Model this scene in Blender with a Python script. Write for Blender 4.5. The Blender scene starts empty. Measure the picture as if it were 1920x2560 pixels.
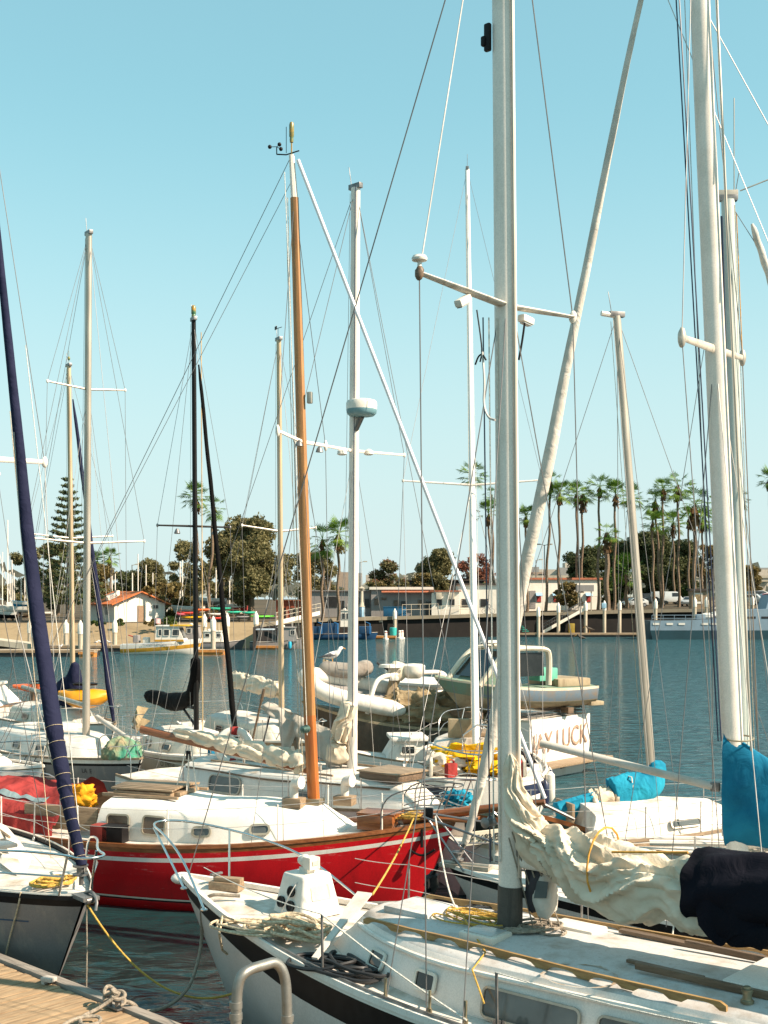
import bpy, bmesh, math, random
import numpy as np
from mathutils import Vector, Matrix, noise
from math import sin, cos, pi, radians, hypot, atan2, sqrt, exp
S = bpy.context.scene
COL = S.collection
rnd = random.Random(7)
V = Vector
# ---------------------------------------------------------------- camera, world, sun
H = 5.2                      # eye height above the water
cam = bpy.data.cameras.new('camera'); co = bpy.data.objects.new('camera', cam); COL.objects.link(co)
cam.sensor_fit = 'VERTICAL'; cam.sensor_height = 36; cam.lens = 36*3000/2560
cam.shift_y = 215/2560; cam.clip_start = .1; cam.clip_end = 9000
co.location = (0, 0, H); co.rotation_euler = (pi/2, 0, 0); S.camera = co
SUN_AZ = V((.93, -.36)).normalized(); SUN_EL = radians(39)
W = bpy.data.worlds.new("World"); S.world = W; W.use_nodes = True
wn = W.node_tree.nodes; wl = W.node_tree.links
sky = wn.new('ShaderNodeTexSky'); sky.sky_type = 'NISHITA'; sky.sun_disc = False
sky.sun_elevation = SUN_EL; sky.sun_rotation = atan2(SUN_AZ.x, SUN_AZ.y)
sky.air_density = 1.0; sky.dust_density = .4; sky.ozone_density = .6
tint = wn.new('ShaderNodeMix'); tint.data_type = 'RGBA'; tint.blend_type = 'MULTIPLY'
tint.inputs['Factor'].default_value = 1.0
gam = wn.new('ShaderNodeGamma'); gam.inputs['Gamma'].default_value = .5      # softens the sky's brightness range
wl.new(sky.outputs['Color'], gam.inputs['Color']); wl.new(gam.outputs['Color'], tint.inputs[6]); tint.inputs[7].default_value = (1.10, 1.79, 1.66, 1)
bg = wn['Background']; bg.inputs['Strength'].default_value = .115
# pale sea haze low over the horizon
tcw = wn.new('ShaderNodeTexCoord'); spw = wn.new('ShaderNodeSeparateXYZ'); wl.new(tcw.outputs['Generated'], spw.inputs[0])
mrw = wn.new('ShaderNodeMapRange'); mrw.interpolation_type = 'SMOOTHSTEP'; mrw.inputs['From Min'].default_value = -.02; mrw.inputs['From Max'].default_value = .40
mrw.inputs['To Min'].default_value = .92; mrw.inputs['To Max'].default_value = 0.; wl.new(spw.outputs['Z'], mrw.inputs['Value'])
hz = wn.new('ShaderNodeMix'); hz.data_type = 'RGBA'; wl.new(mrw.outputs['Result'], hz.inputs['Factor'])
wl.new(tint.outputs[2], hz.inputs[6]); hz.inputs[7].default_value = (2.90, 3.44, 3.50, 1)
wl.new(hz.outputs[2], bg.inputs['Color'])
sl = bpy.data.lights.new('sun', 'SUN'); sl.energy = 5.0; sl.angle = radians(.5); sl.color = (1, .835, .67)
so = bpy.data.objects.new('sun', sl); COL.objects.link(so)
sd = V((SUN_AZ.x*cos(SUN_EL), SUN_AZ.y*cos(SUN_EL), sin(SUN_EL)))
so.rotation_euler = sd.to_track_quat('Z', 'Y').to_euler(); so.location = (20, -10, 30)
vs = S.view_settings; vs.view_transform = 'Standard'; vs.look = 'None'; vs.exposure = 1.08; vs.gamma = 1

# ---------------------------------------------------------------- materials
MATS = {}
def _nt(name):
    m = bpy.data.materials.new(name); m.use_nodes = True
    return m, m.node_tree.nodes, m.node_tree.links, m.node_tree.nodes['Principled BSDF']
def mat(name, col, rough=.6, metal=0., var=.15, scale=3., bump=0., bscale=None, col2=None, stretch=(1, 1, 1), spec=None, coat=0, contrast=(.35, .65), detail=4, coord='Object'):
    """principled with noise-mottled colour and optional bump"""
    if name in MATS: return MATS[name]
    m, n, l, b = _nt(name); MATS[name] = m
    b.inputs['Roughness'].default_value = rough; b.inputs['Metallic'].default_value = metal
    if spec is not None: b.inputs['Specular IOR Level'].default_value = spec
    if coat: b.inputs['Coat Weight'].default_value = coat; b.inputs['Coat Roughness'].default_value = .08
    tc = n.new('ShaderNodeTexCoord'); mp = n.new('ShaderNodeMapping'); mp.inputs['Scale'].default_value = stretch
    l.new(tc.outputs[coord], mp.inputs['Vector'])
    nz = n.new('ShaderNodeTexNoise'); nz.inputs['Scale'].default_value = scale; nz.inputs['Detail'].default_value = detail
    l.new(mp.outputs['Vector'], nz.inputs['Vector'])
    cr = n.new('ShaderNodeValToRGB'); e = cr.color_ramp.elements
    e[0].position, e[1].position = contrast
    c2 = col2 if col2 else tuple(c*(1-var) for c in col)
    c1 = col if col2 else tuple(min(1, c*(1+var*.5)) for c in col)
    e[0].color = (*c2, 1); e[1].color = (*c1, 1)
    l.new(nz.outputs['Fac'], cr.inputs['Fac']); l.new(cr.outputs['Color'], b.inputs['Base Color'])
    if bump:
        nb = n.new('ShaderNodeTexNoise'); nb.inputs['Scale'].default_value = bscale or scale*6; nb.inputs['Detail'].default_value = 5
        l.new(mp.outputs['Vector'], nb.inputs['Vector'])
        bp = n.new('ShaderNodeBump'); bp.inputs['Strength'].default_value = bump; bp.inputs['Distance'].default_value = .02
        l.new(nb.outputs['Fac'], bp.inputs['Height']); l.new(bp.outputs['Normal'], b.inputs['Normal'])
    return m
def dirty(name, col, stain, rough=.45, amount=.5, scale=2., streak=True, coat=0, scuff=None):
    """painted or gelcoat surface: fine speckle, blotchy stains, vertical streaks"""
    if name in MATS: return MATS[name]
    m, n, l, b = _nt(name); MATS[name] = m
    b.inputs['Roughness'].default_value = rough; b.inputs['Specular IOR Level'].default_value = .3
    if coat: b.inputs['Coat Weight'].default_value = coat; b.inputs['Coat Roughness'].default_value = .1
    tc = n.new('ShaderNodeTexCoord')
    def nzramp(sc, st, p0, p1, det=6):
        mp = n.new('ShaderNodeMapping'); mp.inputs['Scale'].default_value = st; l.new(tc.outputs['Object'], mp.inputs['Vector'])
        z = n.new('ShaderNodeTexNoise'); z.inputs['Scale'].default_value = sc; z.inputs['Detail'].default_value = det; z.inputs['Roughness'].default_value = .65
        l.new(mp.outputs['Vector'], z.inputs['Vector'])
        r = n.new('ShaderNodeMapRange'); r.inputs['From Min'].default_value = p0; r.inputs['From Max'].default_value = p1
        l.new(z.outputs['Fac'], r.inputs['Value']); return r.outputs['Result'], z.outputs['Fac']
    a, _ = nzramp(scale, (1, 1, 1), .48, .72)
    s, _ = nzramp(scale*5, (1, 1, .09), .52, .75) if streak else nzramp(scale*9, (1, 1, 1), .55, .8)
    fn, fz = nzramp(scale*40, (1, 1, 1), .4, .6)
    mx = n.new('ShaderNodeMath'); mx.operation = 'MAXIMUM'; l.new(a, mx.inputs[0]); l.new(s, mx.inputs[1])
    mu = n.new('ShaderNodeMath'); mu.operation = 'MULTIPLY'; l.new(mx.outputs[0], mu.inputs[0]); mu.inputs[1].default_value = amount
    c = n.new('ShaderNodeMix'); c.data_type = 'RGBA'; l.new(mu.outputs[0], c.inputs['Factor'])
    c.inputs[6].default_value = (*col, 1); c.inputs[7].default_value = (*stain, 1)
    d = n.new('ShaderNodeMix'); d.data_type = 'RGBA'; d.blend_type = 'MULTIPLY'; d.inputs['Factor'].default_value = .12
    l.new(c.outputs[2], d.inputs[6]); l.new(fn, d.inputs[7])
    last = d.outputs[2]
    if scuff:
        q, _ = nzramp(1.6, (.8, .8, 9), .60, .72); g_, _ = nzramp(14, (1, 1, 3), .45, .6); sm = n.new('ShaderNodeMath'); sm.operation = 'MULTIPLY'; l.new(q, sm.inputs[0]); l.new(g_, sm.inputs[1])
        s2 = n.new('ShaderNodeMath'); s2.operation = 'MULTIPLY'; l.new(sm.outputs[0], s2.inputs[0]); s2.inputs[1].default_value = .55; s2.use_clamp = True
        e_ = n.new('ShaderNodeMix'); e_.data_type = 'RGBA'; l.new(s2.outputs[0], e_.inputs['Factor']); l.new(last, e_.inputs[6]); e_.inputs[7].default_value = (*scuff, 1); last = e_.outputs[2]
    l.new(last, b.inputs['Base Color'])
    bp = n.new('ShaderNodeBump'); bp.inputs['Strength'].default_value = .12; bp.inputs['Distance'].default_value = .01
    l.new(fz, bp.inputs['Height']); l.new(bp.outputs['Normal'], b.inputs['Normal'])
    return m
def cloth(name, col, col2=None, weave=220., wrinkle=5., strength=.5, rough=.85):
    if name in MATS: return MATS[name]
    m, n, l, b = _nt(name); MATS[name] = m
    b.inputs['Roughness'].default_value = rough; b.inputs['Specular IOR Level'].default_value = .12
    tc = n.new('ShaderNodeTexCoord')
    z = n.new('ShaderNodeTexNoise'); z.inputs['Scale'].default_value = wrinkle; z.inputs['Detail'].default_value = 7; z.inputs['Distortion'].default_value = 1.2
    l.new(tc.outputs['Object'], z.inputs['Vector'])
    z2 = n.new('ShaderNodeTexNoise'); z2.inputs['Scale'].default_value = 2.2; z2.inputs['Detail'].default_value = 5
    l.new(tc.outputs['Object'], z2.inputs['Vector'])
    r = n.new('ShaderNodeValToRGB'); r.color_ramp.elements[0].position = .36; r.color_ramp.elements[1].position = .62
    r.color_ramp.elements[0].color = (*(col2 or tuple(c*.78 for c in col)), 1); r.color_ramp.elements[1].color = (*col, 1)
    l.new(z2.outputs['Fac'], r.inputs['Fac']); l.new(r.outputs['Color'], b.inputs['Base Color'])
    bp = n.new('ShaderNodeBump'); bp.inputs['Strength'].default_value = strength; bp.inputs['Distance'].default_value = .05
    l.new(z.outputs['Fac'], bp.inputs['Height'])
    w = n.new('ShaderNodeTexNoise'); w.inputs['Scale'].default_value = weave; l.new(tc.outputs['Object'], w.inputs['Vector'])
    b2 = n.new('ShaderNodeBump'); b2.inputs['Strength'].default_value = .15; b2.inputs['Distance'].default_value = .003
    l.new(w.outputs['Fac'], b2.inputs['Height']); l.new(bp.outputs['Normal'], b2.inputs['Normal']); l.new(b2.outputs['Normal'], b.inputs['Normal'])
    return m
def wood(name, c1, c2, stretch=(1, 8, 8), scale=3., rough=.55, coat=0):
    if name in MATS: return MATS[name]
    m, n, l, b = _nt(name); MATS[name] = m
    b.inputs['Roughness'].default_value = rough
    if coat: b.inputs['Coat Weight'].default_value = coat; b.inputs['Coat Roughness'].default_value = .12
    tc = n.new('ShaderNodeTexCoord'); mp = n.new('ShaderNodeMapping'); mp.inputs['Scale'].default_value = stretch
    l.new(tc.outputs['Object'], mp.inputs['Vector'])
    z = n.new('ShaderNodeTexNoise'); z.inputs['Scale'].default_value = scale; z.inputs['Detail'].default_value = 7; z.inputs['Roughness'].default_value = .7
    l.new(mp.outputs['Vector'], z.inputs['Vector'])
    r = n.new('ShaderNodeValToRGB'); r.color_ramp.elements[0].position = .35; r.color_ramp.elements[1].position = .68
    r.color_ramp.elements[0].color = (*c1, 1); r.color_ramp.elements[1].color = (*c2, 1)
    l.new(z.outputs['Fac'], r.inputs['Fac']); l.new(r.outputs['Color'], b.inputs['Base Color'])
    bp = n.new('ShaderNodeBump'); bp.inputs['Strength'].default_value = .4; bp.inputs['Distance'].default_value = .006
    l.new(z.outputs['Fac'], bp.inputs['Height']); l.new(bp.outputs['Normal'], b.inputs['Normal'])
    return m
def leafmat(name, c1, c2, c3):
    if name in MATS: return MATS[name]
    m, n, l, b = _nt(name); MATS[name] = m
    b.inputs['Roughness'].default_value = .65; b.inputs['Specular IOR Level'].default_value = .25
    g = n.new('ShaderNodeNewGeometry'); tc = n.new('ShaderNodeTexCoord')
    z = n.new('ShaderNodeTexNoise'); z.inputs['Scale'].default_value = .55; z.inputs['Detail'].default_value = 3
    l.new(tc.outputs['Object'], z.inputs['Vector'])
    a = n.new('ShaderNodeMath'); a.operation = 'MULTIPLY_ADD'; l.new(g.outputs['Random Per Island'], a.inputs[0]); a.inputs[1].default_value = .30
    l.new(z.outputs['Fac'], a.inputs[2])
    r = n.new('ShaderNodeValToRGB'); e = r.color_ramp.elements; e[0].position = .38; e[0].color = (*c1, 1); e[1].position = .92; e[1].color = (*c3, 1)
    e2 = r.color_ramp.elements.new(.62); e2.color = (*c2, 1)
    l.new(a.outputs[0], r.inputs['Fac']); l.new(r.outputs['Color'], b.inputs['Base Color'])
    # thin leaves let some light through
    t = n.new('ShaderNodeBsdfTranslucent'); l.new(r.outputs['Color'], t.inputs['Color'])
    mx = n.new('ShaderNodeMixShader'); mx.inputs[0].default_value = .3
    l.new(b.outputs[0], mx.inputs[1]); l.new(t.outputs[0], mx.inputs[2]); l.new(mx.outputs[0], n['Material Output'].inputs['Surface'])
    return m

WHITE = dirty('gelcoat_white', (.80, .74, .66), (.50, .40, .28), .4, .35)
DECKW = dirty('deck_white', (.66, .61, .54), (.34, .25, .16), .7, .85, 2.4, False)
DECKG = dirty('deck_grey', (.56, .54, .51), (.30, .22, .15), .75, .8, 2.4, False)
CREAM = dirty('gelcoat_cream', (.66, .61, .50), (.35, .29, .20), .5, .45)
HULLGREY = dirty('hull_grey', (.22, .205, .20), (.38, .33, .27), .4, .6, 1.3, scuff=(.45, .40, .34))
HULLBEIGE = dirty('hull_beige', (.42, .38, .29), (.25, .21, .15), .5, .4, 1.)
NAVY = mat('navy_paint', (.018, .024, .055), .35, var=.3)
BLACKP = mat('black_paint', (.012, .010, .010), .5, var=.3, scale=8, spec=.18)
STEEL = mat('stainless_steel', (.55, .54, .52), .28, .9, var=.25, scale=9)
DARKSTEEL = mat('weathered_steel', (.22, .21, .20), .45, .7, var=.4, scale=8)
WIRE = mat('wire_rope', (.16, .155, .15), .5, .3, var=.2)
WIREL = mat('light_wire', (.50, .47, .43), .5, .2, var=.2)
ALU = dirty('mast_white', (.84, .75, .65), (.50, .43, .33), .42, .4, 1.5)
ALUG = mat('mast_alloy', (.45, .395, .32), .42, .5, var=.2, scale=2, stretch=(4, 4, .4))
ALUT = mat('mast_tan', (.48, .36, .22), .5, .2, var=.25, scale=2, stretch=(4, 4, .3))
MASTBLK = mat('mast_black', (.008, .007, .006), .5, 0, var=.4, spec=.2)
TEAK = wood('weathered_teak', (.16, .10, .055), (.36, .26, .16))
VARN = wood('varnished_wood', (.16, .045, .012), (.34, .12, .035), coat=.5, rough=.35)
MASTWOOD = wood('mast_wood', (.24, .105, .032), (.46, .215, .06), (9, 9, .5), 2.5, .5, .25)
MASTORG = wood('mast_varnish_orange', (.34, .085, .012), (.50, .15, .022), (9, 9, .5), 2.5, .4, .5)
SAIL = cloth('sailcloth_cream', (.72, .62, .48), (.56, .47, .35), wrinkle=3.2, strength=.9)
SAILG = cloth('sailcloth_grey', (.60, .545, .47), (.46, .42, .36), wrinkle=3.2, strength=.8)
NAVYC = cloth('navy_canvas', (.018, .020, .046), (.011, .013, .033))
DNAVY = cloth('dark_navy_cotton', (.006, .006, .011), (.004, .004, .007))
BLKC = cloth('black_canvas', (.004, .0035, .0035), (.002, .002, .002))
BLUEC = cloth('blue_canvas', (.012, .17, .28), (.007, .105, .19), wrinkle=2.5, strength=1.)
TURQC = cloth('turquoise_canvas', (.02, .28, .40), (.010, .17, .27), wrinkle=3., strength=1.)
REDC = cloth('red_canvas', (.36, .050, .045), (.20, .025, .022), wrinkle=3., strength=.9)
TANC = cloth('tan_tarp', (.32, .25, .15), (.18, .13, .07), strength=1.)
YELC = cloth('yellow_cloth', (.72, .42, .01), (.50, .27, .01), wrinkle=4., strength=1.)
REDHULL = dirty('red_hull', (.58, .010, .015), (.32, .009, .012), .30, .6, 1.1, coat=.25, scuff=(.62, .34, .30))
GLASSD = mat('dark_window', (.018, .020, .020), .08, var=.4, spec=.6)
GLASSG = mat('grey_window', (.10, .11, .105), .12, var=.5, scale=1.5, spec=.6)
GLASSB = mat('brown_window', (.10, .065, .04), .15, var=.5)
CHROME = mat('chrome', (.7, .69, .66), .18, 1, var=.1)
ROPE = mat('manila_rope', (.56, .45, .30), .9, var=.35, scale=30, bump=.6, bscale=90)
ROPEY = mat('yellow_rope', (.55, .33, .06), .9, var=.3, scale=30, bump=.6, bscale=90)
ROPEG = mat('grey_rope', (.30, .25, .19), .9, var=.3, scale=30, bump=.6, bscale=90)
ROPEW = mat('white_rope', (.68, .64, .56), .9, var=.2, scale=30, bump=.5, bscale=90)
HOSE = mat('black_hose', (.016, .015, .015), .55, var=.3)
PLASW = dirty('white_plastic', (.74, .69, .60), (.45, .38, .28), .4, .35, 4.)
RUBBER = mat('rubber', (.02, .02, .02), .8)

# ---------------------------------------------------------------- mesh builder
class MB:
    def __init__(s): s.v = []; s.f = []; s.m = []
    def add(s, vs, fs, mi=0):
        o = len(s.v); s.v += [tuple(p) for p in vs]
        s.f += [tuple(i+o for i in f) for f in fs]; s.m += [mi]*len(fs); return s
    def box(s, c, sz, rot=None, mi=0, taper=1.0):
        hx, hy, hz = sz[0]/2, sz[1]/2, sz[2]/2
        vs = [V((x*hx*(taper if z > 0 else 1), y*hy*(taper if z > 0 else 1), z*hz)) for z in (-1, 1) for y in (-1, 1) for x in (-1, 1)]
        if rot is not None:
            M = rot if isinstance(rot, Matrix) else Matrix.Rotation(rot, 3, 'Z'); vs = [M @ p for p in vs]
        vs = [p+V(c) for p in vs]
        return s.add(vs, [(0, 2, 3, 1), (4, 5, 7, 6), (0, 1, 5, 4), (2, 6, 7, 3), (0, 4, 6, 2), (1, 3, 7, 5)], mi)
    def tube(s, pts, r, n=8, cap=True, closed=False, mi=0, sq=(1, 1), up=None):
        pts = [V(p) for p in pts]; k = len(pts)
        rs = list(r) if isinstance(r, (list, tuple)) else [r]*k
        if len(rs) != k: rs = [float(q) for q in np.interp(np.linspace(0, 1, k), np.linspace(0, 1, len(rs)), rs)]
        vs = []; fs = []
        tg = []
        for i in range(k):
            a = pts[i-1] if (i > 0 or closed) else pts[i]; b = pts[(i+1) % k] if (i < k-1 or closed) else pts[i]
            d = b-a; tg.append(d.normalized() if d.length > 1e-9 else V((0, 0, 1)))
        u = V(up) if up else (V((0, 0, 1)) if abs(tg[0].z) < .9 else V((1, 0, 0)))
        for i in range(k):
            u = u-tg[i]*u.dot(tg[i])
            if u.length < 1e-6: u = V((1, 0, 0))-tg[i]*tg[i].x
            u.normalize(); w = tg[i].cross(u)
            for j in range(n):
                a = 2*pi*j/n; vs.append(pts[i]+(u*cos(a)*sq[0]+w*sin(a)*sq[1])*rs[i])
        for i in range(k-1 if not closed else k):
            for j in range(n):
                i2 = (i+1) % k; fs.append((i*n+j, i*n+(j+1) % n, i2*n+(j+1) % n, i2*n+j))
        if cap and not closed:
            fs.append(tuple(range(n-1, -1, -1))); fs.append(tuple((k-1)*n+j for j in range(n)))
        return s.add(vs, fs, mi)
    def lathe(s, prof, o=(0, 0, 0), n=16, M=None, mi=0):
        vs = []; fs = []
        for (r, z) in prof:
            for j in range(n):
                a = 2*pi*j/n; p = V((r*cos(a), r*sin(a), z))
                if M is not None: p = M @ p
                vs.append(p+V(o))
        k = len(prof)
        for i in range(k-1):
            for j in range(n): fs.append((i*n+j, i*n+(j+1) % n, (i+1)*n+(j+1) % n, (i+1)*n+j))
        fs.append(tuple(range(n-1, -1, -1))); fs.append(tuple((k-1)*n+j for j in range(n)))
        return s.add(vs, fs, mi)
    def loft(s, rings, closed=True, cap=True, mi=0, mis=None):
        n = len(rings[0]); vs = [p for r in rings for p in r]; k = len(rings)
        o = len(s.v); s.v += [tuple(p) for p in vs]
        for i in range(k-1):
            for j in range(n if closed else n-1):
                s.f.append((o+i*n+j, o+i*n+(j+1) % n, o+(i+1)*n+(j+1) % n, o+(i+1)*n+j)); s.m.append(mis[j] if mis else mi)
        if cap:
            s.f.append(tuple(o+j for j in range(n-1, -1, -1))); s.m.append(mi if not mis else mis[0])
            s.f.append(tuple(o+(k-1)*n+j for j in range(n))); s.m.append(mi if not mis else mis[0])
        return s
    def grid(s, fn, nu, nv, mi=0):
        vs = [fn(i/nu, j/nv) for i in range(nu+1) for j in range(nv+1)]
        fs = [(i*(nv+1)+j, (i+1)*(nv+1)+j, (i+1)*(nv+1)+j+1, i*(nv+1)+j+1) for i in range(nu) for j in range(nv)]
        return s.add(vs, fs, mi)
    def prism(s, poly, M, d, mi=0):
        """2-D polygon extruded from 0 to d along local z of matrix M (4x4)"""
        n = len(poly); vs = [M @ V((x, y, 0)) for x, y in poly]+[M @ V((x, y, d)) for x, y in poly]
        fs = [tuple(range(n-1, -1, -1)), tuple(range(n, 2*n))]+[(i, (i+1) % n, n+(i+1) % n, n+i) for i in range(n)]
        return s.add(vs, fs, mi)
    def blob(s, c, r, nu=14, nv=10, amp=.15, fr=2., seed=0, mi=0, flat=0.):
        def fn(a, b):
            th = a*2*pi; ph = b*pi; d = V((sin(ph)*cos(th), sin(ph)*sin(th), cos(ph)))
            k = 1+amp*noise.noise(d*fr+V((seed, seed*1.7, 0)))*2
            p = V((d.x*r[0]*k, d.y*r[1]*k, d.z*r[2]*k))
            if p.z < -flat*r[2] and flat: p.z = -flat*r[2]
            return p+V(c)
        return s.grid(fn, nu, nv, mi)
    def mesh(s, name, mats, smooth=40., bevel=0.):
        me = bpy.data.meshes.new(name); me.from_pydata(s.v, [], s.f)
        for m in (mats if isinstance(mats, (list, tuple)) else [mats]): me.materials.append(m)
        me.polygons.foreach_set('material_index', s.m)
        bm = bmesh.new(); bm.from_mesh(me)
        bmesh.ops.remove_doubles(bm, verts=bm.verts, dist=1e-5)
        bmesh.ops.recalc_face_normals(bm, faces=bm.faces)
        if bevel:
            es = [e for e in bm.edges if len(e.link_faces) == 2 and e.calc_face_angle(0) > .5]
            bmesh.ops.bevel(bm, geom=es, offset=bevel, segments=2, affect='EDGES', profile=.6, clamp_overlap=True)
        bm.to_mesh(me); bm.free()
        if smooth:
            me.polygons.foreach_set('use_smooth', [True]*len(me.polygons)); me.set_sharp_from_angle(angle=radians(smooth))
        return me
    def build(s, name, mats, parent=None, smooth=40., bevel=0., label=None):
        o = bpy.data.objects.new(name, s.mesh(name, mats, smooth, bevel)); COL.objects.link(o)
        if parent: o.parent = parent
        if label: o['label'] = label
        return o
def tag(o, label=None, cat=None, group=None, kind=None):
    for k, v in (('label', label), ('category', cat), ('group', group), ('kind', kind)):
        if v: o[k] = v
    return o
def thing(name, label, cat, loc=(0, 0, 0), rz=0., group=None):
    o = bpy.data.objects.new(name, None); COL.objects.link(o); o.location = loc; o.rotation_euler = (0, 0, rz)
    o.empty_display_size = .3
    return tag(o, label, cat, group)
def solo(name, mb, mats, label, cat, group=None, smooth=40., bevel=0., kind=None):
    """a thing that is one mesh given in world coordinates; its origin goes to its base"""
    a = np.array(mb.v); c = V(((a[:, 0].min()+a[:, 0].max())/2, (a[:, 1].min()+a[:, 1].max())/2, a[:, 2].min()))
    mb.v = [tuple(V(p)-c) for p in mb.v]
    o = mb.build(name, mats, None, smooth, bevel); o.location = c
    return tag(o, label, cat, group, kind)
def dup(root, loc, rz, label, group=None, scale=None):
    r = root.copy(); COL.objects.link(r); r.location = loc; r.rotation_euler = (0, 0, rz); r['label'] = label
    if group: r['group'] = group
    if scale: r.scale = scale
    for ch in list(root.children):
        c = ch.copy(); COL.objects.link(c); c.parent = r
        for g in ch.children:
            d = g.copy(); COL.objects.link(d); d.parent = c
    return r
class Fr:
    """boat frame: origin at the bow on the waterline, x aft, z up"""
    def __init__(s, ox, oy, dx, dy):
        n = hypot(dx, dy); s.o = (ox, oy); s.d = (dx/n, dy/n); s.rz = atan2(dy, dx)
    def w(s, p): return V((s.o[0]+p[0]*s.d[0]-p[1]*s.d[1], s.o[1]+p[0]*s.d[1]+p[1]*s.d[0], p[2]))
    def l(s, X, Y, Z):
        a = X-s.o[0]; b = Y-s.o[1]; return V((a*s.d[0]+b*s.d[1], -a*s.d[1]+b*s.d[0], Z))
    def z(s, px, py, z):
        Y = 3000*(H-z)/(py-1495); return s.l((px-960)/3000*Y, Y, z)
    def t(s, px, py, t=0):
        rx = (px-960)/3000; Y = (t-s.o[0]*s.d[1]+s.o[1]*s.d[0])/(s.d[0]-rx*s.d[1])
        return s.l(rx*Y, Y, H+(1495-py)/3000*Y)
    def root(s, name, label, cat, group=None): return thing(name, label, cat, (s.o[0], s.o[1], 0), s.rz, group)
def P(px, py, Y): return V(((px-960)/3000*Y, Y, H+(1495-py)/3000*Y))
def G(px, py, z):
    Y = 3000*(H-z)/(py-1495); return V(((px-960)/3000*Y, Y, z))
def lerp(a, b, t): return a+(b-a)*t
def sag(a, b, d, n=10): return [V(a).lerp(V(b), i/n)-V((0, 0, d*4*(i/n)*(1-i/n))) for i in range(n+1)]
def text_mesh(name, body, size, M, mats, parent=None, ext=.002, sx=1.0, shear=0.):
    cu = bpy.data.curves.new(name, 'FONT'); cu.body = body; cu.size = size; cu.extrude = ext; cu.resolution_u = 3; cu.shear = shear
    ob = bpy.data.objects.new(name, cu); COL.objects.link(ob)
    dg = bpy.context.evaluated_depsgraph_get(); me = bpy.data.meshes.new_from_object(ob.evaluated_get(dg))
    bpy.data.objects.remove(ob); me.transform(M @ Matrix.Diagonal((sx, 1, 1, 1))); me.materials.clear(); me.materials.append(mats)
    o = bpy.data.objects.new(name, me); COL.objects.link(o)
    if parent: o.parent = parent
    return o
def basis(o, u, v):
    u = V(u).normalized(); v = V(v); v = (v-u*v.dot(u)).normalized(); w = u.cross(v)
    M = Matrix((u, v, w)).transposed().to_4x4(); M.translation = V(o); return M
def rrect(w, h, r, n=4):
    out = []
    for cx, cy, a0 in ((w/2-r, h/2-r, 0), (-w/2+r, h/2-r, pi/2), (-w/2+r, -h/2+r, pi), (w/2-r, -h/2+r, 1.5*pi)):
        for i in range(n+1):
            a = a0+pi/2*i/n; out.append((cx+r*cos(a), cy+r*sin(a)))
    return out
def ring_frame(mb, outer, inner, M, d, mi=0):
    n = len(outer)
    vs = [M @ V((x, y, 0)) for x, y in outer]+[M @ V((x, y, d)) for x, y in outer]+[M @ V((x, y, d)) for x, y in inner]+[M @ V((x, y, 0)) for x, y in inner]
    fs = []
    for i in range(n):
        j = (i+1) % n
        for k in range(3): fs.append((k*n+i, k*n+j, (k+1)*n+j, (k+1)*n+i))
    mb.add(vs, fs, mi)
def window(parent, M, w, h, r, fw, fmat, gmat, d=.02, label=None):
    """framed window: frame part with its pane as a sub-part; M's z looks out"""
    a = MB(); ring_frame(a, rrect(w, h, r), rrect(w-2*fw, h-2*fw, max(r-fw, .004)), M, d)
    f = a.build('window', fmat, parent, label=label)
    g = MB(); g.prism(rrect(w-1.6*fw, h-1.6*fw, max(r-fw*.8, .004)), M @ Matrix.Translation((0, 0, -.004)), d*.45)
    g.build('pane', gmat, f); return f
def flatring(a, b, n=9):  # helper for arcs in a plane
    return [V(a).lerp(V(b), i/n) for i in range(n+1)]
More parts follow.
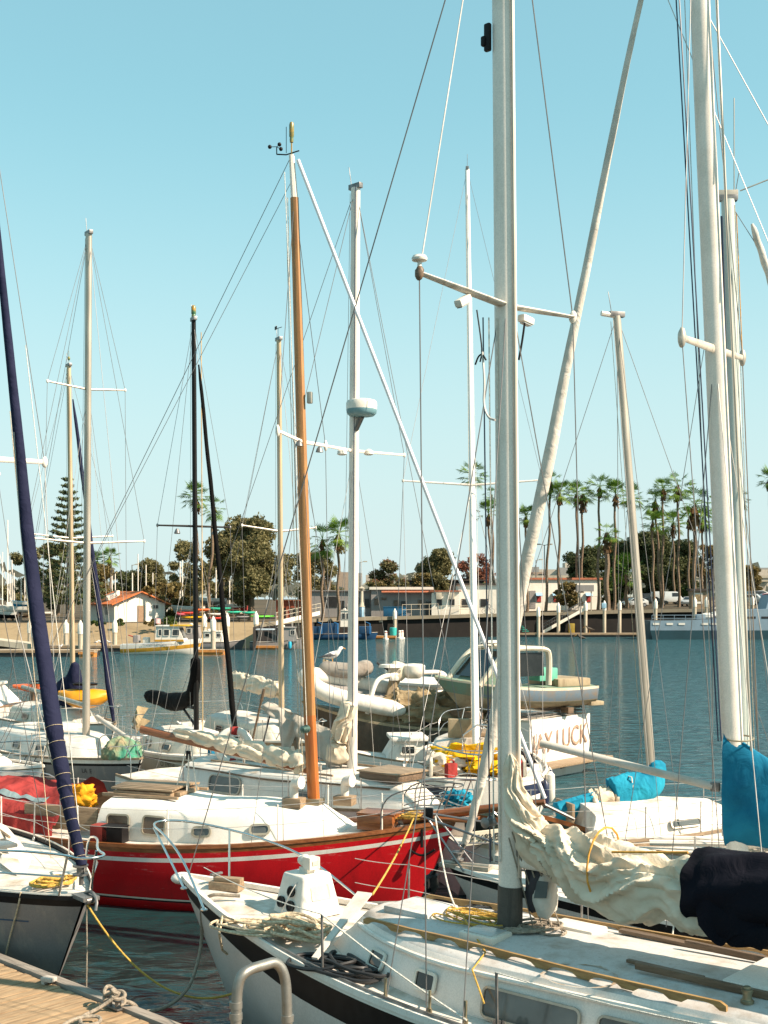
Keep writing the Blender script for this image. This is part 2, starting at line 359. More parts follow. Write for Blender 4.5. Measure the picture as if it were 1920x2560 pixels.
# ---------------------------------------------------------------- water
def water():
    m, n, l, b = _nt('harbour_water')
    b.inputs['Roughness'].default_value = .06; b.inputs['IOR'].default_value = 1.33
    g = n.new('ShaderNodeNewGeometry')
    def nz(sc, st, det, dist=0.):
        mp = n.new('ShaderNodeMapping'); mp.inputs['Scale'].default_value = st; l.new(g.outputs['Position'], mp.inputs['Vector'])
        z = n.new('ShaderNodeTexNoise'); z.inputs['Scale'].default_value = sc; z.inputs['Detail'].default_value = det; z.inputs['Distortion'].default_value = dist
        l.new(mp.outputs['Vector'], z.inputs['Vector']); return z.outputs['Fac']
    # sheltered water between the boats is nearly smooth, the channel beyond is ruffled
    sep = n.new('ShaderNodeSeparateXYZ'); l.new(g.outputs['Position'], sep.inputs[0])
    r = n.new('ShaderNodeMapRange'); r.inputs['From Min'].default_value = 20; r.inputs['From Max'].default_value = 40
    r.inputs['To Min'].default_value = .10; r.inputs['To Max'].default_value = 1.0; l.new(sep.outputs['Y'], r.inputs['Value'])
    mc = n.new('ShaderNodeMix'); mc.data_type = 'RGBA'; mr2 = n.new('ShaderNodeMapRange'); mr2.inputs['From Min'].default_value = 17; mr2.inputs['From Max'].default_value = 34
    l.new(sep.outputs['Y'], mr2.inputs['Value']); l.new(mr2.outputs['Result'], mc.inputs['Factor']); mc.inputs[6].default_value = (.007, .024, .024, 1); mc.inputs[7].default_value = (.028, .084, .098, 1)   # berths darkened in the colour for hull shade and reflections, teal channel beyond
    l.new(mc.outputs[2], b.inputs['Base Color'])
    b1 = n.new('ShaderNodeBump'); b1.inputs['Distance'].default_value = .85; l.new(r.outputs['Result'], b1.inputs['Strength'])
    l.new(nz(1.7, (.55, 1.25, 1), 6, .5), b1.inputs['Height'])
    b2 = n.new('ShaderNodeBump'); b2.inputs['Strength'].default_value = .30; b2.inputs['Distance'].default_value = .30
    l.new(nz(.95, (1, 1, 1), 2, .8), b2.inputs['Height']); l.new(b1.outputs['Normal'], b2.inputs['Normal'])
    l.new(b2.outputs['Normal'], b.inputs['Normal'])
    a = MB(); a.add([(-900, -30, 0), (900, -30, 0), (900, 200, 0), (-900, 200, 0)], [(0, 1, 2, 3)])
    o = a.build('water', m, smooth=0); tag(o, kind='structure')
    # harbour floor far below, so the sheet is never the last thing down
water()
# ---------------------------------------------------------------- far bank: ground as one sheet
def gz(X, Y):
    """ground height of the far shore"""
    t = min(max((X+30)/95, 0), 1); t = t*t*(3-2*t)
    base = lerp(2.35, 3.8, t)
    return base + min(max(0, Y-shoreY(X)-4)*lerp(.006, .022, t), 1.7)
def shoreY(X):
    if X < -13: return 127
    return min(158+(X-3)*.3, 168) if X > 3 else lerp(127, 158, ((X+13)/16)**.2 if X > -13 else 0)
GROUND = mat('bank_ground', (.11, .085, .055), .95, var=.4, scale=.15, col2=(.06, .05, .036), spec=.1, coord='Object', detail=8)
ASPH = mat('asphalt', (.07, .068, .065), .9, var=.3, scale=.3)
SANDC = dirty('sunlit_concrete', (.30, .22, .125), (.17, .125, .065), .95, .7, .25)
WALLC = dirty('dark_sheet_piling', (.016, .013, .011), (.006, .005, .005), .95, .9, .3)
CAPC = dirty('quay_cap', (.20, .17, .12), (.10, .085, .06), .9, .6, .5)
CONC = dirty('pale_concrete', (.48, .42, .32), (.26, .22, .16), .85, .6, .6)
def bank():
    xs = [-260, -150, -90, -60, -45, -35, -27, -20, -16, -13, -11, -8, -5, -2, 1, 3, 6, 12, 20, 30, 40, 55, 70, 90, 130, 200, 320]
    a = MB(); rows = []
    for X in xs:
        y0 = shoreY(X)+ (0 if X > -13 else 8)
        rows.append([V((X, y0+d, gz(X, y0+d))) for d in (.4, 3, 8, 15, 30, 60, 110, 200, 400, 900)])
    a.loft(rows, closed=False, cap=False)
    tag(a.build('bank_ground', GROUND), kind='structure')
    a = MB(); b = MB(); c = MB()
    for i in range(len(xs)-1):
        X0, X1 = xs[i], xs[i+1]
        if X1 <= -13:
            y = 127
            a.add([(X0, y-7, -1), (X1, y-7, -1), (X1, y+8.4, gz(X1, y+8)+.01), (X0, y+8.4, gz(X0, y+8)+.01)], [(0, 1, 2, 3)])
    a.build('sloped_embankment', SANDC); tag(bpy.data.objects['sloped_embankment'], kind='structure')
    rw = []
    for X in [x for x in xs if x >= -13]:
        y0 = shoreY(X); z = gz(X, y0)
        rw.append([V((X, y0-.3, -1.5)), V((X, y0-.3, z-.35)), V((X, y0-.8, z-.35)), V((X, y0-.8, z+.08)), V((X, y0+.5, z+.08))])
    b.loft(rw, closed=False, cap=False, mis=[0, 1, 1, 1])
    b.add([(-13, 119, -1.5), (-13, 119, 2.3), (-13, 135.2, 2.45), (-13, 135.2, -1.5)], [(0, 1, 2, 3)])
    o = solo('seawall', b, [WALLC, CAPC], 'long dark seawall of the far quay with a pale cap, below the buildings and palms', 'wall')
bank()
# ---------------------------------------------------------------- boat kit
class Hull:
    def __init__(s, L, B, zs, tw=.7, umax=.58, rake=.9, overhang=.0, draft=.55, pow_=.85, rb=0., btaper=0.):
        s.__dict__.update(L=L, B=B, zs=zs, tw=tw, umax=umax, rake=rake, oh=overhang, draft=draft, pw=pow_, rb=rb, bt=btaper)
    def hb(s, x):
        u = min(max(x/s.L, 0), 1)
        if u < s.umax: return s.B/2*(.012+.988*sin(pi/2*u/s.umax)**s.pw)
        return s.B/2*(1-(1-s.tw)*((u-s.umax)/(1-s.umax))**2)
    def sz(s, x):
        u = min(max(x/s.L, 0), 1); a, b, c = s.zs
        return a*(1-u)*(1-2*u)+4*b*u*(1-u)+c*u*(2*u-1)
    def pt(s, x, z, side):
        """point on the topside at height z"""
        u = x/s.L; top = s.sz(x); w = min(max((top-z)/(top+s.draft), 0), 1)
        e = 1.25+3.2*min(u*1.6, 1); y = s.hb(x)*(1-w**e)**(.75)
        return V((x+s.rake*w*(1-u)**4-s.oh*w*u**5, side*y, z))
    def build(s, parent, drops, mats, mis, name='hull', n=34):
        """drops: list of stripe offsets below the sheer, then the rest"""
        a = MB(); rings = []
        fr = [.12, .25, .4, .55, .7, .82, .92, 1.0]
        for i in range(n+1):
            x = s.L*(i/n)**1.25; top = s.sz(x); k_ = 1-s.bt*max(0, 1-x/3.2); zz = [top-d*k_ for d in drops]
            last = drops[-1]*k_; zz += [top-last-(top-last+s.draft)*k for k in fr]
            pr = [s.pt(x, z, 1) for z in zz]; st = [V((p.x, -p.y, p.z)) for p in reversed(pr[:-1])]
            rings.append(pr+st)
        k = len(drops)+len(fr)
        m1 = [mis[min(i, len(mis)-1)] for i in range(k-1)]
        a.loft(rings, closed=False, cap=False, mis=m1+list(reversed(m1)))
        # transom
        o = len(a.v); r = rings[-1]; a.add(r, [tuple(range(len(r)))], mis[-1])
        return a.build(name, mats, parent, smooth=50)
    def deck(s, parent, mat_, drop=.03, camber=.06, x0=0., x1=None, name='deck', cut=None):
        a = MB(); x1 = x1 or s.L
        def fn(u, v):
            x = lerp(x0+.03, x1-.01, u); h = max(s.hb(x)-.03, .005); t = (v*2-1)
            return V((x, t*h, s.sz(x)-drop+camber*(1-t*t)))
        a.grid(fn, 40, 8); return a.build(name, mat_, parent)
    def dz(s, x, y, drop=.03, camber=.06):
        h = max(s.hb(x)-.03, .01); t = min(max(y/h, -1), 1); return s.sz(x)-drop+camber*(1-t*t)
    def rail(s, parent, mat_, w=.05, h=.06, off=0., x0=0., x1=None, name='toe_rail', sides=(-1, 1), n=36, z0=0.):
        a = MB()
        for sd_ in sides:
            rg = []
            for i in range(n+1):
                x = lerp(x0, x1 or s.L, i/n); y = s.hb(x)+off; z = s.sz(x)+z0
                rg.append([V((x, sd_*(y+.012), z-.01)), V((x, sd_*(y+.006), z+h)), V((x, sd_*max(y-w, .002), z+h)), V((x, sd_*max(y-w, .002), z-.01))])
            a.loft(rg)
        return a.build(name, mat_, parent, smooth=30)
    def stripe(s, parent, mat_, d0, d1, x0=0., x1=None, name='stripe', sides=(-1, 1), n=36, out=.004, absz=False):
        a = MB()
        for sd_ in sides:
            rg = []
            for i in range(n+1):
                x = lerp(x0, x1 or s.L, i/n); t = s.sz(x)
                za, zb = (d0, d1) if absz else (t-d0, t-d1)
                p = s.pt(x, za, sd_); q = s.pt(x, zb, sd_)
                rg.append([V((p.x-out*(1 if x < .1 else 0), p.y+sd_*out, p.z)), V((q.x-out*(1 if x < .1 else 0), q.y+sd_*out, q.z))])
            a.loft(rg, closed=False, cap=False)
        return a.build(name, mat_, parent)
class Cabin:
    """coachroof: x0..x1, half width w(x), height above deck h(x)"""
    def __init__(s, hull, x0, x1, w, h, front=.6, back=.25, tumble=.12, camber=.12, r=.09, camber_deck=.06):
        s.__dict__.update(hull=hull, x0=x0, x1=x1, wf=w, hf=h, front=front, back=back, tum=tumble, cam=camber, r=r)
    def top(s, x):
        h = s.hf(x)
        return h
    def ring(s, x, kx, k):
        """x: where the base sits, kx: x of the top (end walls slope)"""
        w = s.wf(x); zb = s.hull.sz(x)-.05; h = max(s.hf(kx)*k, .015)+s.hull.sz(kx)-zb; t = s.tum
        r = min(s.r, h*.45); out = []
        prof = [(w, 0, 0), (w-t*.45, h*.45, .45), (w-t*.9, h-r, .9), (w-t-r*.3, h-r*.3, 1), (w-t-r, h, 1)]
        wt = w-t-r
        rr = [(wt*f, h+s.cam*k*(1-f*f)*(w/1.0), 1) for f in (.66, .33, 0)]
        half = prof+rr
        pts = [(p[0], p[1], p[2]) for p in half]
        full = [V((lerp(x, kx, a), y, zb+z)) for y, z, a in pts]+[V((lerp(x, kx, a), -y, zb+z)) for y, z, a in reversed(pts[:-1])]
        return full
    def build(s, parent, side, roof, name='cabin', n=22):
        rings = [s.ring(s.x0-.0, s.x0+.02, .02), s.ring(s.x0+.001, s.x0+s.front, 1.)]
        # the front wall slopes from base x0 to top x0+front
        for i in range(1, n):
            u = i/n; xb = lerp(s.x0, s.x1, u); xt = lerp(s.x0+s.front, s.x1-s.back, u); rings.append(s.ring(xb, xt, 1.))
        rings += [s.ring(s.x1-.001, s.x1-s.back, 1.), s.ring(s.x1, s.x1-.02, .02)]
        a = MB(); mis = [0, 0, 0, 1, 1, 1, 1, 1, 1, 1, 1, 0, 0, 0]
        a.loft(rings, closed=False, cap=False, mis=mis)
        return a.build(name, [side, roof], parent, smooth=38)
    def side(s, u, f, sg):
        """u along 0..1, f up the wall 0..1 -> matrix: x along the boat, y up, z out"""
        def p(u, f):
            xb = lerp(s.x0, s.x1, u); xt = lerp(s.x0+s.front, s.x1-s.back, u)
            w = s.wf(xb); zb = s.hull.sz(xb)-.05; h = s.hf(xt)+s.hull.sz(xt)-zb; r = min(s.r, h*.45)
            return V((lerp(xb, xt, f*.9), sg*(w-s.tum*f*.9), zb+f*(h-r)))
        o = p(u, f); a = p(u+.02, f)-p(u-.02, f); b = p(u, f+.05)-p(u, f-.05)
        return basis(o, a if sg < 0 else -a, b)
    def roof(s, x, y):
        """height of the roof at x,y"""
        u = (x-s.x0-s.front)/max(s.x1-s.back-s.x0-s.front, .1); xb = lerp(s.x0, s.x1, min(max(u, 0), 1)); w = s.wf(xb)
        f = min(abs(y)/max(w-s.tum-s.r, .05), 1.)
        return s.hull.sz(x)+s.hf(x)+s.cam*(1-f*f)*w
def mast(parent, base, top, r0, r1, m, sq=(1.25, .85), n=12, name='mast', up=(1, 0, 0), k=12):
    a = MB(); b, t = V(base), V(top)
    pts = [b.lerp(t, i/k) for i in range(k+1)]; a.tube(pts, [lerp(r0, r1, i/k) for i in range(k+1)], n, sq=sq, up=up)
    return a.build(name, m, parent)
def wire(parent, a, b, r=.005, m=None, name='shroud', d=0., n=5):
    mb = MB(); mb.tube(sag(a, b, d, 10 if d else 1), r, n); return mb.build(name, m or WIRE, parent)
def pipe(parent, pts, r, m, name, n=8, closed=False):
    a = MB(); a.tube(pts, r, n, closed=closed); return a.build(name, m, parent)
def arcpts(pts, it=2):
    """Chaikin-rounded polyline"""
    p = [V(q) for q in pts]
    for _ in range(it):
        q = [p[0]]
        for i in range(len(p)-1): q += [p[i].lerp(p[i+1], .25), p[i].lerp(p[i+1], .75)]
        q.append(p[-1]); p = q
    return p
def stanchions(parent, hull, xs, side, h=.62, r=.013, m=None, lines=2, first=None, last=None, lm=None, name='stanchion', inset=.06):
    tops = []
    for x in xs:
        y = side*(hull.hb(x)-inset); z = hull.sz(x); a = MB()
        a.tube([(x, y, z-.02), (x, y*1.01, z+h)], r, 8); a.lathe([(.03, 0), (.03, .015), (.016, .05)], (x, y, z-.01), 10)
        a.build(name, m or STEEL, parent); tops.append(V((x, y*1.01, z+h)))
    pts = ([V(first)] if first is not None else [])+tops+([V(last)] if last is not None else [])
    for k in range(lines):
        mb = MB(); dz = -h*.48*k
        for a, b in zip(pts, pts[1:]): mb.tube(sag(a+V((0, 0, dz-.02)), b+V((0, 0, dz-.02)), .015, 5), .0045, 5)
        mb.build('lifeline', lm or WIREL, parent)
    return tops
def pulpit(parent, hull, xa, h=.62, r=.0125, m=None, ahead=.25, mid=True, name='pulpit', x1=.35):
    """bow rail: two legs each side and a rail that loops round the bow"""
    a = MB(); ya = hull.hb(xa)-.05; za = hull.sz(xa)
    zb = hull.sz(0)+h; y1 = hull.hb(x1)-.02
    loop = [V((xa+.02, -ya, za)), V((xa, -ya*1.03, za+h*.93)), V((xa*.6, -ya*.85, zb-.01)), V((x1*.4, -.22, zb)), V((-ahead, -.17, zb)), V((-ahead, .17, zb)), V((x1*.4, .22, zb)), V((xa*.6, ya*.85, zb-.01)), V((xa, ya*1.03, za+h*.93)), V((xa+.02, ya, za))]
    a.tube(arcpts(loop, 2), r, 8)
    for sg in (-1, 1):
        a.tube([V((x1, sg*y1, hull.sz(x1))), V((x1*.25, sg*.2, zb))], r, 8)
        if mid: a.tube(arcpts([V((xa, sg*ya*1.02, za+h*.45)), V((xa*.55, sg*ya*.8, zb-h*.52)), V((x1*.6, sg*y1, zb-h*.5))], 1), r*.8, 6)
    return a.build(name, m or STEEL, parent)
def bundle(path, w, h, seed=0, n=90, m=30, amp=.22, ties=(), pinch=.3, endtaper=.12, droop=0., fr=1., bot=1., crease=.05):
    """flaked sail lashed along a spar: long irregular folds, pinched at the ties"""
    pts = [V(p) for p in path]; ln = [0]
    for a, b in zip(pts, pts[1:]): ln.append(ln[-1]+(b-a).length)
    T = ln[-1]; a = MB()
    def at(l):
        for i in range(len(pts)-1):
            if l <= ln[i+1] or i == len(pts)-2:
                t = (l-ln[i])/max(ln[i+1]-ln[i], 1e-6); return pts[i].lerp(pts[i+1], t), i
    sp = [at(T*i/n)[0] for i in range(n+1)]
    for _ in range(3): sp = [sp[0]]+[(sp[i-1]+sp[i]*2+sp[i+1])/4 for i in range(1, n)]+[sp[-1]]
    def fn(u, v):
        i = int(round(u*n)); c = sp[i]; d = (sp[min(i+1, n)]-sp[max(i-1, 0)]).normalized()
        sx = d.cross(V((0, 0, 1))); sx = sx.normalized() if sx.length > .05 else V((1, 0, 0)); uz = sx.cross(d)
        th = v*2*pi; l = u*T
        ww = w(u) if callable(w) else w; hh = h(u) if callable(h) else h
        k = 1.
        for t in ties: k -= pinch*exp(-((u-t)/.022)**2)
        k *= min(1, (.25+u/endtaper))*min(1, (.25+(1-u)/endtaper)) if endtaper else 1
        wob = noise.noise(V((l*1.3*fr, seed, 5.)))*1.5
        q = V((l*.8*fr+.8*sin(th+wob), cos(th+wob)*1.5, sin(th+wob)*1.5+seed*7.3))
        f = 1-sqrt(noise.noise(q)**2+.02)*2.2; f2 = 1-sqrt(noise.noise(V((l*1.1*fr+cos(th+wob)*.9, cos(th+wob)*2.7, sin(th+wob)*2.7+seed)))**2+.022)*2.4
        f3 = noise.noise(V((l*2.5*fr+sin(th)*2, cos(th)*5, sin(th)*5-seed)))
        r = k*(1+amp*(.5*(f-.4)+.42*(f2-.4)+.06*f3)*2)
        r += k*crease*(1-2.6*sqrt(noise.noise(V((l*.95*fr+1.3*sin(th+wob), cos(th)*4.4, sin(th)*4.4+seed*3)))**2+.004)); y = cos(th)*ww*r; z = sin(th)*hh*r
        if z < 0: z *= bot
        dr = droop(u) if callable(droop) else droop
        if z < 0: z -= dr*abs(sin(th))*(1+.5*noise.noise(V((l*2, seed, 3))))
        return c+sx*y+uz*z
    a.grid(fn, n, m)
    for e in (0, n):
        a.f.append(tuple(e*(m+1)+j for j in range(m))); a.m.append(0)
    return a
def coil(c, R, loops, r, seed, flat=.35, n=26, tail=None, sx=1., sy=1., rz=0., height=.1, stray=.35):
    """heap of rope: many irregular loops as one line"""
    rr = random.Random(seed); pts = []
    ang = rr.random()*6
    cx = cy = 0
    for i in range(loops):
        R1 = R*(1-stray*rr.random()); cx, cy = rr.uniform(-.35, .35)*R, rr.uniform(-.35, .35)*R; e = rr.uniform(.45, .95); tl = rr.random()*pi; h0 = r+height*(i/max(loops-1, 1)); tlt = rr.uniform(-.5, .5)*height
        for j in range(n):
            a = ang+2*pi*j/n; wob = 1+.14*noise.noise(V((cos(a)*1.5, sin(a)*1.5, seed+i*3.7))); x = R1*cos(a)*wob; y = R1*e*sin(a)*wob
            x, y = x*cos(tl)-y*sin(tl), x*sin(tl)+y*cos(tl)
            hz = max(r, h0*(.35+.65*max(0, 1-hypot(x+cx, y+cy)/(R*1.25)))+tlt*cos(a)+.03*noise.noise(V((i*3.1, cos(a)*2, sin(a)*2))))
            X, Y = (x+cx)*sx, (y+cy)*sy
            pts.append(V((c[0]+X*cos(rz)-Y*sin(rz), c[1]+X*sin(rz)+Y*cos(rz), c[2]+hz)))
    # smooth
    for _ in range(2): pts = [pts[0]]+[(pts[i-1]+pts[i]*2+pts[i+1])/4 for i in range(1, len(pts)-1)]+[pts[-1]]
    if tail: pts += [V(p) for p in tail]
    a = MB(); a.tube(pts, r, 6); return a
def hull_text(parent, hull, body, x, z, side, size, m, sx=1., shear=0., name='lettering'):
    p = hull.pt(x, z, side); q = hull.pt(x+.15, z, side); t = hull.pt(x, z+.08, side)
    u = (q-p)*(1 if side < 0 else -1)
    M = basis(p, u, t-p); M = M @ Matrix.Translation((0, 0, .006)); return text_mesh(name, body, size, M, m, parent, .001, sx, shear)
# ================================================================ white sloop in the foreground
WB = Fr(-2.63, 15.6, .744, -.668)
OUT = Matrix.Translation((0, 0, .022))
def white_sloop():
    r = WB.root('white_sailboat', 'large white sailboat with black sheer band, scalloped wooden handrails and cream sail on its boom', 'sailboat')
    hl = Hull(10.6, 2.92, (1.58, 1.33, 1.36), tw=.75, umax=.55, rake=1.5, draft=.6, pow_=.9, btaper=.45)
    hl.build(r, [0, .05, .12, .24, .34], [WHITE, BLACKP, HULLW], [0, 1, 1, 1, 2], n=40)
    hl.deck(r, DECKW); hl.rail(r, WHITE, .055, .05); hl.rail(r, DARKSTEEL, .02, .03, off=-.035, x0=2.6, z0=.045, name='perforated_rail')
    bm_ = MB(); bm_.blob((.02, 0, 1.56), (.16, .15, .075), 14, 8, 0); bm_.build('stem_cap', WHITE, r, 60)
    wf = lambda x: lerp(.40, 1.04, sin(pi/2*min(max((x-3.05)/2.2, 0), 1))**.8) if x < 5.2 else 1.04-.02*(x-5.2)
    cb = Cabin(hl, 3.15, 10.2, wf, lambda x: .40+.034*min(max(x-3, 0), 5), front=.38, back=.3, tumble=.10, camber=.07, r=.12)
    cb.build(r, CABSIDE, DECKG)
    # rounded bead along the roof edge
    for sg in (-1,):
        pts = []
        for i in range(30):
            x = lerp(3.6, 10., i/29); u = (x-3.53)/(9.9-3.53); M = cb.side(min(max(u, 0), 1), 1.03, sg); pts.append(M @ V((0, .0, .012)))
        pipe(r, pts, .028, WHITE, 'roof_bead')
    # ports
    SU = lambda px, py: (WB.t(px, py, -1.0).x-3.32)/6.73
    for px, py, w, h in ((911, 2376, .30, .20), (1060, 2427, .30, .20)):
        u = SU(px, py)
        window(r, cb.side(u, .55, -1)@OUT, w, h, .05, .03, PLASW, GLASSD, .025)
    for pa, pb, py in ((1205, 1447, 2505), (1488, 1775, 2545)):
        u = (SU(pa, py)+SU(pb, py))/2; w = (SU(pb, py)-SU(pa, py))*6.73; window(r, cb.side(u, .50, -1)@OUT, w, .29, .07, .022, ALUG, GLASSG, .022)
    for x, w, h in ((4.6, .32, .2), (6.9, 1., .29)):
        window(r, cb.side((x-3.3)/6.75, .55, 1), w, h, .06, .025, PLASW, GLASSD, .022)
    # scalloped handrails
    def hand(y0, y1, xa, xb, k, name='handrail'):
        a = MB(); n = k*8; top = []; bot = []
        rg = []
        for i in range(n+1):
            u = i/n; x = lerp(xa, xb, u); y = lerp(y0, y1, u); z = cb.roof(x, y)
            ph = (u*k) % 1; c = abs(ph-.5)*2      # 1 at the feet, 0 in the gaps
            low = .005 if (c > .72 or i in (0, n)) else .045*(1-((c/.72)**4))+.006
            hi = .078 if 0 < i < n else .05
            rg.append([V((x, y-.016, z+low)), V((x, y+.016, z+low)), V((x, y+.016, z+hi)), V((x, y-.016, z+hi))])
        a.loft(rg); a.build(name, HANDW, r, smooth=30)
    hand(-.66, -.86, 3.85, 8.0, 9); hand(.5, .88, 3.7, 9.2, 11)
    # foredeck hatch, small hatches, companion slide
    def hatch(c, sx, sy, h, m, rz=0., top=None, name='hatch'):
        z = max(cb.roof(c[0], c[1]-.1), cb.roof(c[0], c[1]+.1)); a = MB(); a.box((c[0], c[1], z-.02+h/2), (sx, sy, h+.04), rz)
        o = a.build(name, m, r, bevel=.025)
        if top:
            t = MB(); t.box((c[0], c[1], z+h+.004), (sx*.8, sy*.8, .012), rz); t.build('hatch_lens', top, o, bevel=.006)
        return o
    hatch((4.05, .02), .60, .55, .05, DECKG); hatch((5.22, -.38), .42, .34, .045, PLASW, 0, LENS); hatch((5.75, .46), .52, .3, .035, PLASW, 0)
    a = MB(); z = cb.roof(8.4, 0); a.box((8.35, -.02, z+.02), (1.2, .85, .05)); a.build('sliding_hatch', WHITE, r, bevel=.02)
    a = MB()
    for y in (-.47, .44): a.box((7.9, y, cb.roof(7.9, y)+.035), (1.9, .05, .06))
    a.build('hatch_runner', TEAKD, r, bevel=.006)
    a = MB(); a.box((7.15, -.32, cb.roof(7.1, -.3)+.02), (.75, .05, .03)); a.build('wooden_strip', TEAKD, r, bevel=.005)
    a = MB(); a.box((6.7, .62, cb.roof(6.7, .62)+.03), (1.1, .1, .035)); a.build('wooden_strip', TEAKD, r, bevel=.005)
    a = MB(); a.box((8.95, -.55, cb.roof(8.9, -.5)+.03), (.5, .1, .03), .3); a.build('wooden_strip', TEAK, r, bevel=.005)
    # winch
    w = WB.z(1845, 2460, 2.0); a = MB()
    a.lathe([(.055, 0), (.055, .02), (.04, .03), (.036, .07), (.048, .095), (.05, .115), (.03, .12), (.028, .135), (.015, .14)], (8.05, -.6, cb.roof(8.05, -.6)-.005), 18)
    a.build('winch', BRONZE, r)
    # mast with a dark collar at the foot
    foot = V((5.24, 0, cb.roof(5.24, 0)-.05)); top = WB.t(1253, -420)
    up = V((5.2, 0, 12.9))
    mk = WB.t(1274, 2190); mt = MB()
    mast(r, WB.t(1275.5, 2215), WB.t(1254, -500), .109, .104, ALU, (1.15, .92), 20)
    mast(r, foot, WB.t(1275.5, 2214), .116, .114, BOOTB, (1.18, .95), 20, 'mast_boot', k=3)
    mm = r.children[-2]
    tr = MB(); A0 = WB.t(1283, 2190)+V((.10, -.035, 0)); A1 = WB.t(1262, -480)+V((.10, -.035, 0)); tr.tube([A0, A1], .016, 6); tr.build('sail_track', ALUG, r)
    rb = MB(); rb.box(WB.t(1240, 100)+V((-.03, -.10, 0)), (.07, .05, .28)); rb.box(WB.t(1237, 115)+V((-.05, -.12, .02)), (.05, .05, .1)); rb.build('black_bracket', BLACKP, r, bevel=.015)
    a = MB(); q = WB.t(1252, 2050)+V((-.02, -.12, 0)); a.lathe([(.06, 0), (.06, .02), (.042, .035), (.038, .09), (.055, .12), (.03, .13)], q, 16, Matrix.Rotation(pi/2, 3, 'X')); a.build('mast_winch', DARKSTEEL, r)
    a = MB(); q = WB.t(1250, 2120)+V((-.02, -.11, 0)); a.tube([q+V((0, 0, -.11)), q+V((0, -.03, -.06)), q+V((0, -.03, .06)), q+V((0, 0, .11))], .014, 6); a.build('mast_cleat', DARKSTEEL, r)
    a = MB(); q = WB.t(1290, 2118); a.box(q+V((.05, 0, -.02)), (.18, .09, .14)); a.build('gooseneck', DARKSTEEL, r, bevel=.02)
    # rust ring left by a bucket on the coachroof
    sc = WB.z(1447, 2392, 2.02); a = MB(); vs = []
    for i in range(48):
        t = i/48*2*pi; 
        for R_ in (.30+.02*noise.noise(V((cos(t)*2, sin(t)*2, 1))), .322+.03*noise.noise(V((cos(t)*3, sin(t)*3, 5)))):
            x, y = sc.x+R_*1.1*cos(t), sc.y+R_*.85*sin(t); vs.append(V((x, y, cb.roof(x, y)+.006)))
    a.add(vs, [(2*i, 2*i+1, (2*i+3) % 96, (2*i+2) % 96) for i in range(48)]); a.build('rust_stain', mat('rust_stain', (.30, .20, .11), .8, var=.3, scale=14, col2=(.46, .42, .37)), r)
    # spreaders
    mid = WB.t(1266, 765); pt_ = WB.w(mid)
    T1 = mid+V((.0, -1.36, .06)); T2 = mid+V((.0, 1.22, .10))
    for T in (T1, T2):
        a = MB(); a.tube([mid, mid.lerp(T, .5), T], [.05, .045, .03], 10, sq=(1.3, .55), up=(1, 0, 0)); s_ = a.build('spreader', SPREAD, r)
        b = MB(); b.blob(T, (.045, .04, .07), 10, 8, .1); b.build('spreader_boot', TEAKD if T is T1 else PLASW, s_)
    a = MB(); a.lathe([(.02, 0), (.02, .06), (.07, .075), (.075, .095), (.06, .12), (.02, .125)], T1+V((0, 0, .04)), 14); a.build('antenna', PLASW, r)
    for T, f in ((T1, .52), (T2, .28)):
        p = mid.lerp(T, f)-V((0, 0, .11)); a = MB(); a.box(p, (.09, .19, .075), Matrix.Rotation(.5 if f > .4 else -.1, 3, 'X')); L_ = a.build('spreader_light', PLASW, r, bevel=.02)
        b = MB(); b.box(p-V((0, 0, .04)), (.06, .13, .02), Matrix.Rotation(.5 if f > .4 else -.1, 3, 'X')); b.build('lamp_glass', LENS, L_)
    # loose wiring
    for px in ([(1192, 775), (1200, 830), (1206, 880), (1200, 905)], [(1206, 880), (1212, 960), (1208, 1010), (1220, 1045), (1238, 1050)], [(1312, 805), (1306, 850), (1297, 900)]):
        pts = arcpts([WB.t(x, y, -.55 if x < 1250 else .3) for x, y in px], 2); pipe(r, pts, .008 if px[0][1] < 800 else .012, BLACKP if px[0][1] < 840 else WIREL, 'wiring', 6)
    pipe(r, arcpts([WB.t(1188, 912, -.55), WB.t(1196, 890, -.55), WB.t(1206, 884, -.55), WB.t(1215, 900, -.55)], 2), .009, BLACKP, 'wiring', 6)
    # standing rigging
    hd = WB.t(1254, -500)
    cp = V((5.5, -1.36, 1.36))
    wire(r, hd+V((0, -.1, 0)), T1, .008, WIREL); wire(r, T1, V((5.3, -1.38, 1.36)), .0065, WIRE)
    wire(r, hd+V((0, .1, 0)), T2, .007, WIRE); wire(r, T2, V((5.3, 1.38, 1.36)), .0065, WIRE)
    wire(r, mid+V((-.05, -.08, -.15)), V((4.75, -1.32, 1.38)), .006, WIRE); wire(r, mid+V((.05, -.08, -.15)), V((5.72, -1.38, 1.36)), .006, WIRE)
    wire(r, mid+V((.05, .08, -.15)), V((5.8, 1.38, 1.36)), .006, WIRE); wire(r, mid+V((-.05, .08, -.15)), V((4.75, 1.32, 1.38)), .006, WIRE)
    wire(r, V((.14, 0, 1.62)), WB.t(1254, -480), .0075, WIRE, 'forestay')
    for dy, x0, x1, m_ in ((-.14, 1243, 1236, ROPEW), (-.11, 1258, 1247, ROPEW), (-.15, 1230, 1228, NAVY)):
        wire(r, WB.t(x0, 800)+V((0, dy, 0)), WB.t(x1+20, 2150)+V((0, dy, 0)), .008, m_, 'halyard')
    for k in range(4):
        wire(r, WB.t(1290+k*8, 2090-k*15)+V((0, -.12, 0)), V((5.45+.1*k, .12+.02*k, cb.roof(5.5, .1))), .008, ROPEG, 'halyard', d=-.01*k)
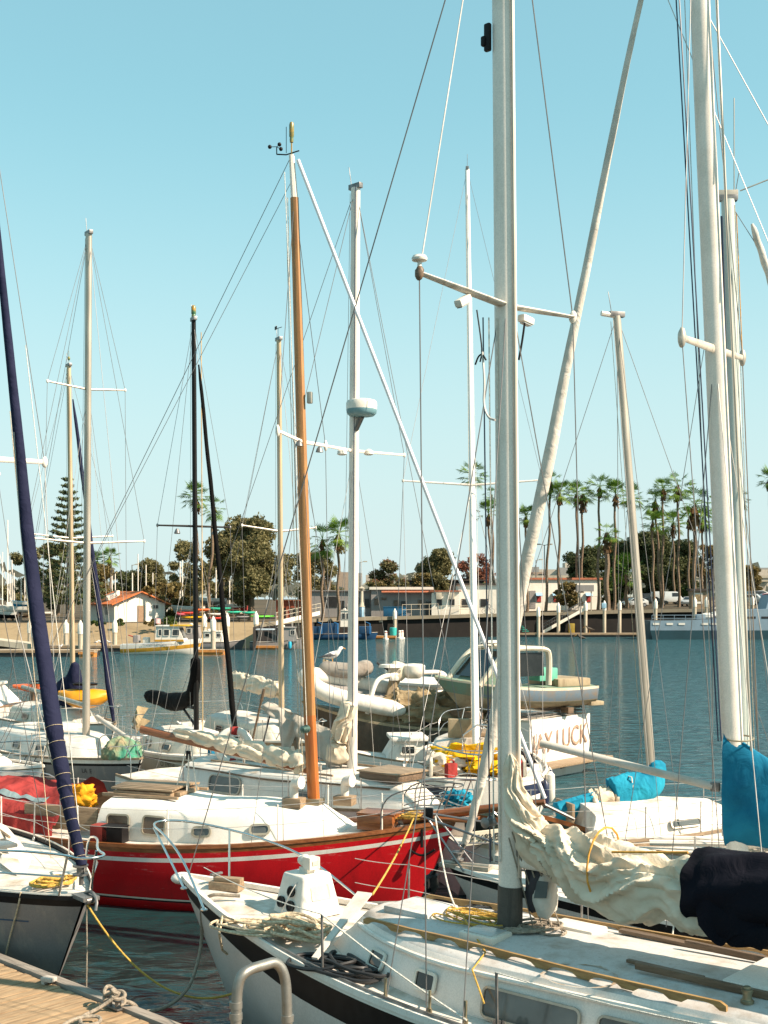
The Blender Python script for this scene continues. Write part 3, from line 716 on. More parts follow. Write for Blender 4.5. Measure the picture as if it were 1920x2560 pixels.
    # turnbuckles at the near chainplates
    for x in (4.75, 5.3, 5.72):
        b = V((x, -1.34, 1.36)); a = MB(); a.tube([b, b+V((0, .01, .22))], .014, 8); a.box(b+V((0, 0, .02)), (.05, .02, .08)); a.build('turnbuckle', BRONZE, r)
    # boom and sail
    bA = WB.t(1285, 2120)+V((.1, 0, -.12)); bB = V((10.2, 0, 2.62)); a = MB(); a.tube([bA, bB], .06, 12, sq=(1.2, .8)); a.build('boom', ALU, r)
    path = [WB.t(1262, 1880)+V((.13, -.10, 0)), WB.t(1272, 1975)+V((.15, -.1, 0)), WB.t(1290, 2050)+V((.16, -.07, 0)), WB.t(1345, 2105), WB.t(1420, 2135), WB.t(1520, 2182), WB.t(1620, 2206), WB.t(1720, 2222), WB.t(1920, 2240), V((10., 0, 2.70))]
    wfn = lambda u: lerp(.06, .26, min(1, max(0, (u-.04)/.2))) * (1-.35*min(1, max(0, (u-.62)/.08)))
    hfn = lambda u: lerp(.09, .27, min(1, max(0, (u-.06)/.22))) * (1-.22*min(1, max(0, (u-.64)/.08)))
    sl_ = bundle(path, wfn, hfn, 3, 300, 84, .36, ties=(.44, .68), pinch=.30, endtaper=.03, droop=lambda u: .10*exp(-((u-.38)/.12)**2)+.12*exp(-((u-.58)/.08)**2), bot=1.05, fr=1.15, crease=.11)
    so_ = sl_.build('mainsail', SAIL, r, smooth=70)
    tp = MB(); c = path[6]
    for u, px, py in ((.36, 1510, 2165),):
        c = WB.t(px, py-8); ring = [c+V((.02*sin(q), .30*cos(q), .34*sin(q))) for q in np.linspace(0, 2*pi, 17)[:-1]]; tp.tube(ring, .011, 6, closed=True)
    tp.tube([WB.t(1530, 2130, -.24), WB.t(1720, 2131, -.26)], .011, 6); tp.build('sail_tie', ORGROPE, r)
    # bow rail: port leg off centre as in a bent rail
    a = MB(); hb = hl.hb
    A = V((1.25, -.66, hl.sz(1.25))); Bq = V((.42, -.3, hl.sz(.4))); C = V((.30, .28, 1.56)); D = V((1.3, .66, 1.5))
    rail = [A, V((.66, -.52, 2.02)), V((.05, -.34, 2.20)), V((-.42, -.18, 2.24)), V((-.48, .14, 2.24)), V((-.1, .36, 2.22)), V((.75, .55, 2.14)), V((1.55, .76, 1.95)), V((2.25, .96, 1.5))]
    a.tube(arcpts(rail, 3), .0155, 10)
    a.tube([Bq, V((-.30, -.22, 2.21))], .0145, 8); a.tube([V((.52, .36, 1.53)), V((.42, .45, 2.17))], .0145, 8)
    for q in (A, Bq, V((.52, .36, 1.53)), V((2.25, .96, 1.5))): a.lathe([(.045, 0), (.045, .012), (.02, .03)], q-V((0, 0, .01)), 10)
    a.build('pulpit', CHROME, r)
    tops = stanchions(r, hl, [3.78, 6.12, 8.4], -1, .62, .014, DARKSTEEL, 0)
    lf = MB(); lf.tube(sag(A+V((0, 0, .5)), tops[0], .05, 8), .0065, 5)
    lf.tube(sag(tops[0], V((5.75, -1.36, 1.42)), .03, 6), .010, 5); lf.tube(sag(tops[1], tops[2], .04, 6), .006, 5); lf.build('lifeline', ROPEW, r)
    stanchions(r, hl, [3.0, 5.2, 7.4, 9.4], 1, .62, .013, DARKSTEEL, 2, first=V((2.2, .95, 2.0)))
    # foredeck fittings
    a = MB(); a.box((.62, .06, 1.62), (.07, .05, .13)); a.box((.62, .06, 1.70), (.05, .18, .03)); a.build('mooring_bitt', DARKSTEEL, r, bevel=.01)
    for x, y in ((6.0, -1.22),):
        a = MB(); z = hl.dz(x, y)
        for k in (-.03, .03): a.blob((x+k, y, z+.075), (.012, .06, .07), 12, 8, 0)
        a.box((x, y, z+.02), (.09, .09, .04)); a.build('deck_block', RUBBER, r)
    return hl, cb, r
HULLW = dirty('topside_white', (.66, .575, .515), (.46, .38, .31), .35, .35, 1.1)
CABSIDE = dirty('cabin_side_white', (.82, .73, .65), (.56, .46, .36), .45, .3, 1.6)
HANDW = wood('handrail_wood', (.20, .11, .035), (.42, .26, .10))
TEAKD = wood('dark_teak', (.09, .055, .03), (.20, .13, .08))
LENS = mat('lamp_lens', (.40, .40, .38), .25, var=.15)
BRONZE = mat('bronze', (.30, .26, .17), .45, .7, var=.3, scale=12)
BOOTB = dirty('mast_boot_rubber', (.10, .085, .07), (.035, .03, .026), .8, .8, 3.)
SPREAD = dirty('peeling_spreader_paint', (.68, .64, .56), (.24, .17, .10), .6, .9, 7., False)
ORGROPE = mat('orange_tie', (.62, .30, .05), .85, var=.3, scale=20)
wb_hull, wb_cab, wb_root = white_sloop()
# ================================================================ red sloop with the wooden mast
RB = Fr(1.18, 19.6, -.943, .335)
BOOT = mat('boot_top', (.014, .022, .024), .5, var=.4)
BRASS = mat('old_brass', (.36, .30, .20), .4, .6, var=.3)
WINFR = mat('bronze_window_frame', (.40, .35, .26), .45, .4, var=.2)
def red_sloop():
    r = RB.root('red_sailboat', 'red sailboat with white stripe, white cabin, varnished trim and tall wooden mast', 'sailboat')
    hl = Hull(9.7, 2.9, (1.56, 1.06, 1.16), tw=.62, umax=.52, rake=1.0, draft=.6, pow_=.85, overhang=.4)
    hl.build(r, [0, .03, .08, .165, .235], [VARN, REDHULL, WHITE, BOOT], [0, 0, 1, 2, 1], n=44)
    hl.stripe(r, WHITE, .215, .185, absz=True, name='waterline_stripe', out=.006); hl.stripe(r, BOOT, .18, -.3, absz=True, name='boot_stripe', out=.005)
    hl.deck(r, DECKW); hl.rail(r, VARN, .07, .05)
    XE = RB.t(232, 2050, .95).x
    wf = lambda x: lerp(.42, .98, sin(pi/2*min(max((x-1.7)/2.6, 0), 1)))
    hf = lambda x: lerp(.36, .50, min(max((x-1.9)/1.6, 0), 1)) if x < 4.4 else lerp(.50, .60, min((x-4.4)/.8, 1))
    cb = Cabin(hl, 1.85, XE, wf, hf, front=.55, back=.12, tumble=.10, camber=.12, r=.10)
    cb.build(r, CREAMW, DECKWARM)
    def ux(px, py, t=.95): return (RB.t(px, py, t).x-1.85)/(XE-1.85)
    for px, py, w, h, lab in ((292, 2045, .46, .34, None), (390, 2060, .46, .34, None)):
        window(r, cb.side(ux(px, py), .60, 1) @ Matrix.Translation((0, 0, .03)), w, h, .08, .03, WINFR, GLASSB, .022)
    for px, py in ((525, 2072), (669, 2072)):
        window(r, cb.side(ux(px, py, .85), .52, 1) @ Matrix.Translation((0, 0, .035)), .36, .19, .085, .035, WINFR, GLASSG, .025)
    for u in (.3, .7): window(r, cb.side(u, .55, -1) @ Matrix.Translation((0, 0, .03)), .4, .22, .08, .03, WINFR, GLASSB, .022)
    # big sliding hatch of weathered boards
    xa, xb = RB.z(430, 1965, 1.85).x, RB.z(262, 1985, 1.85).x
    a = MB(); zc = cb.roof((xa+xb)/2, .0); c = V(((xa+xb)/2, -.02, zc+.07)); XH = c.x; a.box(c-V((0, 0, .07)), (1.15, .98, .10)); hb_ = a.build('companion_hatch', TEAK, r, bevel=.01)
    b = MB()
    for k in range(11): b.box(c+V((0, -.46+k*.092, .02+.03*(1-((k-5)/5.)**2))), (1.22, .086, .035))
    b.build('hatch_boards', TEAK, hb_, bevel=.004)
    a = MB(); a.box(c+V((.0, .55, -.085)), (1.5, .06, .05)); a.box(c+V((.0, -.55, -.085)), (1.5, .06, .05)); a.build('hatch_runner', TEAK, r, bevel=.005)
    # varnished fore hatch
    z = hl.dz(1.35, 0); a = MB(); a.box((1.28, .10, z+.12), (.62, .58, .24)); fh = a.build('fore_hatch', VARN, r, bevel=.01)
    b = MB()
    for k in range(7): b.box((1.28, -.12+k*.075, z+.255), (.66, .066, .03))
    b.build('hatch_boards', VARN, fh, bevel=.004)
    # bowsprit carries the forestay
    tip = RB.t(1362, 2004); a = MB(); a.tube([V((.9, 0, 1.52)), V((.2, 0, 1.66)), tip], [.09, .085, .05], 10); a.build('bowsprit', VARN, r)
    a = MB(); a.box((.1, 0, 1.60), (.9, .42, .05)); a.build('bow_platform', VARN, r, bevel=.01)
    wire(r, tip, hl.pt(.05, .5, 1)*1., .008, WIRE, 'bobstay')
    a = MB(); q = hl.pt(.35, 1.15, 1); a.tube([q+V((0, .06, .3)), q+V((.0, .07, 0))], .028, 8); a.tube(arcpts([q+V((-.22, .08, -.02)), q+V((-.1, .09, -.10)), q+V((.0, .1, -.13)), q+V((.12, .09, -.10)), q+V((.24, .08, -.02))], 2), .02, 8)
    a.build('anchor', BLACKP, r)
    # cowl vents, dorade boxes
    for px, py, tt in ((735, 2005, .25), (862, 1985, -.45)):
        p = RB.t(px, py, tt); zz = cb.roof(p.x, tt); a = MB(); a.box((p.x, tt, zz+.06), (.34, .26, .16)); bx = a.build('dorade_box', TEAK, r, bevel=.01)
        c_ = MB(); pp = arcpts([V((p.x, tt, zz+.12)), V((p.x, tt, zz+.32)), V((p.x-.03, tt+.02, zz+.40)), V((p.x-.16, tt+.05, zz+.41))], 2)
        c_.tube(pp, [lerp(.07, .11, (i/(len(pp)-1))**2) for i in range(len(pp))], 14); c_.build('cowl', PLASW, bx)
    # mast: eight-sided, painted head, varnished foot
    f = RB.t(785, 2002); f.z = cb.roof(f.x, 0)-.05; mk = RB.t(774, 1788); hd = RB.t(736, 495); tp = RB.t(729, 388)
    mast(r, f, mk, .108, .106, MASTORG, (1.05, .9), 8, 'mast_foot', k=3); m_ = mast(r, mk, hd, .106, .074, MASTWOOD, (1.05, .9), 8); mast(r, hd, tp, .066, .05, ALU, (1, .9), 8, 'mast_head', k=3)
    a = MB(); a.box(f+V((0, 0, .09)), (.30, .27, .10)); a.build('mast_collar', BRASS, r, bevel=.02)
    # instruments
    a = MB(); a.tube([tp, tp+V((0, 0, .28))], .014, 6); a.lathe([(.03, 0), (.035, .05), (.03, .08), (.042, .10), (.042, .30), (.03, .34), (.008, .35)], tp+V((0, 0, .22)), 14); a.build('masthead_light', AMBERL, r)
    a = MB(); e = tp+V((.28, .0, .05)); a.tube([tp+V((-.14, 0, .06)), tp+V((.1, 0, .02)), e], .012, 6); a.tube([e, e+V((0, 0, .12))], .010, 6)
    for k in range(3):
        q = e+V((.12*cos(k*2.1+.3), .12*sin(k*2.1+.3), .13)); a.tube([e+V((0, 0, .13)), q], .006, 5); a.blob(q, (.035, .035, .035), 10, 8, 0)
    a.build('anemometer', BLACKP, r)
    a = MB(); a.tube([tp+V((.1, 0, .05)), tp+V((.1, 0, .5))], .006, 5); a.build('antenna', BLACKP, r)
    # spreaders
    c0 = RB.t(757, 1105); L1 = c0+V((0, -1.0, .10)); tips = []
    for sg in (-1, 1):
        T = c0+V((.0, sg*1.02, .06)); tips.append(T); a = MB(); a.tube([c0, T], [.035, .028], 8, sq=(1, .6)); s_ = a.build('spreader', ALU, r)
        b = MB(); b.blob(T, (.035, .04, .10), 10, 8, .05); b.build('spreader_boot', PLASW, s_)
    tl, tr_ = RB.t(632, 1097), RB.t(825, 1112)
    a = MB(); p = c0+V((-.1, .38, -.12)); a.lathe([(.02, .1), (.05, .06), (.07, 0)], p, 10); p = c0+V((-.1, -.5, -.12)); a.lathe([(.02, .1), (.05, .06), (.07, 0)], p, 10); a.build('spreader_light', DARKSTEEL, r)
    a = MB(); a.box(c0+V((-.13, 0, .75)), (.09, .08, .20)); a.build('steaming_light', ALUG, r, bevel=.02)
    for sg, T in zip((-1, 1), tips):
        wire(r, hd, T, .006, WIRE); wire(r, T, V((f.x+.1, sg*(hl.hb(f.x)-.04), hl.sz(f.x))), .006, WIRE)
        for dx in (-.55, .6): wire(r, c0+V((0, 0, -.1)), V((f.x+dx, sg*(hl.hb(f.x+dx)-.04), hl.sz(f.x))), .005, WIRE)
    wire(r, tp, V((9.5, 0, 1.3)), .006, WIRE, 'backstay'); wire(r, hd+V((.05, 0, .3)), V((9.3, .5, 1.3)), .005, WIRE, 'topping_lift')
    a = MB(); a.tube([tp+V((-.12, 0, -.1)), tip+V((0, 0, .05))], .034, 10); a.build('furling_foil', FOIL, r)
    for k, (dx, x1) in enumerate(((.1, .16), (.13, .22))): wire(r, hd+V((dx, .06, 0)), f+V((x1, .1, .3)), .006, ROPE, 'halyard')
    wire(r, tp+V((.1, .07, -.3)), RB.t(768, 1838, .1), .007, ROPEW, 'halyard')
    w_ = RB.t(767, 1822, .13); a = MB(); a.lathe([(.07, 0), (.07, .03), (.045, .05), (.045, .10), (.065, .14), (.03, .17)], w_, 14, Matrix.Rotation(-pi/2, 3, 'X')); a.build('halyard_winch', WINCHG, r)
    # boom, mainsail, sheet
    b0 = RB.t(772, 1925); b1 = RB.t(352, 1823); a = MB(); a.tube([b0, b1], [.07, .062], 8, sq=(1.15, .8)); a.build('boom', VARN, r)
    up = V((0, 0, .10)); pth = [b0.lerp(b1, t)+up for t in (.005, .1, .2, .3, .4, .5, .6, .70, .80)]
    bundle(pth, lambda u: lerp(.15, .07, u**1.5), lambda u: lerp(.19, .09, u**1.4), 11, 120, 32, .34, ties=(.12, .3, .5, .68, .85), pinch=.3, endtaper=.05, bot=1.).build('mainsail', SAIL, r, smooth=70)
    q = b0.lerp(b1, .70); a = MB()
    for dx, dy in ((-.16, .02), (.0, .1), (.05, -.06), (.22, .1)): a.tube(sag(q+V((dx*.25, 0, -.08)), V((q.x+dx, dy, cb.roof(5., 0)+.05)), .03 if dx else 0), .012, 6)
    a.build('mainsheet', ROPEW, r)
    a = MB(); a.box(q+V((.02, 0, -.25)), (.08, .06, .16)); a.build('sheet_block', BLACKP, r, bevel=.02)
    a = MB(); a.box((q.x+.05, 0, cb.roof(5., 0)+.03), (.12, .7, .06)); a.build('sheet_traveller', TEAK, r, bevel=.01)
    # lifelines both sides
    stanchions(r, hl, [1.1, 2.7, 4.55, 6.3, 8.0], 1, .64, .013, ALU, 2, first=V((.15, .2, 2.1)), last=V((9.4, .8, 1.8)))
    stanchions(r, hl, [1.1, 2.7, 4.55, 6.3, 8.0], -1, .64, .013, ALU, 2, first=V((.15, -.2, 2.1)), last=V((9.4, -.8, 1.8)))
    pulpit(r, hl, 1.1, .58, .012, DARKSTEEL, ahead=.1)
    a = MB(); a.tube(arcpts([V((8.3, 1.0, 1.2)), V((8.3, 1.02, 1.8)), V((9.5, .75, 1.82)), V((9.6, 0, 1.84)), V((9.5, -.75, 1.82)), V((8.3, -1.02, 1.8)), V((8.3, -1., 1.2))], 2), .013, 8); a.build('stern_rail', STEEL, r)
    # cockpit: coaming, red canvas cover over a frame
    for sg in (-1, 1):
        a = MB(); a.box((XE+.75, sg*.80, 1.33), (1.5, .06, .40)); a.build('cockpit_coaming', TEAK, r, bevel=.01)
    def cov(u, v):
        x = lerp(XE+.75, 9.4, u); t = (v*2-1); w = .98-.25*u
        z = 1.22+ (.64-.14*u)*(1-abs(t)**2.6)+.10*noise.noise(V((x*2, t*2, 3)))+.05*noise.noise(V((x*6, t*5, 1)))-.12*sin(u*pi*2)*(1-abs(t))
        return V((x+.1*noise.noise(V((t*3, u*2, 8))), t*w+.06*noise.noise(V((x*3, t*4, 6))), z))
    a = MB(); a.grid(cov, 34, 26); 
    def drape(u, v):
        x = lerp(XE+.8, 9.3, u); z = lerp(1.36, 1.02, v); return V((x, .97-.22*u+.05*sin(x*16)*v+.03*v, z-.10*abs(sin(x*4.2))*v))
    a.grid(drape, 40, 6); a.build('cockpit_cover', REDC, r, smooth=75)
    a = MB(); a.grid(lambda u, v: cov(.18+.60*u, .80+.05*v)+V((0, .015, .02)), 20, 2); a.build('cover_band', GREYTEAL, r)
    return hl, cb, r
CREAMW = dirty('cabin_cream_white', (.78, .74, .66), (.52, .44, .33), .45, .3, 2.)
DECKWARM = dirty('deck_warm_white', (.80, .76, .68), (.58, .50, .40), .6, .35, 1.2, False)
AMBERL = mat('amber_lens', (.42, .22, .03), .3, var=.5, scale=8, col2=(.05, .16, .08))
WINCHG = mat('green_bronze', (.10, .17, .14), .45, .6, var=.4, scale=10)
GREYTEAL = cloth('grey_teal_webbing', (.20, .27, .28))
FOIL = mat('white_foil', (.72, .70, .70), .3, .1, var=.1)
rb_hull, rb_cab, rb_root = red_sloop()
# things lying on the red boat
def onboat(fr, p): return fr.w(p)
a = coil(RB.w((.72, .05, 1.56)), .26, 9, .014, 5, height=.10)
solo('rope_coil', a, ROPEY, 'heap of yellow-brown rope on the foredeck of the red sailboat', 'rope')
a = MB(); c = RB.w((RB.t(255, 2085, 1.2).x, 1.18, 1.06)); a.box(c+V((0, 0, .14)), (.34, .26, .28), RB.rz)
o = solo('crate', a, dirty('red_crate_paint', (.30, .04, .03), (.12, .03, .02), .6, .5), 'small red box on the red boat\'s side deck under the window', 'box', bevel=.015)
a = MB(); c = RB.w((RB.t(288, 2085, 1.2).x, 1.20, 1.06)); a.box(c+V((0, 0, .13)), (.40, .22, .26), RB.rz); a.box(c+V((0, 0, .275)), (.42, .24, .03), RB.rz)
solo('battery_box', a, BLACKP, 'black battery box beside the red box on the red boat\'s side deck', 'box', bevel=.012)
a = MB(); c = RB.w((RB.t(205, 1990, .4).x, .4, 1.45)); a.blob(c+V((0, 0, .18)), (.26, .2, .22), 30, 20, .3, 3., 4); a.blob(c+V((-.2, .1, .06)), (.30, .17, .10), 24, 14, .4, 3, 9)
solo('oilskin_bag', a, cloth('orange_oilskin', (.75, .33, .02), (.60, .24, .01)), 'bright orange-yellow oilskin heaped at the aft end of the red boat\'s cabin', 'bag', smooth=75)
# ================================================================ grey-hulled sloop at the left edge
LB = Fr(-3.79, 15.2, -.643, .766)
BLUEL = mat('blue_lettering', (.03, .07, .13), .5)
BLKL = mat('black_lettering', (.02, .02, .022), .5)
def left_sloop():
    r = LB.root('grey_sailboat', 'grey-hulled sailboat with white deck at left edge, its bow over the dock', 'sailboat')
    hl = Hull(9.2, 3.0, (1.38, 1.22, 1.2), tw=.7, umax=.55, rake=1.25, draft=.5, pow_=.8)
    hl.build(r, [0, .04, .10], [HULLGREY, BLACKP], [1, 1, 0], n=40)
    hl.deck(r, DECKW, camber=.09); hl.rail(r, BLACKP, .03, .045)
    hl.rail(r, ALU, .012, .02, off=-.01, z0=.045, name='rail_cap')
    wf = lambda x: lerp(.12, .95, sin(pi/2*min(max((x-1.7)/2.8, 0), 1)))
    cb = Cabin(hl, 1.7, 7.2, wf, lambda x: lerp(.10, .42, min(max((x-1.8)/2.0, 0), 1)), front=.7, back=.25, tumble=.16, camber=.12, r=.10)
    cb.build(r, WHITE, DECKW)
    for x, w in ((4.3, .8), (5.5, .8)): window(r, cb.side((x-2.)/5., .5, 1) @ Matrix.Translation((0, 0, .03)), w, .2, .08, .03, ALUG, GLASSG, .02)
    a = MB(); a.box((2.9, .0, cb.roof(2.9, 0)+.03), (.5, .5, .06)); a.build('fore_hatch', GLASSG, r, bevel=.02)
    a = MB(); a.tube([V((3.2, .35, cb.roof(3.2, .35)+.06)), V((5.4, .62, cb.roof(5.4, .62)+.06))], .022, 8); a.tube([V((3.2, -.35, cb.roof(3.2, .35)+.06)), V((5.4, -.62, cb.roof(5.4, .62)+.06))], .022, 8); a.build('handrail', TEAK, r)
    # furled headsail in a navy sleeve
    ft = V((.10, 0, 1.55)); p0 = LB.t(204, 2165); p1 = LB.t(-12, 560)
    pts = []; rad = []
    q1 = LB.t(204, 2165); q2 = LB.t(130, 1800); q3 = LB.t(60, 1250); q4 = LB.t(2, 660); q5 = LB.t(-60, 50)
    path = [q1, LB.t(180, 2050), LB.t(160, 1950), q2, LB.t(105, 1620), LB.t(80, 1420), q3, LB.t(35, 1000), q4, LB.t(-30, 350), q5]
    wid = [.062, .078, .105, .120, .100, .090, .078, .066, .055, .05, .045]
    n = 150; P_ = []; R_ = []
    for i in range(n+1):
        f = i/n*(len(path)-1); k = min(int(f), len(path)-2); t = f-k; P_.append(path[k].lerp(path[k+1], t))
        rr = lerp(wid[k], wid[k+1], t); R_.append(rr)
    for _ in range(4): P_ = [P_[0]]+[(P_[i-1]+P_[i]*2+P_[i+1])/4 for i in range(1, n)]+[P_[-1]]
    a = MB()
    def fn(u, v):
        i = int(round(u*n)); c = P_[i]; th = v*2*pi
        rr = R_[i]*(1+.10*sin(th-i*.12)+.07*sin(2*th+i*.07)+.04*noise.noise(V((i*.2, cos(th)*2, sin(th)*2)))-(.10 if (i < 45 and i % 5 == 0) else 0))
        d = (P_[min(i+1, n)]-P_[max(i-1, 0)]).normalized(); sx = d.cross(V((0, 1, 0))).normalized(); sy = d.cross(sx)
        return c+sx*cos(th)*rr+sy*sin(th)*rr
    a.grid(fn, n, 22); fs = a.build('furled_headsail', NAVYC, r, smooth=70)
    # lashing round the lower sleeve
    b = MB(); d = (P_[20]-P_[0]).normalized()
    for i in range(3, 46, 4):
        sx = V((0, 1, 0)); b.tube([fn(i/n, k/16)+(fn(i/n, k/16)-P_[i])*.05+V((0, 0, .0)) for k in range(16)], .0032, 5, closed=True)
    b.tube([fn(46/n, .55)+V((.0, .02, 0)), fn(44/n, .62), fn(38/n, .66)+V((0, .03, 0)), fn(34/n, .7)], .009, 5); b.build('lashing', ROPE, fs)
    b = MB(); rib = [(60, .60), (66, .68), (74, .72), (84, .70), (92, .74), (100, .78)]
    vs = []; 
    for i, v in rib:
        vs += [fn(i/n, v)+(fn(i/n, v)-P_[i])*.06, fn(i/n, v+.05)+(fn(i/n, v+.05)-P_[i])*.06]
    b.add(vs, [(2*k, 2*k+1, 2*k+3, 2*k+2) for k in range(len(rib)-1)]); b.build('sail_edge', SAILG, fs)
    a = MB(); a.tube([ft, q1], .03, 10); a.lathe([(.10, 0), (.10, .02), (.05, .03), (.05, .10), (.10, .11), (.10, .13)], ft+V((.02, 0, .12)), 16); a.build('furling_drum', DARKSTEEL, r)
    # bow rail
    pulpit(r, hl, 1.5, .58, .0165, CHROME, ahead=.30, x1=.3)
    a = MB(); a.box((-.02, 0, 1.42), (.34, .22, .05)); a.lathe([(.05, 0), (.05, .12)], (-.15, .06, 1.40), 12, Matrix.Rotation(pi/2, 3, 'X')); a.tube(arcpts([V((.1, -.05, 1.44)), V((-.1, -.05, 1.50)), V((-.28, -.03, 1.42)), V((-.3, 0, 1.3))], 1), .02, 8); a.build('bow_roller', DARKSTEEL, r)
    stanchions(r, hl, [3.0, 4.8, 6.6], 1, .6, .013, STEEL, 2, first=V((1.5, hl.hb(1.5), 1.95)))
    stanchions(r, hl, [3.0, 4.8, 6.6], -1, .6, .013, STEEL, 2, first=V((1.5, -hl.hb(1.5), 1.95)))
    # mast just outside the picture, spreader and wires reach in
    f = V((3.6, 0, 1.7)); tp = V((3.7, 0, 14.2)); mast(r, f, tp, .095, .08, ALU, (1.2, .9), 14)
    c0 = V((3.65, 0, 7.3))
    tipn = V((3.75, -1.3, 7.35)); q = LB.t(86, 1158, -1.0); 
    for sg in (-1, 1):
        T = c0+V((.1, sg*1.15, .03)); a = MB(); a.tube([c0, T], [.04, .03], 8, sq=(1.2, .6)); s_ = a.build('spreader', ALU, r)
        b = MB(); b.blob(T, (.04, .05, .09), 10, 8, .05); b.build('spreader_boot', PLASW, s_)
        wire(r, tp, T, .006, WIRE); wire(r, T, V((3.7, sg*1.42, 1.25)), .006, WIREL); wire(r, c0, V((3.1, sg*1.38, 1.25)), .006, WIREL); wire(r, c0, V((4.3, sg*1.42, 1.25)), .006, WIRE)
    wire(r, V((2.2, -.55, 1.45)), V((3.3, -.4, 8)), .006, ROPE, 'halyard'); wire(r, V((1.9, -.9, 1.4)), V((3.2, -.6, 9)), .006, ROPEW, 'halyard')
    # registration and pin stripe
    hull_text(r, hl, '9645 GF', 2.15, 1.02, 1, .155, BLUEL, .9)
    hl.stripe(r, BLUEL, .335, .355, .62, 1.42, 'pin_stripe', sides=(1,), n=10, out=.006)
    a = MB(); pts = [hl.pt(.8, hl.sz(.8), 1)+V((0, .0, .06)), hl.pt(.78, 1.2, 1)+V((0, .03, 0)), hl.pt(.85, .8, 1)+V((0, .04, 0)), hl.pt(1.0, .25, 1)+V((0, .06, 0))]
    a.tube(arcpts(pts, 2), .012, 6); a.build('mooring_line', ROPE, r)
    return hl, cb, r
lb_hull, lb_cab, lb_root = left_sloop()
a = coil(LB.w((.95, .05, 1.43)), .30, 8, .017, 21, height=.06); solo('rope_coil', a, ROPEY, 'flat heap of golden rope on the grey-hulled boat\'s foredeck', 'rope')
a = MB(); bt = LB.w((0, -.02, 1.40)); a.tube([bt, bt+V((.01, 0, -.6)), bt+V((.0, -.01, -1.45))], .009, 6); solo('hanging_line', a, ROPEG, 'thin line hanging straight down from the grey boat\'s bow into the water', 'rope')
a = MB(); e = WB.w(wb_hull.pt(1.2, .55, -1)); s0 = LB.w((0.02, .0, 1.38)); a.tube(sag(s0, e, .50, 18), .014, 6); solo('mooring_line', a, ROPEY, 'yellow mooring line sagging between the grey boat\'s bow and the white boat', 'rope')
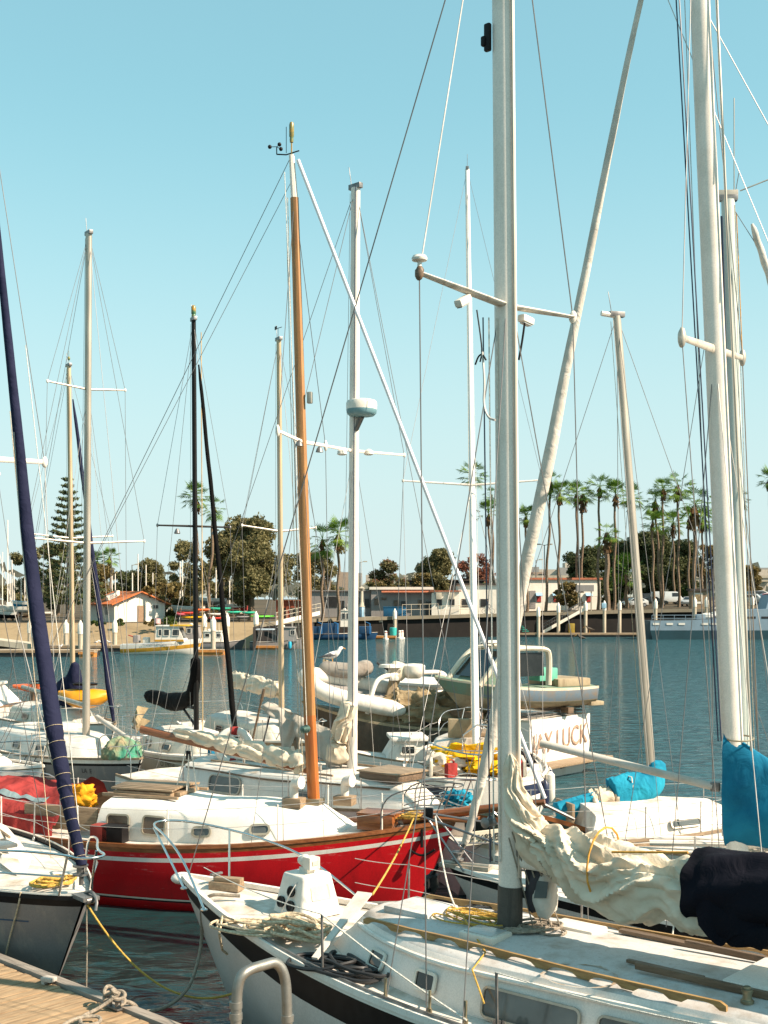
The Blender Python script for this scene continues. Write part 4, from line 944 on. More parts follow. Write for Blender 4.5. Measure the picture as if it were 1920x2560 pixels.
# ================================================================ the other sailboats
def sloop(name, label, fr, hull, mats, cab, m_base, m_top, mm, mr=(.085, .07), spread=None, cabm=None, roofm=None, boomspec=None, furl=None, wins=(), pul=True, stn=True, lines=2, rig=True, deckm=None, near=1, fore=True):
    r = fr.root('sailboat' if name is None else name, label, 'sailboat')
    hull.build(r, *mats); hull.deck(r, deckm or DECKW); hull.rail(r, WHITE if mats[1][0] is not WHITE else TEAK, .04, .04)
    cb = None
    if cab:
        x0, x1, w, h, fs = cab
        wf = lambda x: lerp(w*.45, w, sin(pi/2*min(max((x-x0)/2.2, 0), 1)))
        cb = Cabin(hull, x0, x1, wf, lambda x: lerp(h*.75, h, min(max((x-x0)/2, 0), 1)), front=fs, back=.15, tumble=.1, camber=.12, r=.09)
        cb.build(r, cabm or CREAM, roofm or DECKW)
        for (x, f, w_, h_, g) in wins:
            u = (x-x0-fs*.5)/(x1-x0-fs*.5)
            for sg in (-1, 1): window(r, cb.side(u, f, sg) @ Matrix.Translation((0, 0, .03)), w_, h_, min(w_, h_)*.35, .025, ALUG, g, .02)
    f = fr.t(*m_base); tp = fr.t(*m_top)
    zr = cb.roof(f.x, 0)-.05 if cb and cab[0]+.3 < f.x < cab[1] else hull.sz(f.x)
    f2 = V((f.x, f.y, min(zr, f.z)))
    mast(r, f2, tp, mr[0], mr[1], mm, (1.2, .9), 12)
    a = MB(); a.box(tp+V((0, 0, .03)), (.30, .10, .10)); a.tube([tp+V((.1, 0, 0)), tp+V((.18, 0, .45))], .008, 5); a.build('masthead_fitting', DARKSTEEL, r, bevel=.02)
    if rig:
        c = tp
        hbm = hull.hb(f.x)-.03; zc = hull.sz(f.x)
        if spread:
            ys = []
            for (py, half, lift) in spread:
                t = (tp.z-(H+(1495-py)/3000*fr.w(f).y))/(tp.z-f.z); c0 = tp.lerp(f, t); prev = None
                for sg in (-1, 1):
                    T = c0+V((.05, sg*half, lift)); a = MB(); a.tube([c0, T], [.026, .018], 8, sq=(1.2, .6)); s_ = a.build('spreader', MASTBLK if mm is MASTBLK else (ALUG if mm in (ALUG, ALUT) else ALU), r)
                    b = MB(); b.blob(T, (.03, .035, .05), 8, 6, 0); b.build('spreader_tip', PLASW if mm is not MASTBLK else DARKSTEEL, s_)
                    wire(r, tp, T, .006, WIRE); wire(r, T, V((f.x+.1, sg*hbm, zc)), .006, WIRE)
                    wire(r, c0, V((f.x-.45, sg*hbm, zc)), .005, WIRE); wire(r, c0, V((f.x+.5, sg*hbm, zc)), .005, WIREL)
        else:
            for sg in (-1, 1):
                wire(r, tp, V((f.x+.1, sg*hbm, zc)), .006, WIRE); wire(r, tp.lerp(f, .35), V((f.x+.5, sg*hbm, zc)), .005, WIRE)
        if fore: wire(r, tp, V((.12, 0, hull.sz(0)+.03)), .006, WIRE, 'forestay')
        wire(r, tp, V((hull.L-.1, 0, hull.sz(hull.L)+.05)), .006, WIRE, 'backstay')
        for k in (-1, 1): wire(r, tp+V((.1, .05*k, -.1)), f+V((.15, .12*k, .3)), .005, ROPE if k < 0 else WIREL, 'halyard')
    if pul: pulpit(r, hull, 1.1, .58, .013, STEEL)
    if stn:
        xs = [hull.L*k for k in (.22, .38, .54, .70)]
        for sg in (-1, 1): stanchions(r, hull, xs, sg, .6, .012, STEEL, lines, first=V((1.1, sg*hull.hb(1.1), hull.sz(1.1)+.55)), last=V((hull.L-.6, sg*hull.hb(hull.L-.6), hull.sz(hull.L)+.6)))
        L = hull.L; a = MB(); y = hull.hb(L-.7)-.05; z = hull.sz(L)
        a.tube(arcpts([V((L-.7, y, z)), V((L-.7, y, z+.62)), V((L-.08, hull.hb(L)*.9, z+.64)), V((L-.08, -hull.hb(L)*.9, z+.64)), V((L-.7, -y, z+.62)), V((L-.7, -y, z))], 2), .012, 8); a.build('stern_rail', STEEL, r)
    return r, cb, f, tp
def furled(parent, a, b, r0, r1, m, bulge=1.0, n=50):
    a, b = V(a), V(b); mb = MB(); d = (b-a).normalized()
    sx = d.cross(V((0, 1, 0))).normalized(); sy = d.cross(sx)
    def fn(u, v):
        th = v*2*pi; rr = lerp(r0, r1, u)*(1+.12*sin(th-u*28)+.08*noise.noise(V((u*22, cos(th)*2, sin(th)*2))))*min(1, .45+u*8)*min(1, .45+(1-u)*8)
        return a.lerp(b, u)+sx*cos(th)*rr+sy*sin(th)*rr
    mb.grid(fn, n, 14); return mb.build('furled_headsail', m, parent, smooth=70)
# ---------------------------------------------------------------- second sloop, behind the white one
SB = Fr(.93, 17.0, .893, -.45)
sbh = Hull(10.4, 2.9, (1.40, 1.25, 1.25), tw=.72, umax=.55, rake=1.3, draft=.5)
def second_sloop():
    tip = SB.t(1846, 2140)
    r, cb, f, tp = sloop(None, 'white sailboat behind the foreground one, under a blue boom cover and a furled cream headsail', SB, sbh, ([0, .03, .12], [BLACKP, HULLW], [0, 0, 1]), (2.5, 8.4, .98, .40, .6), (1846, 2150), (1735, -330), ALU, (.115, .105), None, CREAM, DECKW, wins=((5.2, .5, .5, .2, GLASSD), (6.4, .5, .5, .2, GLASSD)), pul=False, stn=False, rig=False)
    # furled headsail to the bow
    p = [SB.t(x, y) for x, y in ((1162, 2108), (1185, 2030), (1215, 1900), (1262, 1680), (1300, 1490), (1375, 1130), (1440, 800), (1500, 500), (1560, 190), (1612, -40), (1650, -220))]
    w = [.052, .058, .078, .088, .088, .085, .060, .052, .040, .034, .03]
    n = 120; pp = []; rr = []
    for i in range(n+1):
        q = i/n*(len(p)-1); k = min(int(q), len(p)-2); pp.append(p[k].lerp(p[k+1], q-k)); rr.append(lerp(w[k], w[k+1], q-k))
    for _ in range(4): pp = [pp[0]]+[(pp[i-1]+pp[i]*2+pp[i+1])/4 for i in range(1, n)]+[pp[-1]]
    a = MB()
    def fn(u, v):
        i = int(round(u*n)); th = v*2*pi; d = (pp[min(i+1, n)]-pp[max(i-1, 0)]).normalized(); sx = d.cross(V((0, 1, 0))).normalized(); sy = d.cross(sx)
        k = rr[i]*(1+.07*sin(th-i*.35)+.06*noise.noise(V((i*.3, cos(th)*2, sin(th)*2)))-(.12 if (i < 26 and i % 5 == 0) else 0))
        return pp[i]+sx*cos(th)*k+sy*sin(th)*k
    a.grid(fn, n, 20); a.build('furled_headsail', SAILG, r, smooth=70)
    a = MB(); a.tube([V((.08, 0, 1.4)), p[0]], .03, 8); a.lathe([(.09, 0), (.09, .02), (.05, .03), (.05, .09), (.09, .10), (.09, .12)], V((.12, 0, 1.50)), 14); a.build('furling_drum', DARKSTEEL, r)
    # spreaders, wires
    c0 = SB.t(1787, 873); tips = [V((c0.x-.05, -1.62, c0.z-.16)), V((c0.x+.05, 1.65, c0.z+.18))]
    for T in tips:
        a = MB(); a.tube([c0, T], [.045, .03], 8, sq=(1.3, .6)); s_ = a.build('spreader', SPREAD2, r)
        b = MB(); b.blob(T, (.05, .05, .12), 10, 10, .05); b.build('spreader_boot', ALUG, s_)
        sg = 1 if T.y > 0 else -1
        wire(r, tp, T, .006, WIRE); wire(r, T, V((f.x+.1, sg*1.35, 1.28)), .006, WIRE); wire(r, c0, V((f.x-.6, sg*1.32, 1.28)), .006, WIRE); wire(r, c0, V((f.x+.6, sg*1.38, 1.28)), .006, WIREL)
    for x0, x1, m_ in ((1694, 1800, NAVY), (1702, 1808, NAVY)): wire(r, SB.t(x0, -20)+V((0, -.12, 0)), SB.t(x1, 1850)+V((0, -.12, 0)), .009, m_, 'halyard')
    wire(r, SB.t(1690, 0)+V((.1, .05, 0)), SB.t(1806, 1840)+V((-.1, -.1, 0)), .006, WIREL, 'halyard')
    a = MB(); a.tube([SB.t(1757, -300)+V((.11, -.03, 0)), SB.t(1858, 1900)+V((.11, -.03, 0))], .017, 6); a.build('sail_track', ALUG, r)
    wire(r, tp, V((10.2, 0, 1.3)), .006, WIRE, 'backstay')
    wire(r, SB.t(1670, 0), SB.t(1935, 640), .006, WIREL, 'stay'); wire(r, SB.t(1765, 30), SB.t(1930, 330), .007, WIREL, 'stay')
    # whisker pole carried forward of the mast
    a = MB(); A = SB.t(1806, 1968)+V((-.12, 0, 0)); B = SB.t(1352, 1858); a.tube([A, B], .052, 12); a.build('whisker_pole', POLE, r)
    a = MB(); a.box(A+V((.03, 0, 0)), (.12, .09, .12)); a.build('pole_fitting', DARKSTEEL, r, bevel=.02)
    # boom and blue cover
    b0 = V((f.x+.1, 0, 2.14)); b1 = V((9.0, 0, 2.18)); a = MB(); a.tube([b0, b1], .06, 10); a.build('boom', ALU, r)
    def cv(u, v):
        x = lerp(f.x-.16, 8.8, u**1.3); top = 3.56-1.15*min(1, max(0., (x-f.x+.16)/2.0))**.85 if x < f.x+1.9 else 2.40
        if x > f.x+1.84: top = lerp(2.41, 2.38, (x-f.x)/5)
        bot = 2.06+.04*noise.noise(V((x*3, 1, 1)))
        th = v*2*pi; hw = .17+.05*sin(pi*min(u*3, 1))
        zz = lerp(bot, top, (1-cos(th))/2); k = sin(th)
        fold = .028*sin(zz*9-x*7.5)+.04*noise.noise(V((x*1.6-zz*2.2, zz*1.2, 4+k)))
        wd = max(hw*(1-.55*((1-cos(th))/2)**2), .155 if x < f.x+.25 else 0)
        return V((x-.02*abs(k), k*wd+fold*(1 if k > 0 else -1)*abs(k), zz))
    a = MB(); a.grid(cv, 70, 30); a.build('boom_cover', BLUEC, r, smooth=75)
    a = MB(); q = SB.t(1850, 1828); a.tube([q+V((.17*cos(t), .17*sin(t), -.09+.02*sin(t))) for t in np.linspace(0, 2*pi, 15)[:-1]], .011, 5, closed=True); a.build('cover_lashing', BRASS, r)
    # bow rail of dark tube: two long rails each side
    a = MB(); hb = sbh.hb
    rail = [V((1.7, -.85, 1.35)), V((1.55, -.82, 1.82)), V((.7, -.5, 1.95)), V((-.05, -.24, 2.05)), V((-.38, -.14, 2.10)), V((-.38, .14, 2.10)), V((-.05, .24, 2.05)), V((.7, .5, 1.95)), V((1.55, .82, 1.85)), V((1.7, .85, 1.35))]
    a.tube(arcpts(rail, 3), .0165, 8); a.tube([V((.3, -.2, 1.40)), V((-.28, -.14, 2.08))], .0155, 8); a.tube([V((.3, .2, 1.40)), V((-.28, .14, 2.08))], .0155, 8)
    a.tube(arcpts([V((1.6, -.84, 1.62)), V((.6, -.44, 1.70)), V((.15, -.12, 1.72)), V((.15, .12, 1.72)), V((.6, .44, 1.70)), V((1.6, .84, 1.62))], 2), .012, 6); a.build('pulpit', CHROMED, r)
    a = MB(); a.box(V((-.34, .02, 2.12)), (.14, .12, .16), .4); a.build('bow_light', BLACKP, r, bevel=.03)
    a = MB(); a.box((.25, 0, 1.43), (.75, .2, .05)); a.tube([V((-.12, 0, 1.46)), V((.6, 0, 1.46))], .025, 8); a.build('bow_roller', ALUG, r)
    a = MB(); sh = [V((.05, 0, 1.42)), V((-.18, 0, 1.40)), V((-.28, 0, 1.22))]; a.tube(sh, .03, 8); a.blob((-.28, 0, 1.14), (.08, .16, .14), 14, 10, .2, 2, 3); a.build('anchor', BLACKP, r)
    for sg in (-1, 1): stanchions(r, sbh, [3.2, 4.9, 6.6, 8.3], sg, .62, .013, STEEL, 2, first=V((1.55, sg*.84, 1.84)))
    hull_text(r, sbh, 'CF', 1.35, 1.05, -1, .15, BLKL, .9)
    # deck gear: vents, hatch, winches, spar and rope on the coachroof
    for x, y in ((3.0, .0), (3.7, -.4)):
        a = MB(); a.box((x, y, cb.roof(x, y)+.03), (.45, .42, .07)); a.build('hatch', PLASW, r, bevel=.02)
    for x, y in ((5.0, .5), (5.6, -.55), (6.6, -.5)):
        a = MB(); a.lathe([(.06, 0), (.06, .02), (.045, .03), (.04, .08), (.055, .12), (.03, .14)], (x, y, cb.roof(x, y)-.01), 14); a.build('winch', CHROME, r)
    return r, cb, f
SPREAD2 = dirty('weathered_spreader', (.50, .45, .37), (.22, .18, .13), .6, .7, 6., False)
POLE = dirty('pole_alloy', (.52, .48, .42), (.30, .24, .17), .5, .7, 3., False)
CHROMED = mat('dull_rail', (.26, .25, .25), .35, .8, var=.2)
sb_root, sb_cab, sb_f = second_sloop()
# ---------------------------------------------------------------- white sloop with radar, behind the red one
WS = Fr(1.75, 21.4, -.74, .672)
wsh = Hull(9.6, 3.0, (1.40, 1.18, 1.2), tw=.7, umax=.55, rake=1.2, draft=.5)
def radar_sloop():
    r, cb, f, tp = sloop(None, 'white sailboat with a radar dome on its mast, berthed right behind the red sailboat', WS, wsh, ([0, .03, .3], [WHITE, NAVY], [0, 0, 0]), (1.25, 7.4, 1.05, .52, .5), (880, 1948), (889, 470), ALU, (.095, .085), ((1128, 1.55, .06),), WHITE, DECKW, wins=((3.6, .5, .55, .2, GLASSG), (5.9, .55, 1.0, .36, GLASSG)), pul=True)
    # wooden hatch, raised aft trunk and bead line
    a = MB(); a.box((2.15, 0, cb.roof(2.2, 0)+.03), (.95, .85, .14)); h_ = a.build('fore_hatch', TEAKD, r, bevel=.02)
    a = MB(); a.box((2.15, 0, cb.roof(2.2, 0)+.115), (1.02, .92, .03)); a.build('hatch_lid', TEAK, h_, bevel=.006)
    pts = [cb.side(u, 1.02, 1) @ V((0, .02*sin(u*9), .02)) for u in np.linspace(.02, .98, 24)]; pipe(r, pts, .018, TEAKD, 'trim_bead')
    a = MB()
    for y in (-.75, .75): a.tube([V((3.0, y, cb.roof(3., y)+.07)), V((6.6, y, cb.roof(6.6, y)+.07))], .022, 6)
    a.build('handrail', TEAK, r)
    # radar on a bracket
    q = WS.t(885, 1065)+V((-.22, 0, 0)); rd = WS.t(898, 1042)+V((-.12, .06, 0))
    a = MB(); a.lathe([(.10, -.02), (.24, .0), (.29, .05), (.30, .12)], rd, 22); o = a.build('radar', GREYTEALP, r)
    b = MB(); b.lathe([(.30, .12), (.302, .24), (.28, .29), (.20, .315), (.02, .32)], rd, 22); b.build('dome', PLASW, o)
    b = MB(); b.tube([rd+V((0, 0, -.01)), WS.t(884, 1090)], [.06, .04], 8); b.build('bracket', DARKSTEEL, o)
    for k, x in enumerate((855, 922)):
        p = WS.t(x, 1138, -.4 if x > 880 else .35); a = MB(); a.lathe([(.03, .12), (.09, .08), (.10, .02), (.06, 0)], p, 12); a.build('spreader_light', PLASW, r)
    wire(r, WS.t(888, 470)+V((-.1, .1, 0)), WS.t(884, 1840)+V((-.1, .14, 0)), .009, NAVY, 'halyard')
    # boom with a loosely draped grey sail
    b0 = WS.t(872, 1865); b1 = WS.t(668, 1772); a = MB(); a.tube([b0, b1+V((.15, 0, .03))], .055, 10); a.build('boom', ALUG, r)
    a = MB()
    def dr(u, v, sg):
        c = b0.lerp(b1, u*.98+.01)+V((0, 0, .16)); k = v
        low = lerp(.70, .15, u**1.2)*(1+.35*noise.noise(V((u*7, sg, 2)))) if u < .75 else .22
        if .62 < u < .78: low = 1.05*(1-abs(u-.70)/.10)+.2
        w = .15*sin(pi*min(k*1.4, .5))+.10*noise.noise(V((u*9, k*2, sg)))+.05*sin(u*34+k*3)*k
        return c+V((.04*noise.noise(V((u*3, k*4, 7))), sg*w, -k*low+.06*noise.noise(V((u*9, 0, 0)))))
    for sg in (-1, 1): a.grid(lambda u, v: dr(u, v, sg), 44, 12)
    a.build('mainsail', cloth('sailcloth_drab', (.46, .41, .34), (.34, .30, .245), wrinkle=2.5, strength=1.), r, smooth=75)
    pa = [b0+V((-.05, 0, .9)), b0+V((.0, .1, .5)), b0+V((.15, .12, .1)), b0+V((.12, .15, -.35))]
    bundle(pa, .22, .17, 5, 40, 26, .5, endtaper=.08).build('sail_luff', SAIL, r, smooth=75)
    return r, cb
GREYTEALP = mat('radar_base', (.16, .30, .33), .4, var=.2)
ws_root, ws_cab = radar_sloop()
# ---------------------------------------------------------------- grey sloop, back left
GB = Fr(-5.7, 28.1, -.62, .785)
gbh = Hull(9.0, 2.9, (1.42, 1.2, 1.2), tw=.7, umax=.55, rake=1.1, draft=.5)
def grey_back():
    r, cb, f, tp = sloop(None, 'dark grey sailboat with white cabin and bare alloy mast, two spreaders, left rear', GB, gbh, ([0, .03, .10, .16], [WHITE, HULLGREY, BLACKP], [0, 0, 2, 1]), (1.9, 7., 1.0, .45, .5), (215, 1842), (222, 585), ALUG, (.10, .085), ((975, 1.05, .1), (1358, 1.62, .1)), WHITE, DECKW, wins=((3.7, .5, .42, .2, GLASSD), (5.2, .5, .42, .2, GLASSD)))
    a = MB(); b0 = f+V((.1, 0, .75)); a.tube([f+V((-.1, -.25, .5)), V((.6, -.2, 1.7))], .06, 10); a.build('spinnaker_pole', POLE, r)
    a = MB(); a.box((4.6, .0, cb.roof(4.6, 0)+.06), (1.0, .9, .12)); a.build('companion_hatch', PLASW, r, bevel=.02)
    a = MB(); a.tube([f+V((.1, 0, .8)), V((7.2, 0, 2.7))], .06, 10); a.build('boom', ALUG, r)
    hull_text(r, gbh, 'LA  E', 1.5, 1.0, 1, .16, BLKL, .9)
    return r
gb_root = grey_back()
# ---------------------------------------------------------------- beige sloop with the black mast
BB = Fr(-3.55, 29.3, -.47, .885)
bbh = Hull(7.2, 2.6, (1.28, 1.10, 1.12), tw=.75, umax=.55, rake=.9, draft=.5)
def black_mast():
    r, cb, f, tp = sloop(None, 'beige-hulled sailboat with a black mast, black boom cover and black furled headsail', BB, bbh, ([0, .05, .09, .14], [CREAM, TEAKD, HULLBEIGE], [0, 0, 1, 2]), (1.8, 5.4, .9, .42, .5), (491, 1836), (484, 800), MASTBLK, (.075, .065), ((1315, 1.02, .0),), CREAM, DECKW, wins=((3.3, .5, .4, .2, GLASSD), (4.6, .5, .4, .2, GLASSD)), fore=True)
    furled(r, V((.10, 0, 1.45)), BB.t(497, 912), .075, .045, BLKC)
    a = MB(); a.lathe([(.05, 0), (.06, .06), (.05, .1), (.065, .12), (.065, .3), (.04, .34)], tp+V((0, 0, .05)), 12); a.build('masthead_light', AMBERL, r)
    for k in (-.55, .5):
        c0 = BB.t(488, 1318); a = MB(); a.lathe([(.03, .14), (.05, .11), (.085, .02), (.07, 0)], c0+V((0, k, -.19)), 10); a.build('spreader_light', DARKSTEEL, r)
    wire(r, BB.t(495, 830)+V((.0, -.09, 0)), BB.t(499, 1830)+V((0, -.09, 0)), .014, TANROPE, 'halyard')
    # boom cover: climbs the mast, thick along the boom
    b0 = f+V((.0, 0, .0)); q = BB.t(490, 1765); e = BB.t(372, 1738)
    pts = [BB.t(489, 1640), BB.t(488, 1690), BB.t(480, 1740), BB.t(455, 1752), BB.t(420, 1752), BB.t(395, 1742), e]
    bundle(pts, lambda u: lerp(.12, .17, min(1, u*3)), lambda u: lerp(.14, .23, min(1, u*2.2)) if u < .5 else lerp(.23, .17, (u-.5)*2), 17, 60, 24, .10, endtaper=.02, bot=1.2).build('boom_cover', BLKC, r, smooth=75)
    a = MB(); a.tube([BB.t(486, 1770), e], .05, 8); a.tube([BB.t(452, 1762), f+V((.15, 0, .25))], .035, 8); a.build('boom', MASTBLK, r)
    a = MB(); a.box((3.1, 0, cb.roof(3.1, 0)+.05), (1.3, .8, .10)); a.build('companion_hatch', WHITE, r, bevel=.02)
    a = MB(); a.box((3.1, .42, cb.roof(3.1, .4)+.05), (1.3, .04, .10)); a.box((3.1, -.42, cb.roof(3.1, .4)+.05), (1.3, .04, .10)); a.build('hatch_runner', VARNO, r, bevel=.005)
    hull_text(r, bbh, 'CF 7792 HJ', 2.6, .86, 1, .17, BLKL, .9)
    a = MB(); a.add([(7.5, .5, 1.5), (7.9, .2, 1.95), (8.1, -.2, 1.85), (7.55, .3, 1.42)], [(0, 1, 2, 3)]); a.add([(7.5, .5, 1.35), (7.8, .1, 1.6), (8.2, -.3, 1.45), (7.6, .3, 1.2)], [(0, 1, 2, 3)]); a.tube([V((7.3, .4, 1.2)), V((7.6, .4, 1.55))], .03, 6); a.build('wind_vane', TANC, r)
    # outboard bracket board on the transom
    a = MB(); a.box((7.24, .5, .65), (.08, .5, .75)); a.build('rudder_board', WHITE, r, bevel=.01)
    return r, f
VARNO = wood('golden_varnish', (.34, .17, .04), (.50, .28, .08), coat=.4)
TANROPE = mat('tan_line', (.50, .34, .16), .8, var=.3)
bb_root, bb_f = black_mast()
# ---------------------------------------------------------------- sloop with the tan mast, behind the wooden one
TB = Fr(-1.75, 32.0, -.50, .866)
tbh = Hull(8.2, 2.7, (1.35, 1.15, 1.2), tw=.7, umax=.55, rake=1., draft=.5)
def tan_mast():
    r, cb, f, tp = sloop(None, 'white sailboat with slim tan mast and V-shaped spreaders, behind the wooden mast', TB, tbh, ([0, .03, .10], [TEAK, WHITE, NAVY], [0, 0, 1]), (1.9, 6., .95, .48, .5), (704, 1800), (697, 850), ALUT, (.085, .07), ((1328, 1.15, .14),), CREAM, DECKW, wins=((3.2, .5, .5, .22, GLASSD), (4.7, .5, .5, .22, GLASSD)))
    a = MB(); a.tube([tp+V((.05, 0, .0)), tp+V((.05, 0, .35))], .008, 5); a.tube([tp+V((.22, 0, .36)), tp+V((-.2, 0, .33))], .010, 5); a.box(tp+V((.2, 0, .38)), (.14, .01, .10)); a.build('wind_vane', BLACKP, r)
    b0 = f+V((.1, 0, .7)); b1 = V((6.2, 0, 2.6)); a = MB(); a.tube([b0, b1], .055, 8); a.build('boom', ALUT, r)
    bundle([b0.lerp(b1, t)+V((0, 0, .12)) for t in np.linspace(.02, .95, 9)], .2, .24, 31, 60, 26, .4, ties=(.3, .6), endtaper=.06).build('mainsail', SAIL, r, smooth=75)
    a = MB(); bundle([V((6.6, -.3, 1.9)), V((6.9, 0, 2.0)), V((7.1, .4, 1.9))], .3, .34, 33, 30, 20, .4, endtaper=.2)
    return r
tb_root = tan_mast()
# ---------------------------------------------------------------- sloop with a navy sail cover, far left
NB = Fr(-8.3, 37.0, -.62, .785)
nbh = Hull(9.2, 2.9, (1.3, 1.1, 1.12), tw=.7, umax=.55, rake=1., draft=.5)
def navy_cover():
    r, cb, f, tp = sloop(None, 'white sailboat with golden-tan mast and a navy sail cover, furthest left mast', NB, nbh, ([0, .03, .10], [WHITE, NAVY], [0, 0, 0]), (1.9, 6.4, .95, .42, .5), (183, 1800), (172, 915), ALUT, (.09, .075), ((1345, 1.5, .12),), CREAM, DECKW, wins=((3.4, .5, .5, .2, GLASSD), (4.9, .5, .5, .2, GLASSD)))
    pts = [NB.t(188, 1655), NB.t(186, 1690), NB.t(180, 1720), NB.t(170, 1735), NB.t(160, 1745), NB.t(150, 1750)]
    bundle(pts, lambda u: lerp(.10, .44, min(1, u*1.6)), lambda u: lerp(.10, .55, min(1, u*1.7)), 44, 40, 24, .10, endtaper=.03).build('boom_cover', NAVYC, r, smooth=75)
    a = MB(); a.tube([NB.t(183, 1755), NB.t(150, 1765)], .06, 8); a.build('boom', ALU, r)
    furled(r, V((.1, 0, 1.4)), tp.lerp(V((.1, 0, 1.4)), .1), .10, .05, NAVYC)
    a = MB(); a.tube([tp+V((0, 0, .02)), tp+V((0, 0, .5))], .008, 5); a.blob(tp+V((0, 0, .25)), (.05, .05, .07), 8, 6, 0); a.build('masthead_light', AMBERL, r)
    return r
nb_root = navy_cover()
# ---------------------------------------------------------------- small sailboat with the turquoise cover, right
BS = Fr(8.2, 23.8, -.96, -.27)
bsh = Hull(7.4, 2.6, (1.0, .86, .88), tw=.75, umax=.55, rake=.8, draft=.4)
def blue_small():
    r, cb, f, tp = sloop(None, 'small white sailboat with turquoise boom cover and leaning alloy mast, right of centre', BS, bsh, ([0, .03, .10], [WHITE, HULLW, NAVY], [0, 0, 1]), (1.2, 4.9, .92, .42, .8), (1634, 1985), (1542, 790), ALUG, (.075, .065), None, WHITE, DECKW, wins=((3.0, .55, .7, .17, GLASSG),), pul=True)
    tpa = tp; a = MB(); a.tube([tp, tp+V((.32, 0, .03))], .05, 8); a.build('masthead_crane', ALU, r)
    b0 = BS.t(1640, 1968); b1 = BS.t(1386, 2036); a = MB(); a.tube([b0, b1], .045, 8); a.build('boom', ALU, r)
    up = V((0, 0, .06))
    bundle([b0.lerp(b1, t)+up for t in np.linspace(.36, .66, 8)], .17, .19, 51, 50, 26, .5, ties=(.3, .8), endtaper=.06, droop=.12).build('mainsail', SAIL, r, smooth=75)
    c1 = bundle([BS.t(1634, 1900), BS.t(1632, 1925), BS.t(1622, 1950)]+[b0.lerp(b1, t)+V((0, 0, .14-.1*t)) for t in (.12, .24, .36, .46)], lambda u: lerp(.10, .24, min(1, u*2.0)), lambda u: lerp(.09, .30, min(1, u*1.7)), 53, 50, 26, .16, endtaper=.05, droop=.14)
    c1.build('boom_cover', TURQC, r, smooth=75)
    bundle([b0.lerp(b1, t)+V((0, 0, .05)) for t in (.56, .7, .85, 1.0)], .17, .17, 55, 40, 22, .2, endtaper=.06, droop=.05).build('cover_tail', TURQC, r, smooth=75)
    a = MB(); a.box((5.0, 0, 1.15), (.06, .75, .5)); a.build('companion_board', TEAK, r, bevel=.01)
    a = MB(); a.tube([b0+V((.55, .2, -.2)), b0+V((.62, .2, .25)), b0+V((.68, -.2, .25)), b0+V((.8, -.2, -.2))], .014, 6); a.build('sail_tie', ROPEW, r)
    return r
bs_root = blue_small()
# ---------------------------------------------------------------- low white sailboat at the right edge
RR = Fr(3.9, 20.1, .985, -.05)
rrh = Hull(8.6, 2.2, (1.02, .95, 1.0), tw=.7, umax=.55, rake=.8, draft=.4)
def right_edge():
    r, cb, f, tp = sloop(None, 'low white sailboat at the right edge with pale green-white mast and wide masthead bracket', RR, rrh, ([0, .03, .10], [WHITE, HULLW, NAVY], [0, 0, 1]), (2.4, 6.4, .7, .22, .8), (1866, 2120), (1820, 500), ALUGR, (.10, .095), None, WHITE, DECKW, pul=False, stn=True)
    a = MB(); a.box(tp+V((-.05, 0, .08)), (.42, .08, .16)); a.tube([tp+V((.1, 0, .15)), tp+V((.1, 0, 1.7))], .010, 6); a.tube([tp+V((.2, 0, .15)), tp+V((.9, 0, .42))], .012, 6); a.build('masthead_bracket', ALUG, r, bevel=.01)
    wire(r, tp+V((-.13, -.1, -.3)), f+V((-.15, -.1, .4)), .02, NAVY, 'halyard'); wire(r, tp+V((.15, .05, -.2)), f+V((.25, 0, .4)), .009, ORGROPE, 'halyard')
    furled(r, RR.t(1960, 800), RR.t(1880, 560), .07, .05, SAILG, n=20)
    a = MB(); a.tube([V((.5, -.25, 1.16)), V((2.6, -.5, 1.2))], .05, 8); a.tube([V((.6, -.1, 1.2)), V((2.9, -.3, 1.24))], .045, 8); a.build('lashed_spars', ALU, r)
    return r
ALUGR = dirty('mast_green_white', (.56, .60, .54), (.38, .40, .33), .42, .5, 1.5)
rr_root = right_edge()
a = coil(RR.w((2.2, .1, 1.06)), .42, 9, .02, 61, sx=1.4, sy=.6, height=.08); solo('rope_coil', a, ROPEW, 'white rope coils on the low white sailboat\'s foredeck, right side', 'rope')
# ================================================================ the far shore
LEAFD = leafmat('leaf_dark', (.038, .052, .022), (.072, .088, .034), (.13, .13, .05))
LEAFO = leafmat('leaf_olive', (.085, .080, .034), (.150, .135, .058), (.23, .20, .085))
LEAFB = leafmat('leaf_brown_green', (.085, .065, .024), (.16, .12, .042), (.24, .18, .065))
LEAFG = leafmat('leaf_green', (.025, .045, .012), (.06, .095, .02), (.13, .15, .03))
LEAFR = leafmat('leaf_coral', (.12, .05, .03), (.20, .085, .05), (.30, .10, .06))
LEAFP = leafmat('leaf_palm', (.045, .095, .015), (.11, .20, .025), (.21, .29, .045))
LEAFN = leafmat('leaf_norfolk', (.050, .070, .032), (.09, .115, .048), (.15, .155, .06))
BARK = wood('bark', (.08, .055, .035), (.20, .145, .095), (6, 6, 1), 2., .9)
BARKP = wood('palm_bark', (.10, .065, .04), (.24, .165, .105), (2, 2, 9), 1.2, .9)
SKIRT = leafmat('dead_frond', (.06, .035, .015), (.14, .075, .03), (.22, .12, .05))
